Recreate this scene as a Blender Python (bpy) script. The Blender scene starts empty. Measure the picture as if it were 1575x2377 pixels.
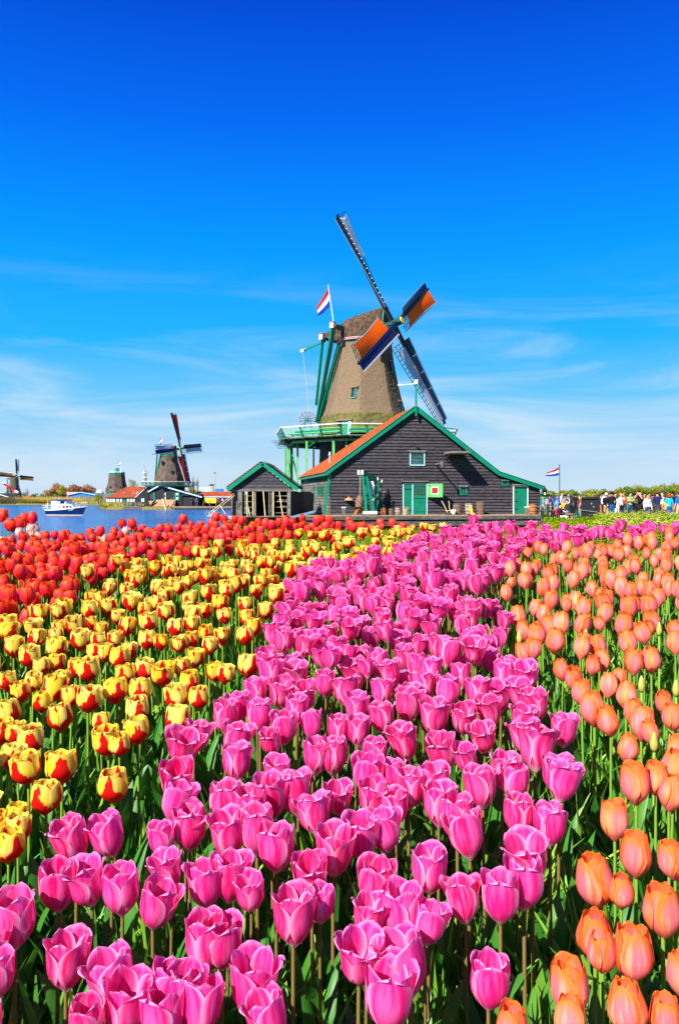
import bpy, math, random
import numpy as np
from mathutils import Vector, Matrix
R = math.radians
random.seed(7)
RNG = np.random.default_rng(7)
sc = bpy.context.scene
COL = sc.collection
F = 1800.0          # focal length in photograph pixels
CAM = 1.55          # camera height above the meadow

# ---------------------------------------------------------------- camera, sky, sun, exposure
cam_data = bpy.data.cameras.new('camera')
cam = bpy.data.objects.new('camera', cam_data)
COL.objects.link(cam)
cam.location = (0, 0, CAM)
cam.rotation_euler = (R(90), 0, 0)
cam_data.sensor_fit = 'VERTICAL'
cam_data.sensor_height = 36.0
cam_data.lens = 36.0 * F / 2377
cam_data.shift_y = -38.5 / 2377
cam_data.clip_start = 0.05
cam_data.clip_end = 6000
sc.camera = cam

SUN_AZ, SUN_EL = R(38), R(40)      # azimuth from straight behind the camera towards its left
sdir = Vector((-math.sin(SUN_AZ) * math.cos(SUN_EL), -math.cos(SUN_AZ) * math.cos(SUN_EL), math.sin(SUN_EL)))
sun_data = bpy.data.lights.new('sun', 'SUN')
sun_data.energy = 4.9
sun_data.angle = R(0.5)
sun_data.color = (1.0, 0.95, 0.87)
sun = bpy.data.objects.new('sun', sun_data)
COL.objects.link(sun)
sun.rotation_euler = sdir.to_track_quat('Z', 'Y').to_euler()
sun.location = sdir * 60

world = bpy.data.worlds.new('World')
sc.world = world
world.use_nodes = True
nt = world.node_tree
nt.nodes.clear()
def wn(t): return nt.nodes.new(t)
w_out = wn('ShaderNodeOutputWorld'); w_bg = wn('ShaderNodeBackground')
sky = wn('ShaderNodeTexSky'); sky.sky_type = 'NISHITA'; sky.sun_disc = False
sky.sun_elevation = SUN_EL
sky.sun_rotation = math.atan2(sdir.x, sdir.y)
sky.air_density = 1.0; sky.dust_density = 0.4; sky.ozone_density = 3.0
geo = wn('ShaderNodeNewGeometry')
tc = wn('ShaderNodeTexCoord')
sep = wn('ShaderNodeSeparateXYZ')
nt.links.new(tc.outputs['Generated'], sep.inputs[0])
ramp = wn('ShaderNodeValToRGB')
nt.links.new(sep.outputs['Z'], ramp.inputs[0])
def srgb(r, g, b):
    f = lambda c: (c / 255 / 12.92) if c <= 10 else ((c / 255 + 0.055) / 1.055) ** 2.4
    return (f(r), f(g), f(b), 1)
stops = [(0.0, srgb(202, 225, 244)), (0.03, srgb(194, 223, 246)), (0.07, srgb(166, 216, 249)), (0.12, srgb(112, 203, 253)), (0.19, srgb(34, 183, 255)),
         (0.29, srgb(0, 159, 255)), (0.36, srgb(0, 136, 255)), (0.43, srgb(0, 109, 246)), (0.54, srgb(0, 74, 216)), (1.0, srgb(0, 42, 150))]
cr = ramp.color_ramp
cr.elements[0].position = stops[0][0]; cr.elements[0].color = stops[0][1]
cr.elements[1].position = stops[-1][0]; cr.elements[1].color = stops[-1][1]
for p, c in stops[1:-1]:
    e = cr.elements.new(p); e.color = c
# a clear spring sky: the physical sky coloured towards the deep polarised blue of the photograph
scl = wn('ShaderNodeMix'); scl.data_type = 'RGBA'; scl.blend_type = 'MULTIPLY'; scl.inputs[0].default_value = 1
nt.links.new(ramp.outputs[0], scl.inputs[6]); scl.inputs[7].default_value = (5.0, 5.0, 5.0, 1)
mixs = wn('ShaderNodeMix'); mixs.data_type = 'RGBA'; mixs.inputs[0].default_value = 0.99; mixs.clamp_result = False
nt.links.new(sky.outputs[0], mixs.inputs[6]); nt.links.new(scl.outputs[2], mixs.inputs[7])
# thin cirrus, spread by direction over the whole lower sky
mp = wn('ShaderNodeMapping'); mp.inputs['Scale'].default_value = (1.5, 1.5, 10.0); mp.inputs['Rotation'].default_value = (R(6), R(9), 0); mp.inputs['Location'].default_value = (3.3, 1.2, 0.4)
nt.links.new(tc.outputs['Generated'], mp.inputs[0])
nz = wn('ShaderNodeTexNoise'); nz.inputs['Scale'].default_value = 1.7; nz.inputs['Detail'].default_value = 8; nz.inputs['Roughness'].default_value = 0.58
nz.inputs['Distortion'].default_value = 0.9
nt.links.new(mp.outputs[0], nz.inputs['Vector'])
cm = wn('ShaderNodeMapRange'); cm.interpolation_type = 'SMOOTHSTEP'; cm.inputs[1].default_value = 0.40; cm.inputs[2].default_value = 0.78; cm.inputs[3].default_value = 0.0; cm.inputs[4].default_value = 0.75
cm.clamp = True
nt.links.new(nz.outputs[0], cm.inputs[0])
fade = wn('ShaderNodeMapRange'); fade.interpolation_type = 'SMOOTHSTEP'
fade.inputs[1].default_value = 0.30; fade.inputs[2].default_value = 0.09; fade.inputs[3].default_value = 0.0; fade.inputs[4].default_value = 1.0
nt.links.new(sep.outputs['Z'], fade.inputs[0])
cmul = wn('ShaderNodeMath'); cmul.operation = 'MULTIPLY'
nt.links.new(cm.outputs[0], cmul.inputs[0]); nt.links.new(fade.outputs[0], cmul.inputs[1])
mixc = wn('ShaderNodeMix'); mixc.data_type = 'RGBA'; mixc.clamp_result = False
nt.links.new(cmul.outputs[0], mixc.inputs[0]); nt.links.new(mixs.outputs[2], mixc.inputs[6]); mixc.inputs[7].default_value = (3.75, 4.35, 4.85, 1)
nt.links.new(mixc.outputs[2], w_bg.inputs['Color'])
w_bg.inputs['Strength'].default_value = 0.1
nt.links.new(w_bg.outputs[0], w_out.inputs[0])

vs = sc.view_settings
sc.display_settings.display_device = 'sRGB'
vs.view_transform = 'Standard'; vs.look = 'None'; vs.gamma = 1; vs.exposure = 1.0; vs.use_curve_mapping = False
sc.cycles.max_bounces = 6; sc.cycles.diffuse_bounces = 3; sc.cycles.glossy_bounces = 2; sc.cycles.transmission_bounces = 3
sc.cycles.transparent_max_bounces = 6

# ---------------------------------------------------------------- helpers
def P(px, py, Y):
    return Vector(((px - 787) / F * Y, Y, CAM + (1150 - py) / F * Y))
def ZY(py, Y): return CAM + (1150 - py) / F * Y
def XY(px, Y): return (px - 787) / F * Y

def tag(o, label=None, cat=None, group=None, kind=None):
    if label: o['label'] = label
    if cat: o['category'] = cat
    if group: o['group'] = group
    if kind: o['kind'] = kind
    return o
def thing(name, label, cat, loc, group=None):
    o = bpy.data.objects.new(name, None); COL.objects.link(o)
    o.location = loc; o.empty_display_size = 0.2
    return tag(o, label, cat, group)
def wloc(o):
    v = Vector((0, 0, 0))
    while o is not None:
        v += o.location; o = o.parent
    return v

class MB:
    def __init__(s): s.v = []; s.f = []; s.mi = []; s.cur = 0
    def add(s, vs_, fs):
        n = len(s.v); s.v += [tuple(p) for p in vs_]
        for f in fs: s.f.append(tuple(i + n for i in f)); s.mi.append(s.cur)
        return s
    def box(s, c, d, rz=0):
        cx, cy, cz = c; hx, hy, hz = d[0] / 2, d[1] / 2, d[2] / 2
        ca, sa = math.cos(rz), math.sin(rz)
        vs_ = []
        for z in (-hz, hz):
            for x, y in ((-hx, -hy), (hx, -hy), (hx, hy), (-hx, hy)):
                vs_.append((cx + x * ca - y * sa, cy + x * sa + y * ca, cz + z))
        return s.add(vs_, [(0, 3, 2, 1), (4, 5, 6, 7), (0, 1, 5, 4), (1, 2, 6, 5), (2, 3, 7, 6), (3, 0, 4, 7)])
    def beam(s, p0, p1, w, h=None, up=(0, 0, 1), w1=None, h1=None):
        h = h or w; w1 = w1 or w; h1 = h1 or h
        p0 = Vector(p0); p1 = Vector(p1); d = (p1 - p0).normalized(); up = Vector(up)
        if abs(d.dot(up)) > 0.99: up = Vector((0, 1, 0))
        x = d.cross(up).normalized(); y = x.cross(d).normalized()
        vs_ = []
        for p, a, b in ((p0, w, h), (p1, w1, h1)):
            for i, j in ((-1, -1), (1, -1), (1, 1), (-1, 1)): vs_.append(p + x * (i * a / 2) + y * (j * b / 2))
        return s.add(vs_, [(0, 3, 2, 1), (4, 5, 6, 7), (0, 1, 5, 4), (1, 2, 6, 5), (2, 3, 7, 6), (3, 0, 4, 7)])
    def tube(s, pts, rs, n=8, cap=True):
        pts = [Vector(p) for p in pts]
        if not hasattr(rs, '__len__'): rs = [rs] * len(pts)
        vs_ = []; fs = []
        for i, p in enumerate(pts):
            d = (pts[min(i + 1, len(pts) - 1)] - pts[max(i - 1, 0)]).normalized()
            u = Vector((0, 0, 1)) if abs(d.z) < 0.9 else Vector((1, 0, 0))
            x = d.cross(u).normalized(); y = x.cross(d)
            for k in range(n):
                a = 2 * math.pi * k / n
                vs_.append(p + (x * math.cos(a) + y * math.sin(a)) * rs[i])
        for i in range(len(pts) - 1):
            for k in range(n):
                a, b = i * n + k, i * n + (k + 1) % n
                fs.append((a, b, b + n, a + n))
        if cap:
            fs.append(tuple(range(n))[::-1]); fs.append(tuple(range((len(pts) - 1) * n, len(pts) * n)))
        return s.add(vs_, fs)
    def lathe(s, c, prof, n=16, ph=0, cap=True):
        c = Vector(c); vs_ = []; fs = []
        for r, z in prof:
            for k in range(n):
                a = ph + 2 * math.pi * k / n
                vs_.append((c.x + r * math.cos(a), c.y + r * math.sin(a), c.z + z))
        m = len(prof)
        for i in range(m - 1):
            for k in range(n):
                a, b = i * n + k, i * n + (k + 1) % n
                fs.append((a, b, b + n, a + n))
        if cap:
            fs.append(tuple(range(n))[::-1]); fs.append(tuple(range((m - 1) * n, m * n)))
        return s.add(vs_, fs)
    def loft(s, rings, closed=True, cap=True):
        n = len(rings[0]); vs_ = [p for r in rings for p in r]; fs = []
        for i in range(len(rings) - 1):
            for k in range(n if closed else n - 1):
                a, b = i * n + k, i * n + (k + 1) % n
                fs.append((a, b, b + n, a + n))
        if cap and closed:
            fs.append(tuple(range(n))[::-1]); fs.append(tuple(range((len(rings) - 1) * n, len(rings) * n)))
        return s.add(vs_, fs)
    def prism(s, poly, off):
        off = Vector(off); n = len(poly); poly = [Vector(p) for p in poly]
        return s.add(poly + [p + off for p in poly], [tuple(range(n))[::-1], tuple(range(n, 2 * n))] + [(i, (i + 1) % n, (i + 1) % n + n, i + n) for i in range(n)])
    def quad(s, a, b, c, d): return s.add([a, b, c, d], [(0, 1, 2, 3)])
    def build(s, name, m, parent=None, smooth=False, label=None, kind=None):
        me = bpy.data.meshes.new(name)
        o = bpy.data.objects.new(name, me); COL.objects.link(o)
        off = Vector((0, 0, 0))
        if parent is not None:
            o.parent = parent; off = wloc(parent)
        me.from_pydata([tuple(Vector(p) - off) for p in s.v], [], s.f)
        ms = m if isinstance(m, (list, tuple)) else [m]
        for q in ms: me.materials.append(q)
        if len(ms) > 1: me.polygons.foreach_set('material_index', s.mi)
        if smooth: me.polygons.foreach_set('use_smooth', [True] * len(s.f))
        me.update()
        return tag(o, label=label, kind=kind)

def copy_tree(o, parent=None):
    c = o.copy(); COL.objects.link(c)
    if parent is not None: c.parent = parent
    for ch in list(o.children): copy_tree(ch, c)
    return c

def np_mesh(name, V, Q, mats, parent=None, mi=None, smooth=False, kind=None, uv=None, rnd=None, tri=False):
    """quads (or tris) from numpy arrays"""
    me = bpy.data.meshes.new(name)
    k = Q.shape[1]
    me.vertices.add(len(V)); me.vertices.foreach_set('co', np.ascontiguousarray(V, dtype=np.float32).ravel())
    me.loops.add(Q.size); me.loops.foreach_set('vertex_index', Q.astype(np.int32).ravel())
    me.polygons.add(len(Q)); me.polygons.foreach_set('loop_start', (np.arange(len(Q)) * k).astype(np.int32))
    for q in mats: me.materials.append(q)
    if mi is not None: me.polygons.foreach_set('material_index', mi.astype(np.int32))
    me.polygons.foreach_set('use_smooth', np.full(len(Q), smooth))
    if uv is not None:
        l = me.uv_layers.new(name='UVMap'); l.data.foreach_set('uv', uv[Q.ravel()].astype(np.float32).ravel())
    if rnd is not None:
        a = me.attributes.new('rnd', 'FLOAT', 'POINT'); a.data.foreach_set('value', rnd.astype(np.float32))
    me.update(); me.validate()
    o = bpy.data.objects.new(name, me); COL.objects.link(o)
    if parent is not None: o.parent = parent
    return tag(o, kind=kind)

# ---------------------------------------------------------------- materials
def mat(name, col, rough=0.7, var=0.18, vscale=3.0, stretch=(1, 1, 1), bump=0.0, bscale=30.0, spec=0.3, metal=0.0, col2=None, rot=(0, 0, 0), detail=4, piece=0.0, lo=0.35, hi=0.65):
    m = bpy.data.materials.new(name); m.use_nodes = True
    t = m.node_tree; N = t.nodes; L = t.links
    b = N['Principled BSDF']
    b.inputs['Roughness'].default_value = rough; b.inputs['Metallic'].default_value = metal
    b.inputs['Specular IOR Level'].default_value = spec
    tcn = N.new('ShaderNodeTexCoord'); mpn = N.new('ShaderNodeMapping'); mpn.inputs['Scale'].default_value = stretch; mpn.inputs['Rotation'].default_value = rot
    L.new(tcn.outputs['Object'], mpn.inputs[0])
    n = N.new('ShaderNodeTexNoise'); n.inputs['Scale'].default_value = vscale; n.inputs['Detail'].default_value = detail
    L.new(mpn.outputs[0], n.inputs['Vector'])
    c = Vector(col[:3]); c2 = Vector(col2[:3]) if col2 else c * (1 - var)
    c1 = c if col2 else c * (1 + var)
    mr = N.new('ShaderNodeMapRange'); mr.inputs[1].default_value = lo; mr.inputs[2].default_value = hi
    L.new(n.outputs[0], mr.inputs[0])
    mx = N.new('ShaderNodeMix'); mx.data_type = 'RGBA'
    L.new(mr.outputs[0], mx.inputs[0]); mx.inputs[6].default_value = (*c2, 1); mx.inputs[7].default_value = (*c1, 1)
    out = mx.outputs[2]
    if piece:
        oi = N.new('ShaderNodeObjectInfo'); hv = N.new('ShaderNodeHueSaturation')
        mr2 = N.new('ShaderNodeMapRange'); mr2.inputs[3].default_value = 1 - piece; mr2.inputs[4].default_value = 1 + piece
        L.new(oi.outputs['Random'], mr2.inputs[0]); L.new(mr2.outputs[0], hv.inputs['Value']); L.new(out, hv.inputs['Color']); out = hv.outputs[0]
    L.new(out, b.inputs['Base Color'])
    if bump:
        n2 = N.new('ShaderNodeTexNoise'); n2.inputs['Scale'].default_value = bscale; n2.inputs['Detail'].default_value = 5
        L.new(mpn.outputs[0], n2.inputs['Vector'])
        bp_ = N.new('ShaderNodeBump'); bp_.inputs['Strength'].default_value = bump; bp_.inputs['Distance'].default_value = 0.05
        L.new(n2.outputs[0], bp_.inputs['Height']); L.new(bp_.outputs[0], b.inputs['Normal'])
    return m

M = {}
M['tar'] = mat('black tarred boards', (0.064, 0.056, 0.062), 0.75, vscale=7, stretch=(0.35, 0.35, 3), col2=(0.014, 0.013, 0.017), bump=0.4, bscale=14, piece=0.22, lo=0.3, hi=0.6)
M['tar_dark'] = mat('dark tarred wall', (0.022, 0.022, 0.03), 0.8, vscale=2, stretch=(0.6, 0.6, 4), bump=0.3)
M['grey_board'] = mat('weathered boards in sunlit grey', (0.24, 0.205, 0.17), 0.8, vscale=4, stretch=(0.7, 0.7, 4), col2=(0.10, 0.09, 0.085), bump=0.4, bscale=12, piece=0.25)  # grey boards, colour raised to show the side as sunlit
M['green'] = mat('mill green paint', (0.0, 0.20, 0.11), 0.42, 0.12, vscale=2, bump=0.06, bscale=10, spec=0.4)
M['green_dark'] = mat('dark green paint', (0.002, 0.07, 0.05), 0.45, 0.15, vscale=2, spec=0.4)
M['green_lit'] = mat('sunlit mill green', (0.11, 0.43, 0.11), 0.45, 0.14, vscale=2, spec=0.4)  # the mill green again, with sunlit brightness put into the colour
M['white'] = mat('white paint', (0.70, 0.70, 0.68), 0.5, 0.05, vscale=3)
M['lightblue'] = mat('pale blue paint', (0.42, 0.62, 0.74), 0.5, 0.08, vscale=3)
M['navy'] = mat('navy blue paint', (0.008, 0.012, 0.045), 0.4, 0.2, vscale=3)
M['blue_edge'] = mat('steel blue board', (0.13, 0.30, 0.46), 0.5, 0.12, vscale=3)
M['red'] = mat('red paint', (0.62, 0.012, 0.01), 0.5, 0.1)
M['orange_cloth'] = mat('orange sail cloth', (0.92, 0.125, 0.006), 0.75, 0.10, vscale=1.2, bump=0.12, bscale=2, spec=0.1)
M['red_cloth'] = mat('red sail cloth', (0.70, 0.035, 0.012), 0.75, 0.12, vscale=1.2, bump=0.12, bscale=2, spec=0.1)
M['grey_cloth'] = mat('pale grey sail cloth', (0.40, 0.48, 0.60), 0.75, 0.08, vscale=1.2, bump=0.12, bscale=2, spec=0.1)
M['ochre_cloth'] = mat('ochre sail cloth', (0.36, 0.17, 0.035), 0.75, 0.15, vscale=1.2, spec=0.1)
M['thatch'] = mat('thatch', (0.25, 0.18, 0.11), 0.95, vscale=16, stretch=(1.2, 1.2, 0.8), col2=(0.13, 0.09, 0.053), bump=0.8, bscale=18, spec=0.05, detail=9)
M['thatch_moss'] = mat('mossy thatch', (0.16, 0.14, 0.05), 0.95, vscale=2.5, col2=(0.09, 0.09, 0.025), bump=0.9, bscale=9, spec=0.05, detail=8)
M['thatch_cap'] = mat('dark thatch of the cap', (0.13, 0.085, 0.055), 0.95, vscale=3.0, col2=(0.045, 0.03, 0.021), bump=1.0, bscale=9, spec=0.05, detail=9)
M['thatch_grey'] = mat('grey thatch', (0.14, 0.105, 0.08), 0.95, vscale=1.0, col2=(0.08, 0.062, 0.048), bump=1.0, bscale=5, spec=0.05, detail=8)
M['tile_orange'] = mat('orange clay tiles', (0.50, 0.11, 0.02), 0.75, vscale=2.6, col2=(0.24, 0.048, 0.012), bump=0.2, bscale=9, detail=8)
M['tile_red'] = mat('red brown clay tiles', (0.44, 0.085, 0.03), 0.75, vscale=1.0, col2=(0.26, 0.055, 0.028), detail=8)
M['wood'] = mat('pale timber', (0.46, 0.31, 0.17), 0.7, vscale=4, stretch=(1, 1, 1), col2=(0.25, 0.16, 0.09), bump=0.3, bscale=16)
M['wood_grey'] = mat('silvery timber', (0.21, 0.19, 0.16), 0.8, vscale=4, stretch=(0.5, 2, 2), col2=(0.10, 0.09, 0.08), bump=0.3, bscale=12, piece=0.2)
M['wood_dark'] = mat('dark weathered timber', (0.12, 0.11, 0.105), 0.8, vscale=4, stretch=(0.5, 2, 2), col2=(0.045, 0.042, 0.042), bump=0.3, bscale=12, piece=0.25)
M['wood_pole'] = mat('yellow pole timber', (0.62, 0.47, 0.24), 0.7, 0.2, vscale=3)
M['oak'] = mat('orange barrel oak', (0.58, 0.20, 0.035), 0.6, vscale=5, col2=(0.35, 0.10, 0.02), bump=0.2)
M['oak_brown'] = mat('brown barrel oak', (0.26, 0.15, 0.09), 0.7, vscale=5, col2=(0.12, 0.07, 0.045), bump=0.3)
M['oak_pale'] = mat('pale barrel oak', (0.48, 0.38, 0.29), 0.7, vscale=5, col2=(0.27, 0.2, 0.15), bump=0.3)
M['iron'] = mat('black iron', (0.015, 0.015, 0.018), 0.5, 0.2, spec=0.4)
M['hoop'] = mat('hoop iron', (0.11, 0.09, 0.08), 0.5, 0.2, metal=0.4)
M['steel'] = mat('light steel', (0.55, 0.56, 0.57), 0.4, 0.1, metal=0.6)
M['glass'] = mat('window glass', (0.03, 0.09, 0.15), 0.06, 0.3, vscale=2, spec=0.8)
M['glass_dark'] = mat('dark window glass', (0.006, 0.006, 0.008), 0.08, 0.3, spec=0.6)
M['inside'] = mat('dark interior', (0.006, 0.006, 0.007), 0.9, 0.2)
M['rope'] = mat('hemp rope', (0.50, 0.37, 0.24), 0.9, 0.15)
M['clay'] = mat('terracotta', (0.62, 0.24, 0.12), 0.8, 0.15)
M['stone'] = mat('grey stone', (0.40, 0.38, 0.35), 0.85, 0.15, bump=0.3)
M['yellow'] = mat('yellow paint', (0.78, 0.50, 0.03), 0.5, 0.1)
M['flag_red'] = mat('flag red', (0.62, 0.02, 0.035), 0.7, 0.05)
M['flag_white'] = mat('flag white', (0.80, 0.80, 0.82), 0.7, 0.03)
M['flag_blue'] = mat('flag blue', (0.01, 0.05, 0.42), 0.7, 0.05)
M['hedge_band'] = mat('dark hull blue', (0.003, 0.018, 0.09), 0.2, 0.1, spec=0.6)
M['canvas_blue'] = mat('blue canvas', (0.012, 0.03, 0.20), 0.7, 0.1)
M['brick'] = mat('bricks of the slip', (0.42, 0.23, 0.12), 0.85, 0.25, vscale=4)
M['warehouse'] = mat('bright blue cladding', (0.01, 0.20, 0.62), 0.5, 0.05)
M['bark'] = mat('bark', (0.16, 0.11, 0.075), 0.9, 0.25, bump=0.3)

def leafy(name, col, col2, tr=0.35, rough=0.5, spec=0.25, scale=0.6):
    m = bpy.data.materials.new(name); m.use_nodes = True
    t = m.node_tree; N = t.nodes; L = t.links; b = N['Principled BSDF']
    b.inputs['Roughness'].default_value = rough; b.inputs['Specular IOR Level'].default_value = spec
    g = N.new('ShaderNodeTexCoord'); n = N.new('ShaderNodeTexNoise'); n.inputs['Scale'].default_value = scale; n.inputs['Detail'].default_value = 3
    L.new(g.outputs['Object'], n.inputs['Vector'])
    at = N.new('ShaderNodeAttribute'); at.attribute_name = 'rnd'
    oi = N.new('ShaderNodeObjectInfo')
    ad = N.new('ShaderNodeMath'); ad.operation = 'ADD'; L.new(at.outputs['Fac'], ad.inputs[0]); L.new(n.outputs[0], ad.inputs[1])
    ad2 = N.new('ShaderNodeMath'); ad2.operation = 'ADD'; L.new(ad.outputs[0], ad2.inputs[0]); ad2.inputs[1].default_value = -0.5
    mx = N.new('ShaderNodeMix'); mx.data_type = 'RGBA'; mx.clamp_factor = True
    L.new(ad2.outputs[0], mx.inputs[0]); mx.inputs[6].default_value = (*col2, 1); mx.inputs[7].default_value = (*col, 1)
    L.new(mx.outputs[2], b.inputs['Base Color'])
    tr_ = N.new('ShaderNodeBsdfTranslucent'); L.new(mx.outputs[2], tr_.inputs[0])
    ms = N.new('ShaderNodeMixShader'); ms.inputs[0].default_value = tr
    L.new(b.outputs[0], ms.inputs[1]); L.new(tr_.outputs[0], ms.inputs[2])
    L.new(ms.outputs[0], N['Material Output'].inputs[0])
    return m
M['tulip_leaf'] = leafy('tulip leaf', (0.30, 0.56, 0.05), (0.05, 0.22, 0.024), 0.3, 0.42, 0.4, 9)
M['stem'] = leafy('green stem', (0.40, 0.56, 0.08), (0.20, 0.38, 0.04), 0.15, 0.45, 0.3, 5)
M['stem_pink'] = leafy('olive brown stem', (0.36, 0.38, 0.08), (0.20, 0.14, 0.04), 0.1, 0.5, 0.3, 6)
for k_, c1, c2 in (('orange_cloth', (.98, .15, .0), (.95, .11, .0)), ('red_cloth', (.85, .045, .008), (.72, .03, .008)), ('grey_cloth', (.48, .55, .66), (.40, .47, .58)), ('ochre_cloth', (.45, .21, .04), (.34, .15, .03))):
    M[k_] = leafy('sail cloth ' + k_[:-6], c1, c2, .3 if k_ == 'red_cloth' else .12, .75, .1, .6)
M['blade'] = leafy('grass blade', (0.34, 0.58, 0.10), (0.03, 0.11, 0.02), 0.25, 0.35, 0.5, 6)
M['reed'] = leafy('reed', (0.62, 0.42, 0.14), (0.30, 0.38, 0.04), 0.3, 0.6, 0.1, 0.05)
M['meadow'] = leafy('meadow herbs', (0.34, 0.42, 0.0), (0.09, 0.20, 0.0), 0.4, 0.9, 0.0, 0.5)
M['umbel'] = mat('cream umbels', (0.46, 0.48, 0.08), 0.8, 0.1)
M['tree_olive'] = leafy('olive green foliage', (0.42, 0.42, 0.03), (0.18, 0.21, 0.02), 0.35, 0.6, 0.1, 0.12)
M['tree_green'] = leafy('green foliage', (0.26, 0.40, 0.025), (0.07, 0.15, 0.012), 0.35, 0.6, 0.1, 0.12)
M['tree_lime'] = leafy('lime foliage', (0.50, 0.50, 0.02), (0.28, 0.32, 0.02), 0.4, 0.6, 0.1, 0.12)
M['tree_brown'] = leafy('budding brown foliage', (0.56, 0.27, 0.12), (0.32, 0.16, 0.08), 0.35, 0.7, 0.1, 0.12)
M['tree_pale'] = leafy('pale budding foliage', (0.42, 0.44, 0.14), (0.24, 0.24, 0.10), 0.35, 0.7, 0.1, 0.12)

# ---------------------------------------------------------------- the lie of the land
def smooth(a, b, x):
    t = np.clip((x - a) / (b - a), 0, 1); return t * t * (3 - 2 * t)
def head_drop(Y): return 0.862 - 0.1556 * Y      # how far the flower heads lie below the camera
STEM = 0.42
def ground(x, y):
    x = np.asarray(x, float); y = np.asarray(y, float)
    bed = CAM - head_drop(np.clip(y, -2, 4.9)) - STEM
    k = smooth(9.5, 5.0, y) * smooth(16, 9, np.abs(x))
    land = -0.9 * smooth(9, 13, y) * smooth(.2, -.2, y - 55.5 - .163 * x) * smooth(.5, -.5, x - .262 * y)
    far = smooth(150, 172, y)
    land = land * (1 - far) + far * np.where(x < 10, -0.9, -0.9 * smooth(60, 10, x))
    edge_x = np.where(y < 96, -8.5, -8.5 + 26 * smooth(96, 120, y))
    wet = smooth(0.9, -0.9, x - edge_x) * smooth(14, 18, y)
    far_edge = 165 + 80 * smooth(-50, -68, x + (y - 165) * 0.0)
    wet = wet * smooth(1.5, -1.5, y - far_edge)
    z = land * (1 - wet) + (-3.2) * wet
    return z * (1 - k) + bed * k

ax = np.sinh(np.linspace(-1, 1, 261) * 5.6) / math.sinh(5.6) * 1800
t_ = np.linspace(0, 1, 400)
ay = -12 + 22 * t_ + (np.exp(t_ * 6.6) - 1) / (math.exp(6.6) - 1) * 3600
ay = np.sort(np.concatenate([ay, np.arange(0, 10, 0.15), np.arange(50, 60, 0.22), np.arange(158, 175, 0.8), np.arange(238, 252, 1.2)]))
gx, gy = np.meshgrid(ax, ay)
gz = ground(gx, gy)
near = smooth(12, 6, np.hypot(gx, gy))
gz = gz + RNG.normal(0, 0.008, gx.shape) * near
V = np.stack([gx, gy, gz], -1).reshape(-1, 3)
nx_, ny_ = len(ax), len(ay)
ii, jj = np.meshgrid(np.arange(ny_ - 1), np.arange(nx_ - 1), indexing='ij')
a0 = (ii * nx_ + jj).ravel()
Q = np.stack([a0, a0 + 1, a0 + nx_ + 1, a0 + nx_], 1)
m = bpy.data.materials.new('earth and grass'); m.use_nodes = True
t = m.node_tree; N = t.nodes; L = t.links; b = N['Principled BSDF']; b.inputs['Roughness'].default_value = 0.95; b.inputs['Specular IOR Level'].default_value = 0.1
g = N.new('ShaderNodeNewGeometry'); s_ = N.new('ShaderNodeSeparateXYZ'); L.new(g.outputs['Position'], s_.inputs[0])
n = N.new('ShaderNodeTexNoise'); n.inputs['Scale'].default_value = 0.5; n.inputs['Detail'].default_value = 8; L.new(g.outputs['Position'], n.inputs['Vector'])
r1 = N.new('ShaderNodeValToRGB'); L.new(n.outputs[0], r1.inputs[0])
r1.color_ramp.elements[0].position = 0.35; r1.color_ramp.elements[0].color = (0.055, 0.13, 0.006, 1)
r1.color_ramp.elements[1].position = 0.66; r1.color_ramp.elements[1].color = (0.17, 0.21, 0.012, 1)
n3 = N.new('ShaderNodeTexNoise'); n3.inputs['Scale'].default_value = 14; n3.inputs['Detail'].default_value = 8; L.new(g.outputs['Position'], n3.inputs['Vector'])
r2 = N.new('ShaderNodeValToRGB'); L.new(n3.outputs[0], r2.inputs[0])
r2.color_ramp.elements[0].position = 0.3; r2.color_ramp.elements[0].color = (0.008, 0.006, 0.004, 1)
r2.color_ramp.elements[1].position = 0.75; r2.color_ramp.elements[1].color = (0.05, 0.038, 0.022, 1)
mr = N.new('ShaderNodeMapRange'); mr.inputs[1].default_value = 7; mr.inputs[2].default_value = 8.5; L.new(s_.outputs['Y'], mr.inputs[0])
mx = N.new('ShaderNodeMix'); mx.data_type = 'RGBA'; L.new(mr.outputs[0], mx.inputs[0]); L.new(r2.outputs[0], mx.inputs[6]); L.new(r1.outputs[0], mx.inputs[7])
mrf = N.new('ShaderNodeMapRange'); mrf.inputs[1].default_value = 100; mrf.inputs[2].default_value = 150; mrf.inputs[4].default_value = .8; L.new(s_.outputs['Y'], mrf.inputs[0])
mxf = N.new('ShaderNodeMix'); mxf.data_type = 'RGBA'; L.new(mrf.outputs[0], mxf.inputs[0]); L.new(mx.outputs[2], mxf.inputs[6]); mxf.inputs[7].default_value = (.20, .15, .04, 1)
L.new(mxf.outputs[2], b.inputs['Base Color'])
np_mesh('ground', V, Q, [m], smooth=True, kind='structure')

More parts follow.
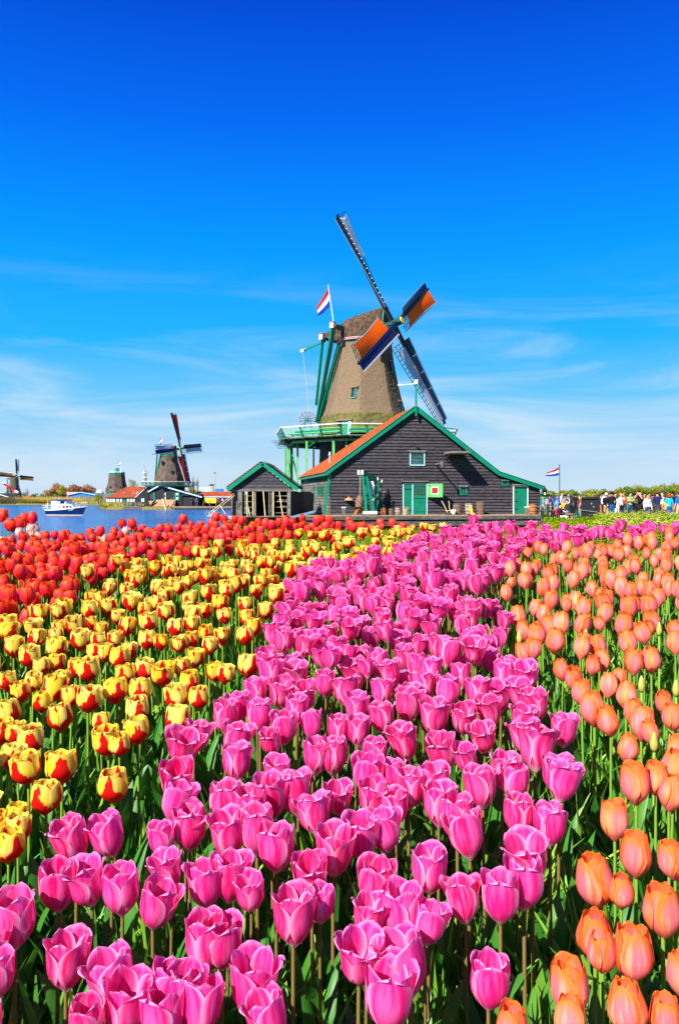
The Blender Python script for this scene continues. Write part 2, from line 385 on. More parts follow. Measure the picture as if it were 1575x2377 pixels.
# water: a fine mesh of real ripples near by, bump beyond
m = bpy.data.materials.new('river water'); m.use_nodes = True
t = m.node_tree; N = t.nodes; L = t.links; b = N['Principled BSDF']
b.inputs['Base Color'].default_value = (0.012, 0.085, 0.26, 1); b.inputs['Roughness'].default_value = 0.16; b.inputs['IOR'].default_value = 1.33; b.inputs['Specular IOR Level'].default_value = 0.32
g = N.new('ShaderNodeNewGeometry'); mpn = N.new('ShaderNodeMapping'); mpn.inputs['Scale'].default_value = (0.35, 1.0, 1.0); L.new(g.outputs['Position'], mpn.inputs[0])
n = N.new('ShaderNodeTexNoise'); n.inputs['Scale'].default_value = 0.8; n.inputs['Detail'].default_value = 7; n.inputs['Roughness'].default_value = 0.65; L.new(mpn.outputs[0], n.inputs['Vector'])
n2 = N.new('ShaderNodeTexNoise'); n2.inputs['Scale'].default_value = 0.12; n2.inputs['Detail'].default_value = 3; L.new(mpn.outputs[0], n2.inputs['Vector'])
rr = N.new('ShaderNodeValToRGB'); L.new(n2.outputs[0], rr.inputs[0])
rr.color_ramp.elements[0].position = 0.35; rr.color_ramp.elements[0].color = (0.003, 0.075, 0.27, 1)
rr.color_ramp.elements[1].position = 0.7; rr.color_ramp.elements[1].color = (0.008, 0.14, 0.38, 1)
L.new(rr.outputs[0], b.inputs['Base Color'])
bp_ = N.new('ShaderNodeBump'); bp_.inputs['Strength'].default_value = 1.0; bp_.inputs['Distance'].default_value = 0.5
L.new(n.outputs[0], bp_.inputs['Height']); L.new(bp_.outputs[0], b.inputs['Normal'])
mb = MB(); mb.quad((-1500, 12, CAM - 3.0), (200, 12, CAM - 3.0), (200, 1400, CAM - 3.0), (-1500, 1400, CAM - 3.0))
mb.build('river_water', m, kind='structure')
# ================================================================ the big barn
BA = R(9.3)
BU = Vector((math.cos(BA), math.sin(BA), 0)); BV = Vector((-math.sin(BA), math.cos(BA), 0)); C0 = Vector((XY(765, 56), 56, 0))
def bp(s, t, z): return C0 + BU * s + BV * t + Vector((0, 0, z))
def bs(px, t=0.0):
    k = (px - 787) / F; o = C0 + BV * t
    return (k * o.y - o.x) / (BU.x - k * BU.y)
def bz(px, py, t=0.0):
    return ZY(py, bp(bs(px, t), t, 0).y)
BASE = 0.15
outline = [(bs(765), bz(765, 1093)), (bs(961), bz(961, 950)), (bs(1152), bz(1152, 1101)), (bs(1251), bz(1251, 1133))]
OUT = outline
def roof_z(s):
    for (a, za), (b_, zb) in zip(OUT, OUT[1:]):
        if s <= b_: return za + (zb - za) * (s - a) / (b_ - a)
    return OUT[-1][1]
def s_range(z):
    sl = 0 if z <= OUT[0][1] else (z - OUT[0][1]) / (OUT[1][1] - OUT[0][1]) * OUT[1][0]
    if z <= OUT[3][1]: sr = OUT[3][0]
    elif z <= OUT[2][1]: sr = OUT[3][0] + (z - OUT[3][1]) / (OUT[2][1] - OUT[3][1]) * (OUT[2][0] - OUT[3][0])
    else: sr = OUT[2][0] + (z - OUT[2][1]) / (OUT[1][1] - OUT[2][1]) * (OUT[1][0] - OUT[2][0])
    return sl, sr
DEPTH = 17.0; RIDGE_T = 4.6
barn = thing('barn', 'large black boarded barn with green trim and orange roof before the big windmill', 'barn', bp(0, 0, 0))
# wall core
(sL, zL), (sP, zP), (sK, zK), (sR, zR) = OUT
def tend(s): return RIDGE_T + (DEPTH - RIDGE_T) * min(1, (abs(s - sP) / (sP if s < sP else sR - sP)))
cv = [bp(.03, .05, 0), bp(.03, .05, zL), bp(sP, .05, zP - .02), bp(sK, .05, zK - .02), bp(sR, .05, zR), bp(sR, .05, 0),
      bp(.03, DEPTH, 0), bp(.03, DEPTH, zL), bp(sP, tend(sP), zP - .02), bp(sK, tend(sK), zK - .02), bp(sR, DEPTH, zR), bp(sR, DEPTH, 0)]
mb = MB(); mb.add(cv, [(0, 1, 2, 3, 4, 5), (1, 7, 8, 2), (2, 8, 9, 3), (3, 9, 10, 4), (0, 6, 7, 1), (4, 10, 11, 5), (6, 11, 10, 7), (7, 10, 9, 8)])
mb.build('wall_core', M['tar_dark'], barn)
# front boards, lapped: the foot of each stands proud of the one below
pitch = 0.228
z = BASE; k = 0
while z < OUT[1][1] - 0.12:
    sl, sr = s_range(z + pitch * 0.5)
    cuts = [sl, sr]
    if sr - sl > 6: cuts = [sl] + sorted(random.uniform(sl + 1.5, sr - 1.5) for _ in range(random.choice((1, 2)))) + [sr]
    if len(cuts) == 4 and cuts[2] - cuts[1] < 1.2: del cuts[2]
    for a, b_ in zip(cuts, cuts[1:]):
        j = random.uniform(-0.006, 0.006); w = random.uniform(0, 0.008)
        zt = z + pitch + 0.02
        pr = [(-0.088 - w, z + j), (0.0, z + j), (0.045, zt), (-0.008, zt)]
        g_ = 0.006
        mb = MB(); mb.loft([[bp(a + g_, t, q) for t, q in pr], [bp(b_ - g_, t, q + random.uniform(-0.006, 0.006)) for t, q in pr]])
        mb.build('board', M['tar'], barn)
    z += pitch; k += 1
# left side wall boards (weathered grey, lit-side brightness in the colour) with shorter pieces
z = BASE; zl = OUT[0][1]
row = 0
while z < zl - 0.25:
    cuts = [0.0] + sorted(random.uniform(0.8, DEPTH - 0.8) for _ in range(7)) + [DEPTH]
    for a, b_ in zip(cuts, cuts[1:]):
        if b_ - a < 0.25: continue
        pr = [(-0.05, z), (0.0, z), (0.04, z + pitch + .02), (-0.012, z + pitch + .02)]
        mb = MB(); mb.loft([[bp(q, a + 0.008, w) for q, w in pr], [bp(q, b_ - 0.008, w) for q, w in pr]])
        mb.build('side_board', M['grey_board'], barn)
    z += pitch; row += 1
# roof slabs and tiles
def slope(s0, z0, s1, z1, name, mt):
    p0, p1 = Vector((s0, z0)), Vector((s1, z1)); d = (p1 - p0); Ls = d.length; d /= Ls; nrm = Vector((-d.y, d.x))
    if nrm.y < 0: nrm = -nrm
    mb = MB()
    a, b_ = p0, p1
    mb.loft([[bp(a.x, -0.28, a.y), bp(b_.x, -0.28, b_.y), bp(b_.x + nrm.x * .12, -0.28, b_.y + nrm.y * .12), bp(a.x + nrm.x * .12, -0.28, a.y + nrm.y * .12)],
             [bp(a.x, tend(a.x) + .1, a.y), bp(b_.x, tend(b_.x) + .1, b_.y), bp(b_.x + nrm.x * .12, tend(b_.x) + .1, b_.y + nrm.y * .12), bp(a.x + nrm.x * .12, tend(a.x) + .1, a.y + nrm.y * .12)]])
    mb.build('roof_slab', M['tar_dark'], barn)
    courses = int(Ls / 0.30); wave = 0.24; nw = int((DEPTH + .5) / wave)
    vs_ = []; qs = []
    tt = np.linspace(-0.24, DEPTH + .26, nw * 5 + 1); ph = (np.arange(nw * 5 + 1) % 5) / 5 * 2 * math.pi
    for c in range(courses):
        for e, lift in ((0, 0.065), (1, 0.028)):
            q = Ls * (c + e * 1.02) / courses
            h = 0.13 + lift + 0.022 * np.cos(ph) + RNG.normal(0, 0.004, len(tt))
            te = tend(p0.x + d.x * q) + .08
            for t0, hh in zip(tt, h):
                vs_.append(bp(p0.x + d.x * q + nrm.x * hh, min(t0, te), p0.y + d.y * q + nrm.y * hh))
    n_ = len(tt)
    for r_ in range(2 * courses - 1):
        for j in range(n_ - 1):
            a_ = r_ * n_ + j; qs.append((a_, a_ + 1, a_ + n_ + 1, a_ + n_))
    off = wloc(barn)
    np_mesh(name, np.array([tuple(v - off) for v in vs_]), np.array(qs), [mt], parent=barn, kind='stuff')
slope(-0.30, OUT[0][1] - 0.25, OUT[1][0], OUT[1][1], 'roof_tiles', M['tile_orange'])
slope(OUT[2][0], OUT[2][1], OUT[1][0], OUT[1][1], 'roof_tiles', M['tile_orange'])
slope(OUT[3][0] + .1, OUT[3][1] - .04, OUT[2][0], OUT[2][1], 'roof_tiles', M['tile_orange'])
# barge boards
def barge(a, b_, hh=0.30, t=-0.32):
    p0 = bp(a[0], t, a[1]); p1 = bp(b_[0], t, b_[1])
    nr = (p1 - p0).cross(BV).normalized(); nr = nr if nr.z > 0 else -nr
    mb = MB(); mb.beam(p0 + nr * 0.06, p1 + nr * 0.06, 0.07, hh, up=nr); mb.build('barge_board', M['green'], barn)
    mb = MB(); mb.beam(p0 + nr * (0.06 + hh / 2) - BV * 0.0, p1 + nr * (0.06 + hh / 2), 0.16, 0.035, up=nr); mb.build('barge_cap', M['green'], barn)
barge((-0.36, OUT[0][1] - .28), (OUT[1][0] + .02, OUT[1][1] + .0))
barge((OUT[2][0], OUT[2][1]), (OUT[1][0] - .02, OUT[1][1]), t=-0.325)
barge((OUT[3][0] + .15, OUT[3][1] - .06), (OUT[2][0] + .02, OUT[2][1]), t=-0.33)
# eave gutter board along the left
mb = MB(); mb.beam(bp(-0.34, -0.25, OUT[0][1] - .26), bp(-0.34, DEPTH, OUT[0][1] - .26), 0.07, 0.16); mb.build('eave_board', M['green'], barn)
for i in range(12):
    mb = MB(); t0 = 0.6 + i * 1.0; mb.beam(bp(0, t0, OUT[0][1] - .62), bp(-0.28, t0, OUT[0][1] - .36), 0.07, 0.09); mb.build('eave_bracket', M['green'], barn)
# leaning green corner brace boards on the side wall and corner post
mb = MB(); mb.beam(bp(0.0, -0.075, OUT[0][1] - .1), bp(-.42, -0.075, BASE), 0.20, 0.05, up=BV); mb.build('corner_board', M['green'], barn)
mb = MB(); mb.beam(bp(-.09, DEPTH - .1, OUT[0][1] - .3), bp(-.09, DEPTH - .1, BASE), 0.2, 0.3, up=BV); mb.build('corner_post', M['green_dark'], barn)
# little green windows of the side wall
for t0, z0, z1 in ((8.3, 0.9, 2.35), (6.0, 1.55, 2.3), (5.0, 1.55, 2.3), (4.0, 1.55, 2.3), (3.1, 1.55, 2.3), (0.75, 1.6, 2.3)):
    f = MB(); f.beam(bp(-.085, t0, z0), bp(-.085, t0, z1), 0.28, 0.06, up=BU); fo = f.build('side_window', M['green'], barn)
    f = MB(); f.beam(bp(-.125, t0, z0 + .1), bp(-.125, t0, z1 - .1), 0.13, 0.02, up=BU); f.build('pane', M['glass_dark'], fo)
# finial with the wind vane
pk = bp(OUT[1][0], -0.42, 0)
mb = MB(); mb.beam((pk.x, pk.y, OUT[1][1] - .55), (pk.x, pk.y, OUT[1][1] + 1.75), 0.13, 0.13, up=BV, w1=.09, h1=.09); fin = mb.build('finial', M['green'], barn)
mb = MB(); mb.beam((pk.x, pk.y, OUT[1][1] + 1.72), (pk.x, pk.y, OUT[1][1] + 3.1), 0.03); mb.build('finial_rod', M['iron'], fin)
mb = MB(); mb.beam((pk.x - 1.25, pk.y, OUT[1][1] + 1.72), (pk.x + .1, pk.y, OUT[1][1] + 1.84), 0.05); mb.box((pk.x - 1.22, pk.y, OUT[1][1] + 1.73), (.22, .08, .12))
mb.box((pk.x, pk.y, OUT[1][1] + 1.95), (.24, .2, .32)); mb.build('wind_vane', M['white'], fin)
mb = MB(); mb.beam((pk.x - .3, pk.y, OUT[1][1] + 2.3), (pk.x + .35, pk.y + .2, OUT[1][1] + 1.9), 0.02); mb.beam((pk.x, pk.y, OUT[1][1] + 2), (pk.x + .5, pk.y, OUT[1][1] + 1.55), 0.02); mb.build('vane_stay', M['iron'], fin)

def rect(px0, py0, px1, py1):
    s0, s1 = bs(px0), bs(px1); zm0, zm1 = bz((px0 + px1) / 2, py1), bz((px0 + px1) / 2, py0)
    return s0, s1, zm0, zm1
def bbox(s0, s1, z0, z1, t0, t1):
    mb = MB(); mb.loft([[bp(s0, t0, z0), bp(s1, t0, z0), bp(s1, t0, z1), bp(s0, t0, z1)], [bp(s0, t1, z0), bp(s1, t1, z0), bp(s1, t1, z1), bp(s0, t1, z1)]]); return mb
def addbox(mb, s0, s1, z0, z1, t0, t1):
    mb.loft([[bp(s0, t0, z0), bp(s1, t0, z0), bp(s1, t0, z1), bp(s0, t0, z1)], [bp(s0, t1, z0), bp(s1, t1, z0), bp(s1, t1, z1), bp(s0, t1, z1)]])
def frame_mb(s0, s1, z0, z1, w, t0, t1):
    mb = MB(); addbox(mb, s0, s0 + w, z0, z1, t0, t1); addbox(mb, s1 - w, s1, z0, z1, t0, t1)
    addbox(mb, s0 + w, s1 - w, z0, z0 + w, t0 + .002, t1); addbox(mb, s0 + w, s1 - w, z1 - w, z1, t0 + .002, t1); return mb
def window(px0, py0, px1, py1, nx, nz, fm, gm, w=0.08, name='window', muntin=None, sill=True, parent=None, inner=None):
    s0, s1, z0, z1 = rect(px0, py0, px1, py1)
    win = frame_mb(s0, s1, z0, z1, w, -0.13, -0.01).build(name, fm, parent or barn)
    if inner: frame_mb(s0 + w, s1 - w, z0 + w, z1 - w, 0.06, -0.11, -0.03).build('sash', inner, win)
    ww = w + (0.06 if inner else 0)
    a, b_, c, d = s0 + ww, s1 - ww, z0 + ww, z1 - ww
    for i in range(nx):
        for j in range(nz):
            g = 0.018
            sa = a + (b_ - a) * i / nx + g; sb = a + (b_ - a) * (i + 1) / nx - g
            za = c + (d - c) * j / nz + g; zb = c + (d - c) * (j + 1) / nz - g
            bbox(sa, sb, za, zb, -0.062, -0.045).build('pane', gm, win)
    mb = MB()
    for i in range(1, nx): sm = a + (b_ - a) * i / nx; addbox(mb, sm - .018, sm + .018, c, d, -0.085, -0.04)
    for j in range(1, nz): zm = c + (d - c) * j / nz; addbox(mb, a, b_, zm - .018, zm + .018, -0.082, -0.042)
    if nx > 1 or nz > 1: mb.build('muntin', muntin or fm, win)
    return win
def drip(px0, px1, py, out=0.22, parent=None, mt=None, thick=0.05):
    s0, s1 = bs(px0), bs(px1); z = bz((px0 + px1) / 2, py)
    mb = MB(); mb.loft([[bp(s0, -out, z - .05), bp(s0, 0, z + .02), bp(s0, 0, z + .02 + thick), bp(s0, -out, z - .05 + thick)], [bp(s1, -out, z - .05), bp(s1, 0, z + .02), bp(s1, 0, z + .02 + thick), bp(s1, -out, z - .05 + thick)]])
    return mb.build('drip_board', mt or M['wood_grey'], parent or barn)
# upper window
window(949, 1048.5, 984, 1081, 4, 2, M['lightblue'], M['glass'], w=0.07, inner=M['green'], muntin=M['green'])
drip(944, 986, 1047.5)
# long projecting shelf high on the wall
s0, s1 = bs(1029), bs(1070.5); zz = bz(1050, 1055)
mb = MB(); addbox(mb, s0, s1, zz, zz + .16, -1.95, -0.05); mb.build('lift_canopy', M['wood_grey'], barn)
for q in (s0 + .1, s1 - .1):
    mb = MB(); mb.beam(bp(q, -1.3, zz - .002), bp(q, -.06, zz - .35), 0.07); mb.build('canopy_bracket', M['tar_dark'], barn)
# wall spot lamp and the pulley stub
q = bs(1009); zz = bz(1009, 1078)
mb = MB(); mb.beam(bp(q, -.02, zz), bp(q, -1.7, zz + .05), 0.08); mb.tube([bp(q, -1.7, zz + .12), bp(q, -1.7, zz - .22)], [.1, .07], 10); mb.build('wall_lamp', M['wood_grey'], barn)
q = bs(966); zz = bz(966, 1038)
mb = MB(); mb.tube([bp(q, -.02, zz), bp(q, -.3, zz + .02)], .09, 10); mb.build('beam_end', M['tar_dark'], barn)
# main double door
s0, s1, z0, z1 = rect(933, 1122, 990, 1195); z0 = BASE
fr = MB(); w = .07
addbox(fr, s0, s0 + w, z0, z1, -.13, -.01); addbox(fr, s1 - w, s1, z0, z1, -.13, -.01); addbox(fr, s0 + w, s1 - w, z1 - w, z1, -.128, -.01)
sm = bs(955.5); addbox(fr, sm - .035, sm + .035, z0, z1 - w, -.126, -.01)
door = fr.build('double_door', M['lightblue'], barn)
def planks(a, b_, z0, z1, n, t0, t1, mt, parent, name='plank'):
    for i in range(n):
        bbox(a + (b_ - a) * i / n + .006, a + (b_ - a) * (i + 1) / n - .006, z0, z1, t0 - random.uniform(0, .006), t1).build(name, mt, parent)
planks(s0 + w, sm - .035, z0 + .02, z1 - w, 4, -.085, -.02, M['green'], door)
bbox(s0 + w + .03, sm - .06, z1 - .45, z1 - .38, -.115, -.09).build('hinge', M['green_dark'], door)
bbox(s0 + w + .03, sm - .06, z0 + .3, z0 + .37, -.115, -.09).build('hinge', M['green_dark'], door)
zt = bz(970, 1155)
planks(sm + .035, s1 - w, z0 + .02, zt - .05, 6, -.085, -.02, M['green'], door)
bbox(sm + .035, s1 - w, zt - .045, zt + .03, -.12, -.02).build('door_rail', M['green'], door)
bbox(sm + .2, s1 - w - .05, zt - .32, zt - .25, -.112, -.09).build('hinge', M['green'], door)
bbox(sm + .2, s1 - w - .05, z0 + .22, z0 + .29, -.112, -.09).build('hinge', M['green'], door)
lat = frame_mb(sm + .04, s1 - w - .005, zt + .035, z1 - w - .005, .09, -.10, -.02).build('lattice_window', M['green'], door)
a, b_, c, d = sm + .13, s1 - w - .095, zt + .125, z1 - w - .095
mb = MB()
for i in range(1, 5): q = a + (b_ - a) * i / 5; addbox(mb, q - .017, q + .017, c, d, -.085, -.04)
for j in range(1, 4): q = c + (d - c) * j / 4; addbox(mb, a, b_, q - .017, q + .017, -.083, -.042)
# sub-parts only one level below the door: lattice bars belong to the door itself
mb.build('lattice_bar', M['green'], door); bbox(a, b_, c, d, -.035, -.022).build('pane', M['glass_dark'], door)
drip(928, 992, 1117.5, 0.26)
# open hatch, standing out from the wall, mill green in its sunlit tone, with a red square
hx0 = bs(990.5); hz0, hz1 = bz(1005, 1154), bz(1005, 1123)
dirh = (BU * math.cos(R(-48)) + BV * math.sin(R(-48)))   # swings out from the wall towards the camera
hp = bp(hx0, -.14, 0); wh = 1.30
def hbox(u0, u1, z0, z1, n0, n1):
    nn = Vector((-dirh.y, dirh.x, 0)); nn = -nn if nn.y > 0 else nn
    mb = MB(); pts = []
    for t_n in (n0, n1): pts.append([hp + dirh * u0 + nn * t_n + Vector((0, 0, z0)), hp + dirh * u1 + nn * t_n + Vector((0, 0, z0)), hp + dirh * u1 + nn * t_n + Vector((0, 0, z1)), hp + dirh * u0 + nn * t_n + Vector((0, 0, z1))])
    mb.loft(pts); return mb
ht = hbox(0, wh, hz0, hz1, 0, .05).build('hatch', M['green_lit'], barn)
hbox(.33, .33 + .62, hz0 + .22, hz1 - .22, .051, .062).build('white_border', M['white'], ht)
hbox(.39, .33 + .56, hz0 + .28, hz1 - .28, .063, .075).build('red_square', M['red'], ht)
hbox(.05, .3, hz1 - .16, hz1 - .12, .051, .07).build('hinge', M['green_dark'], ht)
# small windows
window(1064.5, 1130, 1082, 1149, 2, 2, M['green'], M['glass_dark'], w=.1); drip(1063, 1082.5, 1128.5, .24)
window(1162, 1116.5, 1178, 1127, 2, 1, M['green'], M['glass_dark'], w=.09); drip(1159.5, 1180, 1114.5, .24)
# right door
s0, s1, z0, z1 = rect(1188, 1127.5, 1223, 1195); z0 = BASE
fr = MB(); addbox(fr, s0, s0 + w, z0, z1, -.13, -.01); addbox(fr, s1 - w, s1, z0, z1, -.13, -.01); addbox(fr, s0 + w, s1 - w, z1 - w, z1, -.128, -.01)
d2 = fr.build('plank_door', M['white'], barn)
planks(s0 + w, s1 - w, z0 + .02, z1 - w, 6, -.085, -.02, M['green'], d2)
for q in (.35, .95, 1.65): bbox(s0 + w, s0 + .42, z0 + q, z0 + q + .05, -.11, -.09).build('hinge', M['green_dark'], d2)
drip(1186.5, 1223.5, 1125, .3)
# orange stain lamp shade on the wall
q = bs(808); zz = bz(808, 1159)
mb = MB(); mb.lathe(bp(q, -.16, zz), [(.33, -.07), (.24, .05), (.08, .1), (.05, .2)], 14); mb.build('lamp_shade', M['clay'], barn)
# chimney pipe on the left roof
pc = bp(0.9, 6.0, roof_z(0.9))
mb = MB(); mb.tube([pc, pc + Vector((0, 0, .75))], .09, 10); mb.lathe(pc + Vector((0, 0, .75)), [(.13, 0), (.13, .08), (.05, .32)], 10); mb.build('chimney_pipe', M['steel'], barn)

# ---------------- deck in front
deck = thing('wooden_deck', 'long low timber deck running along the foot of the black barn', 'deck', bp(5, -1.5, 0))
D0, D1 = bs(700, -2.4), bs(1257, -2.4)
s = D0
while s < D1:
    wdt = 0.2; mb = MB(); addbox(mb, s, min(s + wdt - .015, D1), BASE - .06 + random.uniform(0, .006), BASE, -2.5, -.06); mb.build('plank', M['wood'], deck); s += wdt
s = D0
while s < D1:
    e = min(s + random.uniform(2.2, 3.6), D1)
    for zt_, zb_, tt_ in ((BASE - .065, BASE - .30, -2.44), (BASE - .42, BASE - .74, -2.36)):
        mb = MB(); addbox(mb, s, e - .02, zb_, zt_, tt_ - .05, tt_); mb.build('fascia_board', M['wood_dark'], deck)
    mb = MB(); addbox(mb, e - .3, e - .1, -1.2, BASE - .07, -2.34, -2.1); mb.build('pile', M['wood_grey'], deck)
    s = e

def on_deck(px, t): # ground point on deck
    return bp(bs(px, t), t, BASE)
def barrel(px, t, h, r, m_, label, bulge=1.18, hoops=4, taper=1.0):
    p = on_deck(px, t); b0 = thing('barrel', label, 'barrel', p, 'barrels and tubs on the deck')
    n = 14; rows = 8
    for k in range(n):   # staves
        a0, a1 = 2 * math.pi * (k + .04) / n, 2 * math.pi * (k + .96) / n
        rings = []
        for i in range(rows + 1):
            q = i / rows; rr_ = r * (1 + (bulge - 1) * math.sin(math.pi * q)) * (1 + (taper - 1) * q)
            rings.append([p + Vector((math.cos(a) * x, math.sin(a) * x, h * q)) for a, x in ((a0, rr_), (a1, rr_), (a1, rr_ - .025), (a0, rr_ - .025))])
        MB().loft(rings).build('stave', m_, b0)
    for q in [(.06, .94), (.06, .3, .7, .94)][hoops > 2]:
        rr_ = r * (1 + (bulge - 1) * math.sin(math.pi * q)) * (1 + (taper - 1) * q) + .008
        MB().lathe(p + Vector((0, 0, h * q)), [(rr_, -.025), (rr_ + .006, 0), (rr_, .025)], 20, cap=False).build('hoop', M['hoop'], b0)
    MB().lathe(p + Vector((0, 0, h * .93)), [(r * .95 * taper, 0), (r * .95 * taper, .02)], 16).build('lid', m_, b0)
    return b0
px_m = lambda px: px * 55 / 1800
barrel(889, -1.3, px_m(17), px_m(6.2), M['oak'], 'small orange varnished barrel beside the green hoist', 1.12)
barrel(907, -1.3, px_m(15.5), px_m(5.6), M['oak_brown'], 'small grey brown barrel between orange barrel and pale tub', 1.1)
barrel(922.5, -1.3, px_m(18), px_m(6.3), M['oak_pale'], 'small pale tub just left of the wicker basket', 1.15)
barrel(1060, -1.0, px_m(26), px_m(9.5), M['oak_brown'], 'dark brown barrel behind the white bucket', 1.14)
barrel(1087.5, -1.0, px_m(27), px_m(8.5), M['oak_pale'], 'pale weathered barrel with a yellow board leaning on it', 1.12, taper=1.1)
barrel(1114, -1.0, px_m(31), px_m(8.2), M['oak_brown'], 'tallest brown barrel tapering to its foot, right of the pale barrel', 1.12, taper=1.22)
barrel(1235, -1.0, px_m(25), px_m(8.5), M['oak'], 'reddish barrel at the right end of the deck', 1.15).children
# basket
p = on_deck(940.5, -1.4); bk = thing('wicker_basket', 'wicker basket with handle standing before the double door', 'basket', p)
MB().lathe(p, [(px_m(4), 0), (px_m(6.5), px_m(8)), (px_m(7.8), px_m(15)), (px_m(7.2), px_m(15)), (px_m(6), px_m(8)), (px_m(3.6), .03)], 16).build('basket_body', M['oak_pale'], bk)
MB().tube([p + Vector((math.cos(a) * .2, 0, px_m(15) + math.sin(a) * .1)) for a in np.linspace(0, math.pi, 8)], .018, 6).build('handle', M['rope'], bk)
for i in range(5): 
    q = .06 + i * .085; rr_ = px_m(4) + (px_m(7.8) - px_m(4)) * q / px_m(15) + .012
    MB().lathe(p + Vector((0, 0, q)), [(rr_, -.02), (rr_ + .012, 0), (rr_, .02)], 16, cap=False).build('weave_band', M['rope'], bk)
# sack truck
p = on_deck(1042, -1.35); st = thing('sack_truck', 'wooden sack truck with two curved handles leaning by dark barrel', 'sack truck', p)
for dx, top in ((-.16, -.42), (.12, -.05)):
    pts = [p + Vector((dx, 0, .12)), p + Vector((dx - .12, .12, .5)), p + Vector((dx + top * .5 - .08, .25, .85)), p + Vector((dx + top * .6 - .12, .28, 1.0))]
    MB().tube(pts, .03, 7).build('handle', M['wood_pole'], st)
MB().beam(p + Vector((-.2, 0, .3)), p + Vector((.1, 0, .3)), .04).build('cross_bar', M['wood_pole'], st)
for dx in (-.22, .16): MB().tube([p + Vector((dx - .02, 0, .1)), p + Vector((dx + .03, 0, .1))], .1, 12).build('wheel', M['iron'], st)
MB().box(p + Vector((0, -.1, .02)), (.36, .2, .03)).build('foot_plate', M['iron'], st)
# bucket
p = on_deck(1051.5, -1.55); bu = thing('zinc_bucket', 'white zinc bucket in front of the dark brown barrel', 'bucket', p)
MB().lathe(p, [(px_m(4), 0), (px_m(6), px_m(12)), (px_m(5.7), px_m(12)), (px_m(3.8), .03)], 16).build('bucket_body', M['white'], bu, smooth=True)
MB().tube([p + Vector((math.cos(a) * .18, -.05 - .1 * math.sin(a), px_m(12) + .02 * math.sin(a))) for a in np.linspace(0, math.pi, 8)], .008, 5).build('handle', M['steel'], bu)
# yellow board
p = on_deck(1093.5, -1.5); yb = thing('yellow_board', 'narrow yellow board leaning against the pale barrel', 'board', p)
MB().beam(p + Vector((.02, 0, 0)), p + Vector((-.06, .2, px_m(21))), .17, .05, up=BV).build('board_face', M['yellow'], yb)
MB().beam(p + Vector((0, -.06, .06)), p + Vector((.2, -.06, .06)), .04, .12).build('foot', M['yellow'], yb)
# bollards
for px, lab in ((796.5, 'white topped square post left of the hoist'), (1221.5, 'white topped square post before the right barn door')):
    p = on_deck(px, -1.9); bo = thing('bollard', lab, 'post', p, 'white topped posts on the deck')
    MB().box(p + Vector((0, 0, px_m(8.5))), (.22, .22, px_m(17)), BA).build('post_shaft', M['wood_grey'], bo)
    MB().box(p + Vector((0, 0, px_m(18.3))), (.28, .28, px_m(2.5)), BA).build('post_cap', M['white'], bo)
# rings: clay arches stack
p = on_deck(833.5, -1.5); ar = thing('arched_ridge_pieces', 'orange curved wooden wheel segments standing under the hanging barrel', 'wheel segments', p)
for r_, tt, mm in ((.40, .1, M['oak']), (.33, -.05, M['oak_brown']), (.36, -.2, M['oak'])):
    rings = []
    for a in np.linspace(0.08, math.pi - .08, 12):
        c, s_ = math.cos(a), math.sin(a)
        rings.append([p + Vector((c * r_, tt, s_ * r_ * 1.15)), p + Vector((c * r_, tt - .1, s_ * r_ * 1.15)), p + Vector((c * (r_ - .09), tt - .1, s_ * (r_ - .09) * 1.15)), p + Vector((c * (r_ - .09), tt, s_ * (r_ - .09) * 1.15))])
    MB().loft(rings).build('wheel_segment', mm, ar)

# hoist
T0 = -1.6
def hp_(px, py, t=T0): s = bs(px, t); q = bp(s, t, 0); return Vector((q.x, q.y, ZY(py, q.y)))
ho = thing('hoist', 'green timber hoist with spoked capstan wheel beside the barn door', 'hoist', on_deck(855, T0))
MB().beam(hp_(840, 1099, -1.9), hp_(874, 1114, -1.1), .2, .38).build('top_beam', M['green_dark'], ho)
for a, b_ in (((841, 1104, -1.95), (849, 1190, -1.95)), ((849, 1106, -1.9), (866, 1190, -1.9)), ((871, 1112, -1.1), (873, 1192, -1.1)), ((844, 1106, -1.3), (853, 1190, -1.2))):
    MB().beam(hp_(*a), hp_(*b_), .15, .15, w1=.22, h1=.22).build('leg', M['green'], ho)
MB().beam(hp_(845, 1150), hp_(870, 1150), .1, .1).build('shaft', M['green'], ho)
MB().lathe(hp_(862, 1150, -1.5) - Vector((0, 0, 1.0)), [(.06, 0), (.13, .4), (.14, 2.0)], 12).build('drum', M['white'], ho, smooth=True)
wc = hp_(878.5, 1151, -1.2)
ax_ = Vector((.93, -.36, 0)).normalized(); ay_ = Vector((.36, .93, 0)).normalized(); az_ = Vector((0, 0, 1))
MB().tube([wc - ax_ * .06, wc + ax_ * .06], .36, 16).build('wheel_hub', M['green_dark'], ho)
for i in range(8):
    a = R(12 + 45 * i); dv = ay_ * math.cos(a) + az_ * math.sin(a)
    L_ = 1.15
    MB().beam(wc + dv * .3, wc + dv * L_, .07, .07).build('spoke', M['green'], ho)
    MB().beam(wc + dv * L_, wc + dv * (L_ + .2), .075, .075).build('spoke_tip', M['white'], ho)
MB().box(hp_(857, 1190.5, -1.9) + Vector((0, 0, .02)), (1.0, .5, .2), BA).build('foot_block', M['white'], ho)
MB().box(hp_(873, 1192, -1.2) + Vector((0, 0, .05)), (.5, .6, .14), BA).build('foot_block', M['wood_grey'], ho)
for dx in (-.13, .13):
    q = hp_(836, 1096.5, -1.95) + Vector((dx, 0, 0)); MB().tube([q - Vector((0, 0, .16)), q + Vector((0, 0, .16))], .1, 12).build('pulley', M['white'], ho)
MB().tube([hp_(835, 1100, -1.95), hp_(834.5, 1152, -1.95)], .025, 6).build('rope', M['rope'], ho)
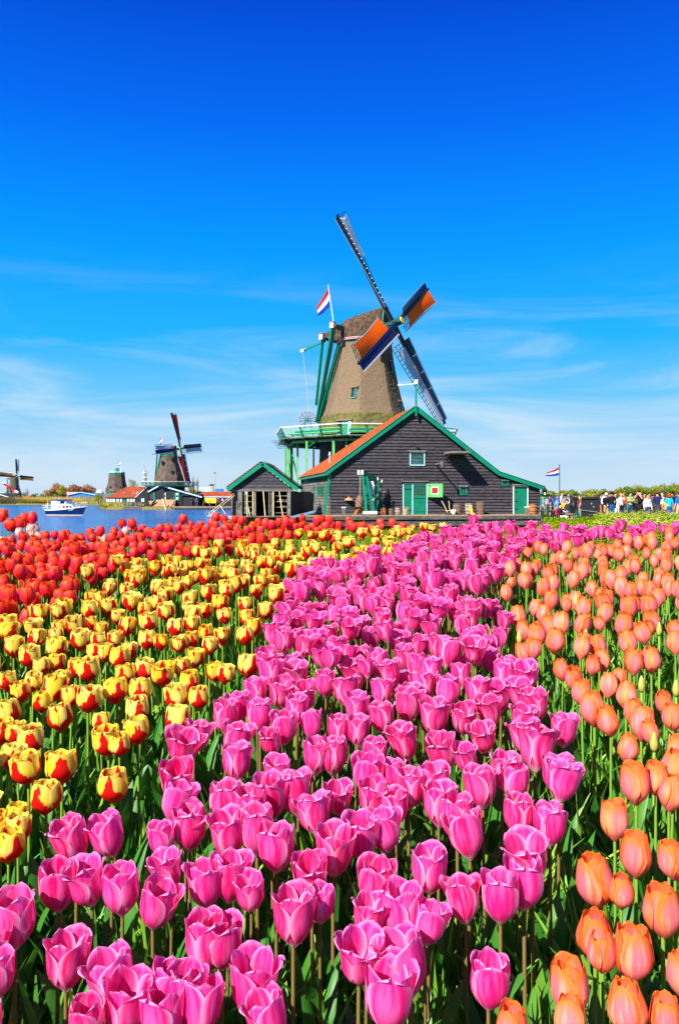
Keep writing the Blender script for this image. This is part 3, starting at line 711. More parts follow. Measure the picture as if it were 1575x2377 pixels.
# hanging barrel: things that hang are their own
c = hp_(833.5, 1166, -1.95); hb = thing('hanging_barrel', 'dark barrel hanging askew from the hoist rope with open bottom', 'barrel', c - Vector((0, 0, .5)))
axis = Vector((.16, .25, .95)).normalized(); u_ = axis.cross(Vector((0, 1, 0))).normalized(); w_ = axis.cross(u_)
n = 14
for k in range(n):
    a0, a1 = 2 * math.pi * (k + .04) / n, 2 * math.pi * (k + .96) / n; rings = []
    for i in range(7):
        q = i / 6; rr_ = .25 * (1 + .14 * math.sin(math.pi * q))
        rings.append([c + axis * (q - .5) * .82 + (u_ * math.cos(a) + w_ * math.sin(a)) * x for a, x in ((a0, rr_), (a1, rr_), (a1, rr_ - .02), (a0, rr_ - .02))])
    MB().loft(rings).build('stave', M['oak_brown'], hb)
for q in (.06, .35, .65, .94):
    rr_ = .25 * (1 + .14 * math.sin(math.pi * q)) + .006
    rings = [[c + axis * ((q - .5) * .82 + dz) + (u_ * math.cos(a) + w_ * math.sin(a)) * rr_ for a in np.linspace(0, 2 * math.pi, 18, endpoint=False)] for dz in (-.02, .02)]
    MB().loft(rings, cap=False).build('hoop', M['hoop'], hb)
MB().tube([c - axis * .36, c - axis * .34], .225, 16).build('inside_head', M['inside'], hb)

# ================================================================ boat shed left of the barn
SY = 54.0
shed = thing('boat_shed', 'small black gabled shed with green barge boards standing open at the waterside', 'shed', (XY(608, SY), SY, 0.1))
def q3(px, py, dy=0): 
    v = P(px, py, SY); v.y += dy; return v
GZ = ZY(1198, SY)
SD = 7.0
# gable boards
pk_y, ev_y = 1080, 1140
zrow = ZY(1137.5, SY); ztop = ZY(1082, SY); pitch2 = .215
xc = XY(611, SY); half = XY(686, SY) - xc
while zrow < ztop - .05:
    fr_ = (ztop - (zrow + pitch2 * .5)) / (ztop - ZY(1140, SY)); hw = half * fr_ * .93
    pr = [(-.06, zrow), (0, zrow), (.04, zrow + pitch2 + .02), (-.012, zrow + pitch2 + .02)]
    MB().loft([[(xc - hw, SY + a, b_) for a, b_ in pr], [(xc + hw, SY + a, b_) for a, b_ in pr]]).build('board', M['tar'], shed)
    zrow += pitch2
MB().prism([(xc - half * .93, SY + .05, ZY(1138, SY)), (xc + half * .93, SY + .05, ZY(1138, SY)), (xc, SY + .05, ztop - .1)], (0, .08, 0)).build('gable_core', M['tar_dark'], shed)
pkp = Vector((XY(610, SY), SY - .3, ZY(1077, SY)))
for sx, px, py in ((-1, 528, 1137), (1, 690, 1136)):
    e = Vector((XY(px, SY), SY - .3, ZY(py, SY)))
    d_ = (e - pkp).normalized(); up = Vector((0, -1, 0)).cross(d_); up = up if up.z > 0 else -up
    MB().beam(pkp - d_ * .02, e, .07, .27, up=up).build('barge_board', M['green'], shed)
    MB().prism([pkp + Vector((0, .04, .05)), e + Vector((0, .04, .05)), e + Vector((0, SD, .05)), pkp + Vector((0, SD, .05))], up * .1).build('roof_slab', M['tar_dark'], shed)
    # roof tiles as courses
    Ls = (e - pkp).length; nc = 14
    for i in range(nc):
        a = pkp + d_ * (Ls * i / nc) + up * .17 + Vector((0, .06, .05)); b_ = pkp + d_ * (Ls * (i + 1.06) / nc) + up * .23 + Vector((0, .06, .05))
        MB().prism([a, b_, b_ + Vector((0, SD - .1, 0)), a + Vector((0, SD - .1, 0))], up * -.03).build('tile_course', M['tile_orange'] if sx < 0 else M['tar'], shed)
# posts and rails of the open front
zl_ = ZY(1139, SY)
for px, wd, mm in ((556.5, .3, M['wood_grey']), (543, .36, M['wood_grey']), (590, .2, M['wood_grey']), (586.5, .07, M['wood_pole']), (624, .09, M['wood_grey']), (630.5, .14, M['wood_grey']), (634, .06, M['wood_pole']), (670, .22, M['wood_grey']), (667, .06, M['wood_pole'])):
    dy = random.uniform(0, .1) + (0.4 if px in (543,) else 0)
    MB().beam((XY(px, SY), SY + dy, GZ), (XY(px, SY), SY + dy, zl_), wd, .14, up=(0, 1, 0)).build('post', mm, shed)
MB().beam((XY(528, SY), SY - .02, zl_ + .02), (XY(680, SY), SY - .02, zl_ + .02), .1, .14).build('lintel', M['wood_grey'], shed)
for py in (1151, 1164.5, 1177.5, 1190.5):
    for a, b_ in ((556, 586), (635, 667)):
        MB().beam((XY(a, SY), SY + .3, ZY(py, SY)), (XY(b_, SY), SY + .3, ZY(py, SY)), .35, .05, up=(0, 0, 1)).build('shelf', M['wood_grey'], shed)
for a, b_, y0 in ((555, 572, 1160), (555, 573, 1173), (644, 666, 1160), (648, 666, 1175), (558, 572, 1149)):
    for j in range(3):
        MB().beam((XY(a, SY), SY + .35, ZY(y0 + j * 2.1, SY)), (XY(b_ + random.uniform(-2, 2), SY), SY + .35, ZY(y0 + j * 2.1, SY)), .3, .05).build('stored_plank', M['wood_grey'], shed)
for a, b_ in (((574, 1141), (575, 1198)), ((611, 1141), (616, 1198)), ((648, 1141), (656.5, 1198)), ((575, 1170), (581, 1197))):
    MB().tube([q3(*a, -.18), q3(*b_, -.35)], .04, 7).build('pole', M['wood_pole'], shed)
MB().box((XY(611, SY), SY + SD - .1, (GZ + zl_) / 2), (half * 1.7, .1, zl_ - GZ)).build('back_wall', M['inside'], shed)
MB().beam((XY(672, SY), SY + .1, (GZ + zl_) / 2), (XY(672, SY), SY + SD, (GZ + zl_) / 2), .1, zl_ - GZ).build('side_wall', M['tar_dark'], shed)
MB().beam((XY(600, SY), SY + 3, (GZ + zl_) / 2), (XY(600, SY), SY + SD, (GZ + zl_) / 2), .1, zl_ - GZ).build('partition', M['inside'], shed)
for i, px in enumerate(np.linspace(540, 672, 24)):
    MB().box((XY(px, SY), SY + SD / 2 - .2, GZ - .03), (.17, SD + .7, .05)).build('floor_plank', M['wood_grey'], shed)
MB().beam((XY(537, SY), SY + .1, (GZ + zl_) / 2), (XY(537, SY), SY + SD, (GZ + zl_) / 2), .1, zl_ - GZ).build('side_wall', M['grey_board'], shed)
# dark lean-to wall between shed and barn
lt = thing('lean_to', 'dark tarred lean-to wall between the small shed and the barn', 'lean-to', (XY(690, SY), SY + 1, 0))
MB().prism([q3(674, 1199, .6), q3(716, 1199, 6.0), q3(716, 1145, 6.0), q3(674, 1140, .6)], (0.1, .6, 0)).build('wall_panel', M['tar_dark'], lt)
MB().prism([q3(694, 1140, 3.5), q3(714, 1141, 5.9), q3(714, 1199, 5.9), q3(694, 1180, 3.5)], (.05, -.1, 0)).build('fence_panel', M['tar'], lt)
MB().beam(q3(674, 1201, -.6), q3(727, 1188, -.3), .06, .16).build('gang_board', M['blue_edge'], lt)
# mooring poles and gangway left of the shed
gw = thing('gangway', 'slanting pole gangway going down from the small shed to the water', 'gangway', (XY(520, SY), SY, 0))
for a, b_ in (((545, 1146), (487, 1192)), ((547, 1150), (489, 1196)), ((488, 1194), (548, 1199)), ((484, 1197), (548, 1203)), ((497, 1185), (512, 1197)), ((512, 1172), (530, 1199))):
    MB().tube([q3(*a, -.6), q3(*b_, -.6)], .024, 6).build('pole', M['wood_pole'] if a[1] < 1160 else M['white'], gw)
# ================================================================ windmills
def octa(cx, cy, r, z, off, n=8, sub=1):
    """ring with corners at angle off + k*360/n measured from -Y towards +X; sub points along every side"""
    pts = []
    for k in range(n):
        a0 = off + 2 * math.pi * k / n; a1 = off + 2 * math.pi * (k + 1) / n
        p0 = Vector((cx + r * math.sin(a0), cy - r * math.cos(a0), z)); p1 = Vector((cx + r * math.sin(a1), cy - r * math.cos(a1), z))
        for j in range(sub): pts.append(p0.lerp(p1, j / sub))
    return pts
def thatch_loft(cx, cy, prof, off, sub, rows, noise, n=8):
    """prof list of (r,z); denser rings with a shaggy surface and slightly rounded corners"""
    zs = np.linspace(prof[0][1], prof[-1][1], rows); rs = np.interp(zs, [p[1] for p in prof], [p[0] for p in prof])
    rings = []
    for z, r in zip(zs, rs):
        ring = octa(cx, cy, r, z, off, n, sub); out = []
        for i, p in enumerate(ring):
            d = Vector((p.x - cx, p.y - cy, 0)); k = 1 + random.gauss(0, noise)
            if i % sub == 0: k *= 0.988
            out.append(Vector((cx + d.x * k, cy + d.y * k, z)))
        rings.append(out)
    return rings
def flag(name, label, pole0, pole1, pts, group=None, rad=.05, mat_pole='white', wave=.25):
    """pole plus a striped cloth; pts = hoist top, hoist foot, fly top, fly foot"""
    f = thing(name, label, 'flag', pole0, group)
    MB().tube([pole0, pole1], [rad, rad * .7], 7).build('pole', M[mat_pole], f)
    MB().lathe(Vector(pole1), [(rad * .7, 0), (rad * 1.3, rad * .9), (rad * .4, rad * 2)], 8).build('finial', M[mat_pole], f)
    ht, hf, ft, ff = [Vector(p) for p in pts]
    n = 10
    for k, mm in enumerate(('flag_red', 'flag_white', 'flag_blue')):
        rows = []
        for v in np.linspace(k / 3, (k + 1) / 3, 4):
            row = []
            for i in range(n + 1):
                u = i / n; p = ht.lerp(hf, v).lerp(ft.lerp(ff, v), u)
                sag = math.sin(u * 7 + v * 2.2) * wave * u * (ht - ft).length * .35
                nn = (ft - ht).cross(hf - ht).normalized()
                row.append(p + nn * sag + Vector((0, 0, -abs(math.sin(u * 3.1)) * .04 * (ht - ft).length)))
            rows.append(row)
        MB().loft(rows, closed=False, cap=False).build('stripe', M[mm], f, smooth=True)
    return f

def sail(parent, H, b, c, n, L, cfg, D=1.0):
    """one sail: stock along b, cloth side c, shaft direction n; cfg: cloth material, start/end share, edge material"""
    clothm, s0, s1, edge = cfg; sgn_ = True
    st = MB().beam(H, H + b * L, .42 * D, .36 * D, up=n, w1=.2 * D, h1=.18 * D).build('sail', M['navy'] if edge == 'white' else M['tar_dark'], parent)
    W = 1.62 * D; WB = .78 * D
    def ch(r, sgn=1):
        be = R(24) * (1 - r) - R(8) * r
        return (c * math.cos(be) - n * math.sin(be)) * sgn
    def pt(r, w, lift=0): return H + b * (L * r) + ch(r) * w + n * lift
    # lattice: hemlaths and bars
    mb = MB()
    r = 0.17; step = 0.46 * D / L
    while r < 0.995:
        mb.beam(pt(r, -.02 * D, -.1 * D), pt(r, W * (1 if r > .2 else .8), -.1 * D), .05 * D, .05 * D, up=n)
        r += step
    mb.build('sail_bar', M['tar_dark'] if edge != 'white' else M['wood_grey'], st)
    for w in (W * .34, W * .67, W):
        mb = MB()
        rs = np.linspace(.17, .995, 14)
        for a, b2 in zip(rs, rs[1:]): mb.beam(pt(a, w, -.1 * D), pt(b2, w, -.1 * D), .045 * D, .045 * D, up=n)
        mb.build('hemlath', M['tar_dark'] if edge != 'white' else M['wood_grey'], st)
    # cloth: a slightly bellied sheet with a scalloped edge
    if clothm:
        n1, n2 = 22, 7; rows = []
        for i in range(n1 + 1):
            u = i / n1; r = s0 + (s1 - s0) * u; row = []
            for j in range(n2 + 1):
                v = j / n2; lo = .06 * D + (.0 if s0 < .4 else 0)
                wid = W * ((.96 if 'grey' not in clothm else .80) - .10 * math.sin(math.pi * u))
                w = lo + (wid - lo) * v
                rr = r + (.025 * math.sin(math.pi * v) * (1 if i == 0 else 0)) - (.02 * math.sin(math.pi * v) * (1 if i == n1 else 0))
                row.append(pt(rr, w, .07 * D + .015 * D * math.sin(7 * u + 3 * v) + .05 * D * math.sin(math.pi * v)))
            rows.append(row)
        MB().loft(rows, closed=False, cap=False).build('sail_cloth', M[clothm], st, smooth=True)
        mb = MB()
        for row in (0,):
            for a, b2 in zip(rows, rows[1:]): mb.beam(a[-1] + ch(.5) * .05 * D, b2[-1] + ch(.5) * .05 * D, .035 * D, .035 * D, up=n)
        mb.build('leech_rope', M['white'], st)
    # leading boards on the other side
    k = 5; rs = np.linspace(.17, .985, k + 1)
    for a, b2 in zip(rs, rs[1:]):
        MB().prism([pt(a + .003, -.12 * D, .02), pt(b2 - .003, -.12 * D, .02), pt(b2 - .003, -WB, .02 + .12 * D), pt(a + .003, -WB, .02 + .12 * D)], n * -.05 * D).build('leading_board', M['navy'], st)
    mb = MB(); mb.beam(pt(.17, -WB - .06 * D, .16 * D), pt(.985, -WB - .06 * D, .16 * D), .13 * D, .05 * D, up=n); mb.build('board_edge', M['white'] if edge == 'white' else M['blue_edge'], st)
    mb = MB(); r = .2 if clothm == 'grey_cloth' and s0 > .5 else 2
    while r < .98:
        mb.box(tuple(pt(r, -.02 if sgn_ else -.1 * D, .19 * D)), (.07 * D, .07 * D, .09 * D)); r += .5 * D / L
    if mb.v: mb.build('clamp', M['white'], st, kind='stuff')
    return st

def cap_mb(cx, cy, z0, ax, D, t0=-3.9, t1=2.5, wmax=2.6, hf=3.3, hr=1.9, n=13, rows=13):
    """boat shaped thatched cap along horizontal axis ax"""
    side = Vector((-ax.y, ax.x, 0)); rings = []
    for i in range(rows):
        u = i / (rows - 1); t = (t0 + (t1 - t0) * u) * D
        w = wmax * D * (math.sin(math.pi * min(1, (u * .80 + .16))) ** .62)
        h = (hr * (.16 + .84 * math.sin(min(1, u * 1.9) * math.pi / 2)) + (hf - hr) * (u ** 1.3)) * D
        zb = z0 + (.9 * D * max(0, 1 - u * 3.0) ** 1.3)
        ring = []
        for k in range(n):
            a = math.pi * k / (n - 1); x = -math.cos(a); y = math.sin(a)
            y = y ** .9; x = math.copysign(abs(x) ** .9, x)
            kx = 1 + random.gauss(0, .006)
            ring.append(Vector((cx, cy, 0)) + ax * t + side * (x * w * kx) + Vector((0, 0, zb + y * h * kx)))
        rings.append(ring)
    return rings

# ---------------- the big windmill
CX, CY = XY(845, 78), 78.0
big = thing('windmill', 'big thatched windmill with orange sails towering behind the black barn', 'windmill', (CX, CY, 0))
OFF = R(-8)
body = MB().loft(thatch_loft(CX, CY, [(4.42, 9.3), (4.05, 10.2), (3.68, 11.5), (3.36, 12.9), (3.08, 14.3), (2.88, 15.6), (2.78, 16.7)], OFF, 7, 38, .0022)).build('thatched_tower', M['thatch'], big)
MB().loft(thatch_loft(CX, CY, [(4.85, 7.5), (4.80, 8.1), (4.62, 8.8), (4.45, 9.45)], OFF, 7, 9, .006)).build('mossy_skirt', M['thatch_moss'], big)
MB().loft([octa(CX, CY, 4.75, 0, OFF), octa(CX, CY, 4.45, 7.4, OFF)]).build('wooden_base', M['tar_dark'], big)
for k in (6, 7, 0):   # boards of the visible base faces
    for i in range(26):
        z = .3 + i * .27
        a0, a1 = OFF + k * R(45), OFF + (k + 1) * R(45)
        rr_ = 4.75 - .3 * z / 7.4
        p0 = Vector((CX + rr_ * math.sin(a0), CY - rr_ * math.cos(a0), z)); p1 = Vector((CX + rr_ * math.sin(a1), CY - rr_ * math.cos(a1), z))
        o_ = ((p0 + p1) / 2 - Vector((CX, CY, z))).normalized()
        MB().beam(p0 + o_ * .03, p1 + o_ * .03, .05, .25).build('board', M['tar'], big)
# tower window, stage door and slits
def on_facet(px, py, zr):
    # point on the tower surface facing us at facet -8..37
    z = None
    a = R(14.5); nrm = Vector((math.sin(a), -math.cos(a), 0)); Y = 74.5
    for _ in range(6):
        X = XY(px, Y); z = ZY(py, Y); r_ = np.interp(z, [7.5, 8.8, 9.4, 10.2, 11.5, 12.9, 14.3, 15.6, 16.7], [4.85, 4.62, 4.42, 4.05, 3.68, 3.36, 3.08, 2.88, 2.78]) * math.cos(R(22.5))
        Y = CY - (r_ - (X - CX) * nrm.x) / -nrm.y
        Y = CY - (r_ - (X - CX) * math.sin(a)) / math.cos(a)
    return Vector((X, Y, z)), nrm
def facet_frame(ph):
    nrm = Vector((math.sin(ph), -math.cos(ph), 0)); return nrm, Vector((math.cos(ph), math.sin(ph), 0))
def tower_r(z): return np.interp(z, [7.5, 8.8, 9.4, 10.2, 11.5, 12.9, 14.3, 15.6, 16.7], [4.85, 4.62, 4.42, 4.05, 3.68, 3.36, 3.08, 2.88, 2.78]) * math.cos(R(22.5))
def opening(ph, off, z0, z1, wd, parent, door=False):
    nrm, tg = facet_frame(ph); zc = (z0 + z1) / 2
    c = Vector((CX, CY, 0)) + nrm * tower_r(z0) + tg * off
    c2 = Vector((CX, CY, 0)) + nrm * tower_r(z1) + tg * off
    pa = [c - tg * wd / 2 + Vector((0, 0, z0)), c + tg * wd / 2 + Vector((0, 0, z0)), c2 + tg * wd / 2 + Vector((0, 0, z1)), c2 - tg * wd / 2 + Vector((0, 0, z1))]
    w_ = MB().prism([p + nrm * .07 for p in pa], nrm * -.2).build('tower_window' if not door else 'stage_door', M['inside'], parent)
    cc = (c + c2) / 2
    MB().prism([p + nrm * .10 for p in (pa[0], pa[1], pa[1].lerp(pa[2], .12), pa[0].lerp(pa[3], .12))], nrm * -.06).build('sill', M['green'], w_)
    MB().prism([p + nrm * .10 for p in (pa[0].lerp(pa[1], .8), pa[1], pa[2], pa[3].lerp(pa[2], .8))], nrm * -.06).build('frame', M['lightblue'] if door else M['green'], w_)
    MB().prism([p + nrm * .09 for p in (pa[0].lerp(pa[1], .35), pa[0].lerp(pa[1], .8), pa[3].lerp(pa[2], .8), pa[3].lerp(pa[2], .35))], nrm * -.03).build('leaf' if not door else 'door_leaf', M['green'] if door else M['glass'], w_)
    # thatch eyebrow over the opening
    MB().prism([pa[3] + Vector((0, 0, -.02)) + nrm * .22 - tg * .12, pa[2] + Vector((0, 0, -.02)) + nrm * .22 + tg * .12, pa[2] + Vector((0, 0, .14)) + tg * .12, pa[3] + Vector((0, 0, .14)) - tg * .12], Vector((0, 0, .05))).build('thatch_brow', M['thatch'], w_)
opening(R(-30.5), .75, 10.9, 11.95, .55, big)
opening(R(-30.5), .2, 7.3, 8.7, 1.5, big, True)
opening(R(59.5), .2, 13.6, 14.8, .4, big)
opening(R(59.5), .6, 9.8, 10.8, .45, big)
# curb under the cap
MB().loft([octa(CX, CY, 2.75, 16.55, OFF), octa(CX, CY, 2.75, 16.78, OFF)]).build('curb_ring', M['green'], big)
MB().lathe((CX, CY, 0), [(2.86, 16.82), (2.86, 17.0)], 32).build('curb_board', M['white'], big)
MB().lathe((CX, CY, 0), [(2.88, 16.87), (2.88, 16.96)], 32).build('curb_stripe', M['red'], big)
YAW, TILT, PH, LEN = R(56.2), R(15.8), R(31.2), 11.2
def mill_axes(yaw, tilt):
    n = Vector((math.sin(yaw) * math.cos(tilt), -math.cos(yaw) * math.cos(tilt), math.sin(tilt)))
    r_ = Vector((math.cos(yaw), math.sin(yaw), 0)); u = r_.cross(n).normalized()
    if u.z < 0: u = -u
    return n, r_, u
n_, r_, u_ = mill_axes(YAW, TILT)
HUB = P(916, 750, 74.0)
axh = Vector((math.sin(YAW), -math.cos(YAW), 0)); sd = Vector((math.cos(YAW), math.sin(YAW), 0))
rings = cap_mb(CX, CY, 16.9, axh, 1.0, t0=-3.9, t1=2.45, wmax=2.75, hf=3.35, hr=2.2, rows=19, n=19)
cap = MB().loft(rings).build('cap', M['thatch_cap'], big)
# green front of the cap with horizontal boards
fr = rings[-1]; zb = 17.0
for i in range(11):
    z = zb + .1 + i * .29; xs = [p for p in fr if p.z >= z + .1]
    if len(xs) < 2: break
    a, b_ = xs[0], xs[-1]
    MB().beam(Vector((a.x, a.y, z)) + axh * .06, Vector((b_.x, b_.y, z)) + axh * .06, .08, .24).build('front_board', M['green_dark'], cap)
mb = MB()
for a, b_ in zip(fr, fr[1:]): mb.beam(a + axh * .08, b_ + axh * .08, .1, .12, up=axh)
mb.build('front_trim', M['green'], cap)
CC = Vector((CX, CY, 0))
# windshaft
MB().tube([HUB - n_ * 4.5, HUB + n_ * .75], [.42, .36], 12).build('windshaft', M['green_dark'], big)
MB().tube([HUB + n_ * .75, HUB + n_ * .85], [.34, .3], 12).build('shaft_end', M['yellow'], big)
for q in (-.28, .28): MB().box(tuple(HUB + n_ * q), (.9, .9, .25), YAW).build('poll_end', M['green_dark'], big)
MB().beam(HUB + Vector((0, 0, -.9)) - n_ * 2.0 - sd * 1.6, HUB + Vector((0, 0, -.9)) - n_ * 2.0 + sd * 1.6, .3, .35).build('breast_beam', M['green'], big)
# sails: order right-up, up-left, left-down, right-down
dirs = [(r_ * math.cos(PH + k * math.pi / 2) + u_ * math.sin(PH + k * math.pi / 2)) for k in range(4)]
cfgs = [('orange_cloth', .24, .965, 'blue'), ('grey_cloth', .60, .97, 'blue'), ('orange_cloth', .22, .955, 'white'), ('grey_cloth', .20, .96, 'blue')]
for k in range(4):
    b_ = dirs[k]; c_ = dirs[k - 1]       # clockwise neighbour is the cloth side
    Hk = HUB + n_ * (.24 if k % 2 == 0 else -.2)
    if k == 2:   # this end shows its boards in white
        sail(big, Hk, b_, c_, n_, 10.9, cfgs[k])
    else: sail(big, Hk, b_, c_, n_, LEN if k != 0 else 11.0, cfgs[k])
# tail construction
def cp(a, b_, z): return CC - axh * a - sd * b_ + Vector((0, 0, z))
foot = P(733, 968, 80.3)
lo = cp(.9, 4.15, 17.95); lo2 = cp(.9, -4.15, 17.95)
MB().beam(lo, lo2, .34, .42).build('long_cross_beam', M['green_dark'], big)
sh = cp(3.55, 2.2, 17.45); sh2 = cp(3.55, -2.2, 17.45)
MB().beam(sh, sh2, .3, .34).build('short_cross_beam', M['green_dark'], big)
for q in (lo, sh):
    e = MB().beam(q + sd * .1, q - sd * .42, .42, .5).build('beam_head', M['white'], big)
    MB().beam(q + sd * .0 - Vector((0, 0, .18)), q - sd * .38 - Vector((0, 0, .18)), .44, .18).build('red_band', M['red'], e)
    MB().beam(q + sd * .0 + Vector((0, 0, .3)), q - sd * .38 + Vector((0, 0, .3)), .46, .14).build('red_band', M['red'], e)
MB().beam(lo, foot + Vector((.1, -.2, -.4)), .42, .42, w1=.3, h1=.3).build('long_brace', M['green'], big)
MB().beam(sh, foot + Vector((0, -.2, 1.2)), .24, .24).build('short_brace', M['green'], big)
MB().beam(cp(2.2, 0, 17.2), foot + Vector((.1, 0, -.6)), .46, .5).build('tail_pole', M['green'], big)
MB().beam(lo2, foot + Vector((.1, .3, -.4)), .3, .3).build('long_brace', M['green'], big)
MB().beam(P(786, 802, 76.2), foot + Vector((.3, -.3, -.3)), .3, .4).build('tail_brace', M['green'], big)
arm0, arm1 = P(754, 792, 78.5), P(702, 814, 80.5)
MB().beam(arm0, arm1, .13, .16).build('brake_lever', M['green'], big)
MB().beam(arm1 + Vector((.35, 0, .1)), arm1 + Vector((-.25, 0, -.08)), .22, .3).build('lever_end', M['white'], big)
MB().tube([arm1, P(717, 960, 80)], .022, 5).build('brake_rope', M['rope'], big)
# capstan wheel
wc = P(712.5, 974, 79.6); wx = Vector((.97, -.24, 0)); 
for i in range(12):
    a = R(15 + 30 * i); dv = Vector((.24, .97, 0)) * 0 + Vector((1, 0, 0)) * math.cos(a) + Vector((0, 0, 1)) * math.sin(a)
    MB().beam(wc, wc + dv * .8, .05, .05, up=(0, 1, 0)).build('capstan_spoke', M['tar_dark'], big)
rim = [wc + Vector((math.cos(a) * .8, 0, math.sin(a) * .8)) for a in np.linspace(0, 2 * math.pi, 25)]
MB().tube(rim, .03, 5, cap=False).build('capstan_rim', M['red'], big)
MB().tube([wc - Vector((0, .3, 0)), wc + Vector((0, .3, 0))], .14, 10).build('capstan_hub', M['oak_brown'], big)
MB().beam(wc - Vector((.2, 0, 0)), Vector((wc.x - .6, wc.y, 7.1)), .12).build('capstan_leg', M['green'], big)
MB().beam(wc + Vector((.3, 0, 0)), Vector((wc.x + .7, wc.y, 7.1)), .12).build('capstan_leg', M['green'], big)

def stage(mill, cx, cy, off, rin, rout, zd, rail_h, D, posts=None, full=True, gm='green', postm='green_lit', n=8, nsub=3):
    """gallery: deck boards, joists, rails, uprights"""
    mb = MB()
    for k in range(n):
        a0 = off + 2 * math.pi * k / n; a1 = off + 2 * math.pi * (k + 1) / n
        P0 = Vector((math.sin(a0), -math.cos(a0), 0)); P1 = Vector((math.sin(a1), -math.cos(a1), 0)); c = Vector((cx, cy, 0))
        m_ = int(22 * D) if full else 6
        for i in range(m_):
            f0, f1 = (i + .04) / m_, (i + .96) / m_
            o0, o1 = P0.lerp(P1, f0), P0.lerp(P1, f1); ro = rout + random.uniform(0, .22 * D)
            dz = random.uniform(0, .015)
            mb.prism([c + o0 * rin + Vector((0, 0, zd + dz)), c + o1 * rin + Vector((0, 0, zd + dz)), c + o1 * ro + Vector((0, 0, zd + dz)), c + o0 * ro + Vector((0, 0, zd + dz))], (0, 0, -.06 * D))
    dk = mb.build('stage_deck', M['wood_grey'], mill)
    if full:   # joists sticking out
        for k in range(n * 4):
            a = off + 2 * math.pi * (k + .5) / (n * 4); q = math.cos(R(180 / n)) / math.cos((a - off) % (2 * math.pi / n) - math.pi / n)
            d = Vector((math.sin(a), -math.cos(a), 0)); c = Vector((cx, cy, zd - .16 * D))
            MB().beam(c + d * rin, c + d * (rout * q + .35 * D), .1 * D, .16 * D).build('joist', M['tar_dark'], mill)
    for rad, z, w, h in ((rout * .90, zd - .36 * D, .16 * D, .22 * D), (rout * .99, zd - .03 * D, .06, .16 * D)):
        ring = octa(cx, cy, rad, z, off, n)
        for a, b_ in zip(ring, ring[1:] + ring[:1]): MB().beam(a, b_, w, h).build('ring_beam', M[postm], mill)
    top = octa(cx, cy, rout * 1.05, zd + rail_h, off, n); bot = octa(cx, cy, rout * .985, zd, off, n)
    for k in range(n):
        a, b_ = top[k], top[(k + 1) % n]; c, d = bot[k], bot[(k + 1) % n]
        MB().beam(a, b_, .09 * D, .09 * D).build('top_rail', M['white'], mill)
        for f, th in ((.36, .09), (.68, .09)):
            MB().beam(c.lerp(a, f), d.lerp(b_, f), .05 * D, th * D).build('mid_rail', M[postm], mill)
        for j in range(nsub):
            f = j / nsub; MB().beam(c.lerp(d, f) - Vector((0, 0, .15 * D)), a.lerp(b_, f), .10 * D, .10 * D).build('rail_post', M['green_dark'] if full else M[gm], mill)
            if full and j: MB().beam(c.lerp(d, f) + (Vector((cx, cy, zd)) - c.lerp(d, f)).normalized() * -.5, c.lerp(d, f).lerp(a.lerp(b_, f), .75), .06, .06).build('rail_brace', M['green'], mill)
    return dk
OFS = R(-15.3)
stage(big, CX, CY, OFS, 4.4, 8.85, 6.98, 1.0, 1.0)
# green balustrade sheet behind the front rail: chest boards
for k in (7, 0):
    ring = octa(CX, CY, 8.2, 7.45, OFS); MB().beam(ring[k].lerp(ring[(k + 1) % 8], .08), ring[k].lerp(ring[(k + 1) % 8], .92), .05, .34).build('rail_panel', M['green'], big)
# uprights
for px, Yp, py0, wd, mt_ in ((711, 71.6, 1196, .20, 'green_lit'), (803, 70.3, 1192, .17, 'green_lit'), (773, 70.7, 1192, .22, 'green_lit'), (690, 75.6, 1193, .2, 'green_lit'), (667, 78.2, 1180, .34, 'green_lit'), (676, 79, 1180, .26, 'green_lit'), (727, 84.5, 1188, .17, 'green'), (663, 83, 1180, .16, 'green'), (880, 70, 1192, .2, 'green_lit'), (960, 73, 1190, .2, 'green_lit'), (1010, 78, 1190, .2, 'green_lit'), (990, 84, 1190, .2, 'green')):
    X = XY(px, Yp); MB().beam((X, Yp, -.1), (X, Yp, 6.55), wd, wd, up=(0, 1, 0)).build('stage_post', M[mt_], big)
for a, b_ in ((P(671, 1030, 78.5), P(690, 1110, 76.2)), (P(664, 1040, 79.5), P(676, 1110, 79)), (P(711, 1040, 71.6), P(735, 1022, 72))):
    MB().beam(a, b_, .12).build('stage_brace', M['green'], big)
MB().beam(P(661, 1118, 78.6), P(684, 1134, 78.4), .3, .25).build('cross_tie', M['green_lit'], big)
# trellis end of the balustrade at left
for i in range(6):
    z = 6.95 - .0 - i * .14; MB().beam((CX - 9.1 + i * .12, CY - 2.4, z - .1), (CX - 6.4, CY - 3.4, z - .1), .05, .05).build('joist', M['green_dark'], big)
# flag of the big mill
p0 = P(775, 758, 76.2); p1 = P(761, 664, 76.2)
fl = flag('flag', 'large red white and blue flag drooping from a tilted pole on the big windmill cap', p0, p1, [P(760.5, 668, 76.2), P(765, 712, 76.2), P(732, 716, 75.6), P(737, 734, 75.6)], 'flags on poles', .07, 'lightblue', .18)

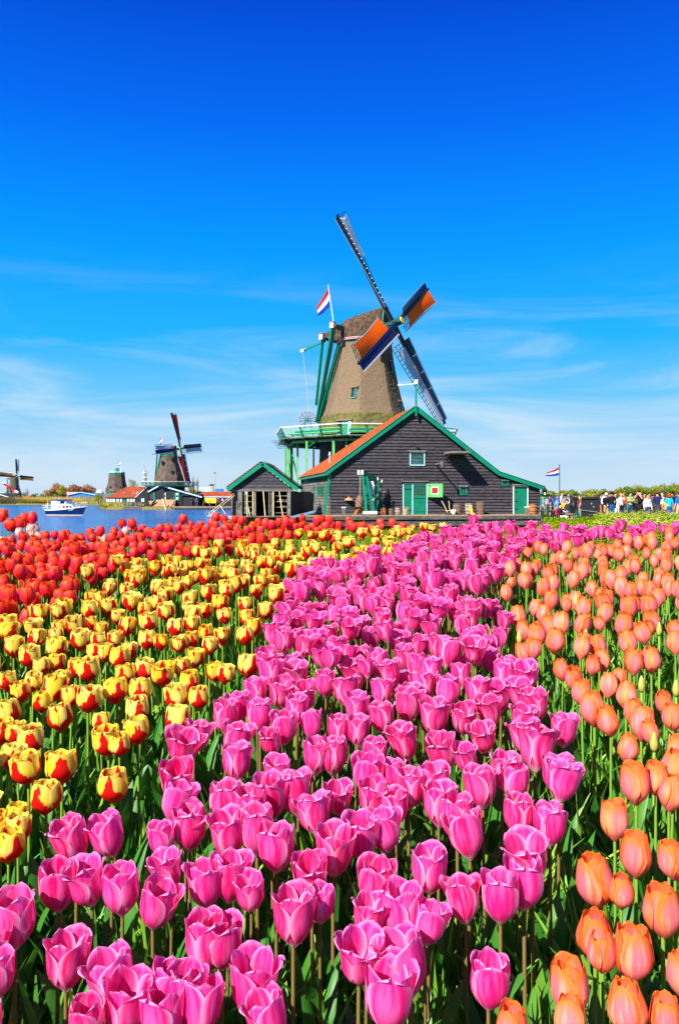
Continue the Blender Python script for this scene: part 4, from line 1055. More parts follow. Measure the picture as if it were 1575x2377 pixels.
# ---------------- smaller mills
def small_mill(label, px0, Y, zb, rb, rt, zt, off, yaw, tilt, ph, L, hub, cfgs, body_m, cap_m, D, zstage, rstage, zfoot, gm='green'):
    cx = XY(px0, Y); g_ = thing('windmill', label, 'windmill', (cx, Y, zfoot))
    MB().loft(thatch_loft(cx, Y, [(rb, zb), (rb * .82 + rt * .18, zb + (zt - zb) * .25), ((rb + rt) / 2 * .97, zb + (zt - zb) * .5), (rt * 1.08, zb + (zt - zb) * .8), (rt, zt)], off, 4, 14, .006)).build('thatched_tower', body_m, g_)
    MB().loft([octa(cx, Y, rb * 1.02, zfoot, off), octa(cx, Y, rb * .99, zb + .02, off)]).build('wooden_base', M['tar_dark'], g_)
    MB().loft([octa(cx, Y, rt * 1.04, zt - .02, off), octa(cx, Y, rt * 1.04, zt + .35 * D, off)]).build('curb_ring', M['green'], g_)
    n_, r_, u_ = mill_axes(yaw, tilt); axh = Vector((math.sin(yaw), -math.cos(yaw), 0)); sd = Vector((math.cos(yaw), math.sin(yaw), 0))
    HB = P(hub[0], hub[1], hub[2])
    rings = cap_mb(cx, Y, zt + .4 * D, axh, D, t0=-3.2, t1=2.2, wmax=2.5, hf=HB.z - zt - .4 * D + .9 * D if True else 3, hr=1.3, rows=9, n=11)
    # normalise cap height (cap_mb multiplies by D)
    MB().loft(cap_mb(cx, Y, zt + .4 * D, axh, D, t0=-3.2, t1=2.2, wmax=2.5, hf=(HB.z - zt) / D + .6, hr=2.0, rows=9, n=11)).build('cap', cap_m, g_)
    MB().tube([HB - n_ * 3 * D, HB + n_ * .5 * D], .35 * D, 8).build('windshaft', M['green_lit'], g_)
    for k in range(4):
        b_ = r_ * math.cos(ph + k * math.pi / 2) + u_ * math.sin(ph + k * math.pi / 2); c_ = r_ * math.cos(ph + (k - 1) * math.pi / 2) + u_ * math.sin(ph + (k - 1) * math.pi / 2)
        sail(g_, HB + n_ * (.2 if k % 2 else -.2) * D, b_, c_, n_, L, cfgs[k], D)
    rear = Vector((cx, Y, 0)) - axh * 5.2 * D
    MB().beam(Vector((cx, Y, zt + .9 * D)) - axh * 3.0 * D, (rear.x, rear.y, zstage + .6 * D), .4 * D).build('tail_pole', M[gm], g_)
    MB().beam(Vector((cx, Y, zt + 1.2 * D)) - axh * 1.0 * D - sd * 3.6 * D, (rear.x, rear.y, zstage + .6 * D), .3 * D).build('long_brace', M[gm], g_)
    MB().beam(Vector((cx, Y, zt + 1.2 * D)) - axh * 1.0 * D - sd * 3.6 * D, Vector((cx, Y, zt + 1.2 * D)) - axh * 1.0 * D + sd * 3.6 * D, .3 * D).build('long_cross_beam', M['green_dark'], g_)
    MB().beam(Vector((cx, Y, zt + 1.0 * D)) - axh * 3.0 * D, Vector((cx, Y, zt + .6 * D)) - axh * 6.2 * D, .14 * D).build('brake_lever', M['tar_dark'], g_)
    stage(g_, cx, Y, off, rb * .9, rstage, zstage, 1.0 * D, D, full=False, gm=gm, postm=gm)
    for a in octa(cx, Y, rstage * .9, 0, off): MB().beam((a.x, a.y, zfoot), (a.x, a.y, zstage - .2), .2 * D).build('stage_post', M['tar_dark'], g_)
    return g_
YM = 175.0
mid = small_mill('middle windmill on the far bank with red and grey sails and a flag', 392.5, YM, ZY(1122, YM), 3.55, 1.85, ZY(1059, YM), R(0) - R(2), R(61.5), R(11.5), R(6.6), 8.15, (417, 1041, 172),
    [('grey_cloth', .25, .95, 'blue'), ('red_cloth', .22, .95, 'blue'), ('grey_cloth', .30, .95, 'blue'), ('red_cloth', .2, .95, 'blue')], M['thatch_grey'], M['thatch_grey'], .82, ZY(1127, YM), 6.2, -.9)
for z_, o_ in ((ZY(1075, YM), .3), (ZY(1119, YM), .0)):
    MB().box((XY(382, YM), YM - (2.9 if z_ < 6 else 2.15), z_), (.4, .5, .8)).build('tower_window', M['inside'], mid)
MB().box((XY(404, YM), YM - 1.7, ZY(1067, YM)), (.45, .6, .8)).build('tower_window', M['inside'], mid)
MB().box((XY(405, YM), YM - 2.3, ZY(1098, YM)), (.45, .6, .9)).build('tower_window', M['inside'], mid)
flag('flag', 'small flag hanging steeply above the grey sail of the middle windmill', P(377, 1034, 176), P(375.5, 1010, 176), [P(375.5, 1012, 176), P(377, 1026, 176), P(369, 1022, 176), P(371.5, 1033, 176)], 'flags on poles', .07, 'white', .1)
YL = 358.0
lm = small_mill('leftmost windmill cut by the picture edge with ochre sails', 33, YL, ZY(1147, YL), 3.2, 1.9, ZY(1116, YL), R(-5), R(49), R(11.5), R(-4.5), 8.2, (39, 1106, 355.5),
    [('ochre_cloth', .2, .96, 'blue'), ('grey_cloth', .3, .96, 'blue'), ('ochre_cloth', .2, .96, 'blue'), (None, .2, .95, 'blue')], M['thatch_grey'], M['thatch_grey'], .85, ZY(1147.5, YL), 6.0, -.9)
flag('flag', 'tiny flag behind the cap of the leftmost windmill', P(27.5, 1110, 357), P(27.5, 1092, 357), [P(27.5, 1092.5, 357), P(27.5, 1099, 357), P(20.5, 1094.5, 357), P(20.5, 1100, 357)], 'flags on poles', .12, 'white', .1)
# crossed sail of a further mill in front of the leftmost one
YX = 340.0
xm = thing('sail_cross', 'low crossed red white and blue sails in front of the leftmost windmill', 'windmill sails', P(22, 1147, YX))
MB().beam(P(7, 1122, YX), P(42, 1143, YX), .5, .5).build('stock', M['tar_dark'], xm)
MB().beam(P(33, 1118, YX - 1), P(12, 1146, YX - 1), .35, .35).build('stock', M['wood_grey'], xm)
for a, b_, mm in (((9, 1123), (20, 1130), 'red'), ((24, 1134), (34, 1140), 'red'), ((34, 1139), (42, 1143), 'white'), ((8, 1120), (13, 1124), 'white')):
    MB().beam(P(*a, YX - .6), P(*b_, YX - .6), .3, .9).build('sail_cloth', M[mm], xm)
for a, b_ in (((17, 1131), (21, 1172)), ((25, 1131), (29, 1172))): MB().beam(P(*a, YX), P(*b_, YX), .5).build('post', M['tar_dark'], xm)
# capless mill
YC = 205.0; cx = XY(271, YC)
cm_ = thing('capless_mill', 'thatched mill tower without cap or sails, green rimmed, flag on top', 'mill tower', (cx, YC, -.9))
MB().loft(thatch_loft(cx, YC, [(3.15, ZY(1142, YC)), (2.75, ZY(1132, YC)), (2.35, ZY(1118, YC)), (2.1, ZY(1101, YC))], R(2), 4, 12, .006)).build('thatched_tower', M['thatch_grey'], cm_)
MB().loft([octa(cx, YC, 2.14, ZY(1101, YC), R(2)), octa(cx, YC, 2.14, ZY(1097, YC), R(2))]).build('rim_board', M['green'], cm_)
MB().loft([octa(cx, YC, 2.2, ZY(1097, YC), R(2)), octa(cx, YC, 2.1, ZY(1095.4, YC), R(2))]).build('roof_plate', M['lightblue'], cm_)
MB().box((cx + .1, YC, ZY(1091.5, YC)), (.75, .75, .9)).build('lantern_box', M['green'], cm_)
MB().box((cx + .1, YC, ZY(1087.8, YC)), (.95, .95, .12)).build('lantern_roof', M['green_dark'], cm_)
MB().loft([octa(cx, YC, 3.0, ZY(1149.5, YC), R(2)), octa(cx, YC, 2.9, ZY(1142, YC), R(2))]).build('green_base', M['green'], cm_)
MB().loft([octa(cx, YC, 2.9, -1.1, R(2)), octa(cx, YC, 2.9, ZY(1149.5, YC), R(2))]).build('wooden_base', M['tar_dark'], cm_)
for px, py in ((262.5, 1131), (252, 1134), (286, 1132)):
    MB().box((XY(px, YC), YC - 2.55, ZY(py, YC)), (.28, .3, .5)).build('tower_window', M['inside'] if px != 252 else M['wood'], cm_)
MB().box((XY(252, YC - 3), YC - 3.4, ZY(1156, YC)), (2.5, 1.2, 1.9)).build('annex_wall', M['wood_grey'], cm_)
flag('flag', 'small flag flying on the capless mill tower', P(281, 1096, YC), P(281, 1071, YC), [P(281, 1071.5, YC), P(281, 1077.5, YC), P(272, 1076, YC), P(272, 1081.5, YC)], 'flags on poles', .06, 'white', .1)

# ================================================================ far bank buildings
def gabled(name, label, cat, px0, px1, Y, py_base, py_eave, py_ridge, depth, wallm, roofm, ridge_along=True, ridge_shift=0.0, zfoot=None, trim=None):
    """house with ridge parallel to the picture (ridge_along) or gable towards us"""
    x0, x1 = XY(px0, Y), XY(px1, Y); zb = ZY(py_base, Y) if zfoot is None else zfoot; ze = ZY(py_eave, Y); zr = ZY(py_ridge, Y)
    h_ = thing(name, label, cat, ((x0 + x1) / 2, Y, zb))
    MB().box(((x0 + x1) / 2, Y + depth / 2, (zb + ze) / 2), (x1 - x0, depth, ze - zb)).build('wall', wallm, h_)
    if ridge_along:
        s_ = ridge_shift
        MB().add([(x0 - .2, Y - .3, ze), (x1 + .2, Y - .3, ze), (x1 + s_, Y + depth / 2, zr), (x0 + s_ * 1.8, Y + depth / 2, zr), (x0 - .2, Y + depth + .3, ze), (x1 + .2, Y + depth + .3, ze)],
                 [(0, 1, 2, 3), (3, 2, 5, 4), (0, 3, 4), (1, 5, 2), (0, 4, 5, 1)]).build('roof', roofm, h_)
        for i in range(10):
            f = i / 10; a = Vector((x0 - .2, Y - .34, ze + .05)).lerp(Vector((x0 + s_ * 1.8, Y + depth / 2 - .04, zr + .05)), f); b_ = Vector((x1 + .2, Y - .34, ze + .05)).lerp(Vector((x1 + s_, Y + depth / 2 - .04, zr + .05)), f)
            MB().beam(a, b_, .12, .1).build('tile_course', roofm, h_)
    else:
        xm = (x0 + x1) / 2 + ridge_shift
        MB().prism([(x0, Y, ze), (x1, Y, ze), (xm, Y, zr)], (0, depth, 0)).build('gable', wallm, h_)
        for xe in (x0 - .3, x1 + .3):
            MB().prism([(xe, Y - .4, ze - .1), (xm, Y - .4, zr + .05), (xm, Y - .4, zr + .25), (xe, Y - .4, ze + .1)], (0, depth + .8, 0)).build('roof', roofm, h_)
            if trim: MB().beam((xe, Y - .45, ze), (xm, Y - .45, zr + .15), .08, .3, up=(0, 0, 1)).build('barge_board', trim, h_)
    return h_
Yb = 178.0
rh = gabled('red_roofed_barn', 'waterside barn with big red tiled roof and skylights left of the middle windmill', 'barn', 247, 318, Yb, 1172, 1155, 1129, 9, M['green_dark'], M['tile_red'], True, 2.0, zfoot=-1.0)
for px, py in ((276, 1149), (281, 1147), (286, 1145.5), (304, 1147), (308.5, 1145), (317, 1144.5)):
    x = XY(px, Yb + 1.5); z = ZY(py, Yb + 1.5)
    MB().beam((x - .25, Yb + 1.2, z - .35), (x + .15, Yb + 1.9, z + .25), .25, .12).build('skylight', M['lightblue'], rh)
for px in (250, 257, 264, 273, 281, 297, 304, 311): MB().box((XY(px, Yb), Yb - .06, ZY(1161.5, Yb)), (.52, .1, .75)).build('window', M['lightblue'] if px % 2 else M['white'], rh)
for px in (268, 289, 301): MB().box((XY(px, Yb), Yb - .07, ZY(1163, Yb)), (.3, .1, 1.1)).build('door', M['green'] if px != 268 else M['red'], rh)
MB().prism([(XY(313, Yb), Yb - .2, -1), (XY(345, Yb), Yb - .2, -1), (XY(345, Yb), Yb - .2, ZY(1140, Yb)), (XY(342, Yb), Yb - .2, ZY(1131, Yb)), (XY(331, Yb), Yb - .2, ZY(1134, Yb)), (XY(313, Yb), Yb - .2, ZY(1156, Yb))], (0, 6, 0)).build('end_gable', M['tar_dark'], rh)
MB().beam((XY(313, Yb), Yb - .3, ZY(1156, Yb)), (XY(341, Yb), Yb - .3, ZY(1130, Yb)), .1, .16).build('barge_board', M['white'], rh)
MB().box((XY(333, Yb), Yb - .27, ZY(1161, Yb)), (.9, .1, .8)).build('window', M['lightblue'], rh)
Yd = 170.0
bs_ = gabled('black_boathouse', 'black boathouse with white edged gable and open green doors below the middle windmill', 'boathouse', 347, 422, Yd, 1172, 1142, 1128, 6, M['tar_dark'], M['tar'], False, -1.2, zfoot=-1.0, trim=M['lightblue'])
MB().box((XY(353, Yd), Yd - .08, ZY(1151, Yd)), (1.1, .1, 1.6)).build('board_panel', M['tar'], bs_)
for px in (358, 383, 407, 414): MB().box((XY(px, Yd), Yd - .12, ZY(1153, Yd)), (.45 if px != 383 else .5, .12, 1.8)).build('door', M['green'] if px != 383 else M['green_lit'], bs_)
for px in (383, 411): 
    for py in (1147, 1157): MB().box((XY(px, Yd), Yd - .22, ZY(py, Yd)), (.42, .08, .5)).build('pane', M['white'], bs_)
MB().beam((XY(390, Yd), Yd - .3, ZY(1162, Yd)), (XY(405, Yd), Yd - .3, ZY(1155, Yd)), .08).build('stair_rail', M['wood_grey'], bs_)
la = gabled('lean_to_roof', 'pale edged low roof sloping right of the black boathouse', 'lean-to', 424, 462, 168, 1174, 1150, 1146, 5, M['tar_dark'], M['tar'], True, 0, zfoot=-1.0)
MB().beam(P(421, 1141, 167.5), P(468, 1154, 167.5), .3, .25).build('roof_edge', M['lightblue'], la)
orh = gabled('long_tiled_hall', 'long low hall with brown orange tiled roof behind the small shed', 'hall', 450, 536, 172, 1172, 1152, 1141, 8, M['tar_dark'], M['tile_red'], True, 0, zfoot=-1.0)
MB().beam(P(470, 1153.5, 171), P(540, 1153.5, 171), .15, .2).build('gutter', M['lightblue'], orh)
aw = thing('yellow_awning', 'yellow orange market awning in front of the long tiled hall', 'awning', P(490, 1172, 169))
MB().prism([P(470, 1162, 169), P(502, 1162, 169), P(500, 1157, 170), P(473, 1157, 170)], (0, 1.5, .1)).build('canvas', M['yellow'], aw)
MB().prism([P(470, 1168, 168.9), P(502, 1168, 168.9), P(502, 1162, 168.9), P(470, 1162, 168.9)], (0, .05, 0)).build('canvas_front', M['yellow'], aw)
for px in (471, 486, 501): MB().beam(P(px, 1174, 168.8), P(px, 1160, 168.8), .1).build('pole', M['wood'], aw)
# slipway of bricks and the jetty
sl = thing('brick_slipway', 'sloping brown slipway running into the water before the boathouse', 'slipway', P(375, 1182, 167))
for i in range(6):
    for j in range(12):
        a = P(352 + j * 4.6 - i * 1.6, 1181 - i * 3.1, 166 + i * .5); MB().prism([a, a + Vector((.40, 0, 0)), a + Vector((.40 - .0, .5, .28)), a + Vector((0, .5, .28))], (0, .03, -.08)).build('slab', M['brick'], sl)
MB().prism([P(341, 1183, 166.4), P(402, 1183, 166.4), P(408, 1160, 169.6), P(362, 1160, 169.6)], (0, .3, -.2)).build('slip_core', M['brick'], sl)
MB().beam(P(344, 1181, 166), P(360, 1162, 168), .35, .3).build('slip_rail', M['tar_dark'], sl)
MB().beam(P(386, 1183, 165.4), P(377, 1158, 165.9), .35, .3).build('slip_rail', M['wood_pole'], sl)
MB().beam(P(396, 1178, 165.4), P(405, 1162, 166.4), .3, .3).build('slip_rail', M['wood'], sl)
jt = thing('jetty', 'grey wooden jetty with thick posts standing in the water near the slipway', 'jetty', P(305, 1182, 166))
for px in (289, 291, 306, 315, 322, 327): MB().beam(P(px, 1184, 166), P(px + random.uniform(-1, 1), 1166, 166), .32).build('post', M['wood_grey'], jt)
MB().box(tuple(P(308, 1180, 166.4)), (4.0, 2, .22)).build('deck_board', M['wood_grey'], jt)
for px0, py0, px1, py1 in ((289, 1169, 306, 1172), (289, 1175, 322, 1177)): MB().beam(P(px0, py0, 165.8), P(px1, py1, 165.8), .2).build('rail', M['wood_grey'], jt)
qy = thing('quay', 'long timber quay edge along the far bank before the tiled hall', 'quay', P(470, 1180, 165))
for i in range(22):
    MB().beam(P(404 + i * 6.4, 1181.5, 165), P(404 + i * 6.4, 1175.5, 165), .24).build('pile', M['wood_grey'], qy)
MB().beam(P(400, 1177, 165.2), P(545, 1177, 165.2), .6, .25).build('quay_beam', M['wood'], qy)
MB().beam(P(400, 1181, 165.1), P(545, 1181, 165.1), .2, .15).build('wale', M['tar_dark'], qy)
# blue warehouse and pale buildings beyond
Yw = 300
wh_ = thing('blue_warehouse', 'bright blue warehouse with grey roof beyond the reeds', 'warehouse', P(190, 1160, Yw))
MB().prism([P(155, 1164, Yw), P(220, 1164, Yw), P(220, 1150, Yw), P(185, 1143.5, Yw), P(155, 1150, Yw)], (0, 25, 0)).build('wall', M['warehouse'], wh_)
MB().prism([P(155, 1150, Yw - .5), P(185, 1143.5, Yw - .5), P(155, 1143.5, Yw + 20)], (0, .3, .2)).build('roof', M['stone'], wh_)
MB().prism([P(185, 1143.2, Yw - .5), P(220.5, 1149.8, Yw - .5), P(220.5, 1149.8, Yw + 20), P(185, 1143.2, Yw + 20)], (0, 0, .3)).build('roof', M['lightblue'], wh_)
dm = thing('domed_works', 'pale rounded factory building peeping over the green bushes', 'factory', P(232, 1150, 420))
MB().lathe(P(231, 1150, 420), [(2.4, 0), (2.3, 1.2), (1.8, 2.2), (.9, 3.0), (.1, 3.3)], 14).build('dome', M['white'], dm)
MB().box(tuple(P(231, 1152, 420)), (6.5, 4, 2.2)).build('wall', M['stone'], dm)
for px in (226, 236): MB().beam(P(px, 1143, 419), P(px, 1132, 419), .25).build('chimney', M['steel'], dm)
tw = thing('radio_tower', 'tall white ringed radio tower with thin mast left of the middle windmill', 'tower', P(335.5, 1150, 620))
MB().tube([P(335.5, 1155, 620), P(335.5, 1099, 620)], [1.5, 1.1], 10).build('shaft', M['white'], tw)
for i, py in enumerate((1099, 1103.5, 1110, 1114, 1118)): MB().lathe(P(335.5, py, 620), [(1.2, -.3), (2.1 - .1 * (i > 1), 0), (2.1, .5), (1.2, .7)], 12).build('ring_platform', M['stone'] if i % 2 else M['white'], tw)
MB().tube([P(335.5, 1099, 620), P(335.5, 1091, 620)], [1.4, .8], 8).build('head', M['stone'], tw)
MB().tube([P(335.5, 1091, 620), P(335.5, 1077, 620)], [.35, .12], 6).build('mast', M['steel'], tw)
for px, pt_, w_, lab in ((498, 1098, .22, 'thin grey mast standing between poplars and the small shed'), (488.5, 1126, .45, 'left one of two short steel chimneys beyond the tiled hall'), (492.5, 1125.5, .45, 'right one of two short steel chimneys beyond the tiled hall')):
    q = thing('mast' if w_ < .3 else 'chimney', lab, 'mast' if w_ < .3 else 'chimney', P(px, 1145, 260))
    MB().tube([P(px, 1146, 260), P(px, pt_, 260)], [w_, w_ * .8], 8).build('shaft', M['stone'], q)
    MB().lathe(P(px, pt_, 260), [(w_ * 1.3, -.1), (w_ * 1.3, .2)], 8).build('collar', M['tar_dark'], q)
fb = thing('far_blocks', 'low blue grey buildings on the horizon left of the small shed', 'buildings', P(500, 1143, 500))
MB().box(tuple(P(477, 1140, 500)), (7, 5, 5)).build('block', M['lightblue'], fb)
MB().box(tuple(P(506, 1142, 500)), (6, 5, 4)).build('block', M['warehouse'], fb)
MB().box(tuple(P(480, 1136, 500)), (2.4, 3, 2)).build('roof_box', M['stone'], fb)
# barns by the leftmost mill
b1 = gabled('dark_barn', 'dark barn with white edged gable at the left picture edge', 'barn', -30, 19, 300, 1166, 1154, 1147, 12, M['tar_dark'], M['tar'], False, 0, zfoot=-1, trim=M['white'])
b2 = gabled('orange_roof_shed', 'low shed with orange roof and white edge under the leftmost windmill', 'shed', 8, 37, 320, 1166, 1158, 1150, 8, M['tar_dark'], M['tile_orange'], True, 0, zfoot=-1)
b3 = gabled('orange_roof_shed', 'small square orange roofed building right of the leftmost windmill', 'shed', 54, 68, 330, 1166, 1156, 1150, 8, M['tar_dark'], M['tile_orange'], True, 0, zfoot=-1)
jt2 = thing('landing_stage', 'small landing stage with parked boats below the leftmost windmill', 'landing stage', P(18, 1171, 247))
MB().box(tuple(P(18, 1171, 247)), (4.2, 1.5, .3)).build('deck_board', M['wood_grey'], jt2)
for px in (4, 11, 18, 25, 33): MB().beam(P(px, 1173, 246), P(px, 1166, 246), .25).build('post', M['tar_dark'], jt2)

# ================================================================ motor boat
BY = 113.0; WZ = CAM - 3.0
bt = thing('motor_boat', 'white and navy motor boat with blue canvas cruising on the river', 'boat', P(155, 1197.5, BY))
Lb = 5.7; yawb = R(-20); bu_ = Vector((math.cos(yawb), math.sin(yawb), 0)); bw_ = Vector((-math.sin(yawb), math.cos(yawb), 0))
mid_ = P(154, 1150, BY); mid_.z = WZ
def bb(l, w, z): return mid_ + bu_ * l + bw_ * w + Vector((0, 0, z))
def hull_ring(u, z0f, z1f):
    l = -Lb / 2 + Lb * u; hw = 1.25 * (1 - max(0, (u - .45) / .55) ** 2.2) ; hw = max(hw, .03)
    return l, hw
def hull(zlo, zhi, name, mm, grow=0.0, ks=0.0):
    rings = []
    for u in np.linspace(0, 1, 12):
        l, hw = hull_ring(u, 0, 0); sheer = .85 + .55 * u ** 2
        z0 = zlo if zlo < .3 else sheer + zlo - 1; z1 = zhi if zhi < .3 else sheer + zhi - 1
        rk0 = .55 * u ** 3 * (z0 / 1.3); rk1 = .55 * u ** 3 * (z1 / 1.3)
        w0 = hw * (.72 + .28 * min(1, max(0, z0) / .9)) + grow; w1 = hw * (.72 + .28 * min(1, max(0, z1) / .9)) + grow
        rings.append([bb(l + rk0, -w0, z0), bb(l + rk1, -w1, z1), bb(l + rk1, w1, z1), bb(l + rk0, w0, z0)])
    return MB().loft(rings).build(name, mm, bt)
hull(-.3, .10, 'boot_top', M['tile_red']); hull(.10, .22, 'water_line', M['white'], .004); hull(.22, .92, 'hull', M['hedge_band']); hull(.92, 1.12, 'bulwark', M['white'], .02)
def bbx(l0, l1, w, z0, z1, rake0=0, rake1=0, w1=None):
    w1 = w1 or w * .9
    return MB().loft([[bb(l0, -w, z0), bb(l1, -w, z0), bb(l1, w, z0), bb(l0, w, z0)], [bb(l0 + rake0, -w1, z1), bb(l1 + rake1, -w1, z1), bb(l1 + rake1, w1, z1), bb(l0 + rake0, w1, z1)]])
bbx(-1.2, 2.0, .95, 1.0, 1.65, 0, -.3).build('cabin', M['white'], bt)
bbx(-1.0, .75, .9, 1.65, 2.25, .25, -.35, .75).build('wheelhouse', M['white'], bt)
bbx(-2.1, .35, 1.0, 2.28, 2.42, .05, .1, .85).build('canvas_top', M['canvas_blue'], bt)
bbx(-2.05, -1.05, .95, 1.1, 2.27, .1, .3, .9).build('canvas_side', M['lightblue'], bt)
for l0, l1, z0, z1, w_ in ((.1, .5, 1.2, 1.5, .965), (.65, 1.15, 1.2, 1.5, .965), (1.25, 1.7, 1.22, 1.48, .965), (-.45, .38, 1.8, 2.15, .88), (-.8, -.55, 1.2, 1.4, .965), (-.35, -.1, 1.2, 1.4, .965)):
    MB().loft([[bb(l0, -w_ - .01, z0), bb(l1, -w_ - .01, z0), bb(l1, -w_ + .05, z0), bb(l0, -w_ + .05, z0)], [bb(l0 + .05, -w_ + .03, z1), bb(l1 - .02, -w_ + .03, z1), bb(l1 - .02, -w_ + .1, z1), bb(l0 + .05, -w_ + .1, z1)]]).build('window', M['glass_dark'], bt)
MB().beam(bb(.55, 0, 2.2), bb(.3, 0, 3.0), .09, .12).build('mast', M['oak'], bt)
mb = MB()
for u in (2.3, 2.8, 3.3, 3.7): mb.tube([bb(u, -.7 + max(0, u - 2.3) * .45, 1.35), bb(u, -.7 + max(0, u - 2.3) * .45, 1.95)], .025, 5)
mb.tube([bb(2.0, -.85, 1.85), bb(2.8, -.55, 1.95), bb(3.8, 0, 2.0)], .025, 5); mb.tube([bb(3.8, 0, 2.0), bb(2.8, .55, 1.95), bb(2, .85, 1.85)], .025, 5)
mb.build('bow_rail', M['white'], bt)
mb = MB()
for l in (-3.2, -2.8, -2.4): mb.tube([bb(l, -1.15, .95), bb(l, -1.15, 1.55)], .03, 5)
mb.tube([bb(-3.25, -1.15, 1.55), bb(-2.0, -1.15, 1.55)], .03, 5); mb.tube([bb(-3.25, -1.15, 1.55), bb(-3.25, 1.15, 1.55)], .03, 5); mb.tube([bb(-3.25, -1.15, 1.25), bb(-2.2, -1.15, 1.25)], .03, 5)
mb.build('stern_rail', M['white'], bt)
mb = MB()
for i, w_ in enumerate((.14, .09, .12, .1, 0, .1, .12)):
    if w_: 
        l = 1.2 + i * .15; hw = hull_ring(.5 + l / Lb, 0, 0)[1]; mb.beam(bb(l, -hw * .965 - .03, .86), bb(l + w_ * .7, -hw * .965 - .03, .88), .03, .12)
mb.build('bow_lettering', M['lightblue'], bt)
f2_ = flag('flag', 'small red and white ensign at the stern of the motor boat', bb(-3.2, 0, 1.0), bb(-3.35, 0, 2.2), [bb(-3.35, 0, 2.15), bb(-3.3, 0, 1.75), bb(-3.55, -.15, 1.5), bb(-3.4, -.15, 1.2)], 'flags on poles', .03, 'wood_pole', .1)
# ================================================================ trees and herbs
def leaf_cloud(centers, radii, n, size, seed, flat=0.8):
    """leaf sized quads spread through ellipsoid lobes, denser towards their skins"""
    rg = np.random.default_rng(seed); k = len(centers)
    w = np.array([r[0] * r[1] * r[2] for r in radii]) ** (2 / 3); w = w / w.sum()
    idx = rg.choice(k, n, p=w); d = rg.normal(size=(n, 3)); d /= np.linalg.norm(d, axis=1)[:, None]
    rad = rg.uniform(0.35, 1.0, n) ** 0.5 * (1 + 0.12 * np.sin(d[:, 0] * 7 + idx) + rg.normal(0, .07, n))
    c = np.array(centers)[idx] + d * np.array(radii)[idx] * rad[:, None]
    nrm = d + rg.normal(0, .7, (n, 3)); nrm /= np.linalg.norm(nrm, axis=1)[:, None]
    t = np.cross(nrm, rg.normal(size=(n, 3))); t /= np.linalg.norm(t, axis=1)[:, None]; b = np.cross(nrm, t)
    s = size * rg.uniform(.6, 1.4, n)[:, None]
    V = np.stack([c - t * s, c - b * s * flat * .6, c + t * s, c + b * s * flat * .6], 1).reshape(-1, 3)
    Q = np.arange(4 * n).reshape(n, 4)
    # clump based tint
    r = np.clip(.5 + .5 * np.sin(c[:, 0] * 2.1 / size * .12 + c[:, 2] * 1.7 / size * .12 + idx) * .6 + rg.normal(0, .18, n), 0, 1)
    return V, Q, np.repeat(r, 4)
TREE_N = [0]
def tree(name, label, px, Y, pyb, pyt, wpx, m_, group=None, n=1500, trunk=True, lobes=7, slim=False, sparse=1.0):
    TREE_N[0] += 1; rg = random.Random(TREE_N[0])
    x = XY(px, Y); zb = ZY(pyb, Y); zt = ZY(pyt, Y); H = zt - zb; W = wpx / F * Y / 2
    r = thing(name, label, 'tree' if H > 3 or slim else 'bush', (x, Y, zb), group)
    cs = []; rs = []
    lo = .30 if trunk and not slim else .12
    for i in range(lobes):
        f = (i + .5) / lobes
        zz = zb + H * (lo + (1 - lo) * (.12 + .76 * f)); ww = W * (math.sin(math.pi * (.16 + .68 * f)) ** .7)
        q = .18 if slim else .62
        cs.append((x + rg.uniform(-1, 1) * ww * q, Y + rg.uniform(-1, 1) * ww * q, zz)); rs.append((ww * (.8 if slim else .62), ww * (.8 if slim else .62), H * (1 - lo) * (.16 if slim else .24)))
    V, Q, rn = leaf_cloud(cs, rs, int(n * sparse), max(.10, min(W, H) * .085), TREE_N[0])
    V = V - np.array([x, Y, zb])
    mb = MB()
    mb.tube([(x, Y, zb - .3), (x + rg.uniform(-.1, .1) * W, Y, zb + H * .35), (x + rg.uniform(-.1, .1) * W, Y, zb + H * .85)], [max(.05, H * .035), H * .025, .02], 7)
    for i in range(6):
        a = rg.uniform(0, 6.28); z0 = zb + H * rg.uniform(.2, .6)
        mb.tube([(x, Y, z0), (x + math.cos(a) * W * .35, Y + math.sin(a) * W * .35, z0 + H * .16), (x + math.cos(a) * W * .6, Y + math.sin(a) * W * .6, z0 + H * .3)], [H * .015, H * .01, .01], 5)
    mb.build('trunk', M['bark'], r)
    np_mesh('crown', V, Q, [M[m_]], parent=r, rnd=rn)
    return r
G1 = 'trees and bushes on the far left bank'; G2 = 'tree line behind the visitors'
tree('budding_tree', 'reddish brown budding tree at the left end of the brown row', 122, 330, 1162, 1133, 34, 'tree_brown', G1, trunk=False, n=2200)
tree('budding_tree', 'tallest reddish brown tree behind the lime green tree', 133, 335, 1162, 1123, 44, 'tree_brown', G1, trunk=False, n=2600)
tree('budding_tree', 'reddish brown tree just right of the lime green tree', 163, 335, 1162, 1126, 42, 'tree_brown', G1, trunk=False, n=2400)
tree('budding_tree', 'reddish brown tree over the grey end of the blue warehouse', 183, 338, 1162, 1127, 42, 'tree_brown', G1, trunk=False, n=2400)
tree('budding_tree', 'rightmost reddish brown tree above the blue warehouse', 202, 338, 1160, 1125, 36, 'tree_brown', G1, trunk=False, n=2200)
tree('lime_tree', 'bright lime green tree before the brown trees', 143, 300, 1160, 1126, 25, 'tree_lime', G1, n=1400)
tree('green_bush', 'dark green bush right of the leftmost windmill', 84, 300, 1167, 1145, 22, 'tree_green', G1, trunk=False)
tree('green_bush', 'green bush second in the row left of the lime tree', 99, 300, 1167, 1146, 24, 'tree_green', G1, trunk=False)
tree('green_bush', 'green bush third in the row left of the lime tree', 114, 302, 1166, 1148, 22, 'tree_green', G1, trunk=False)
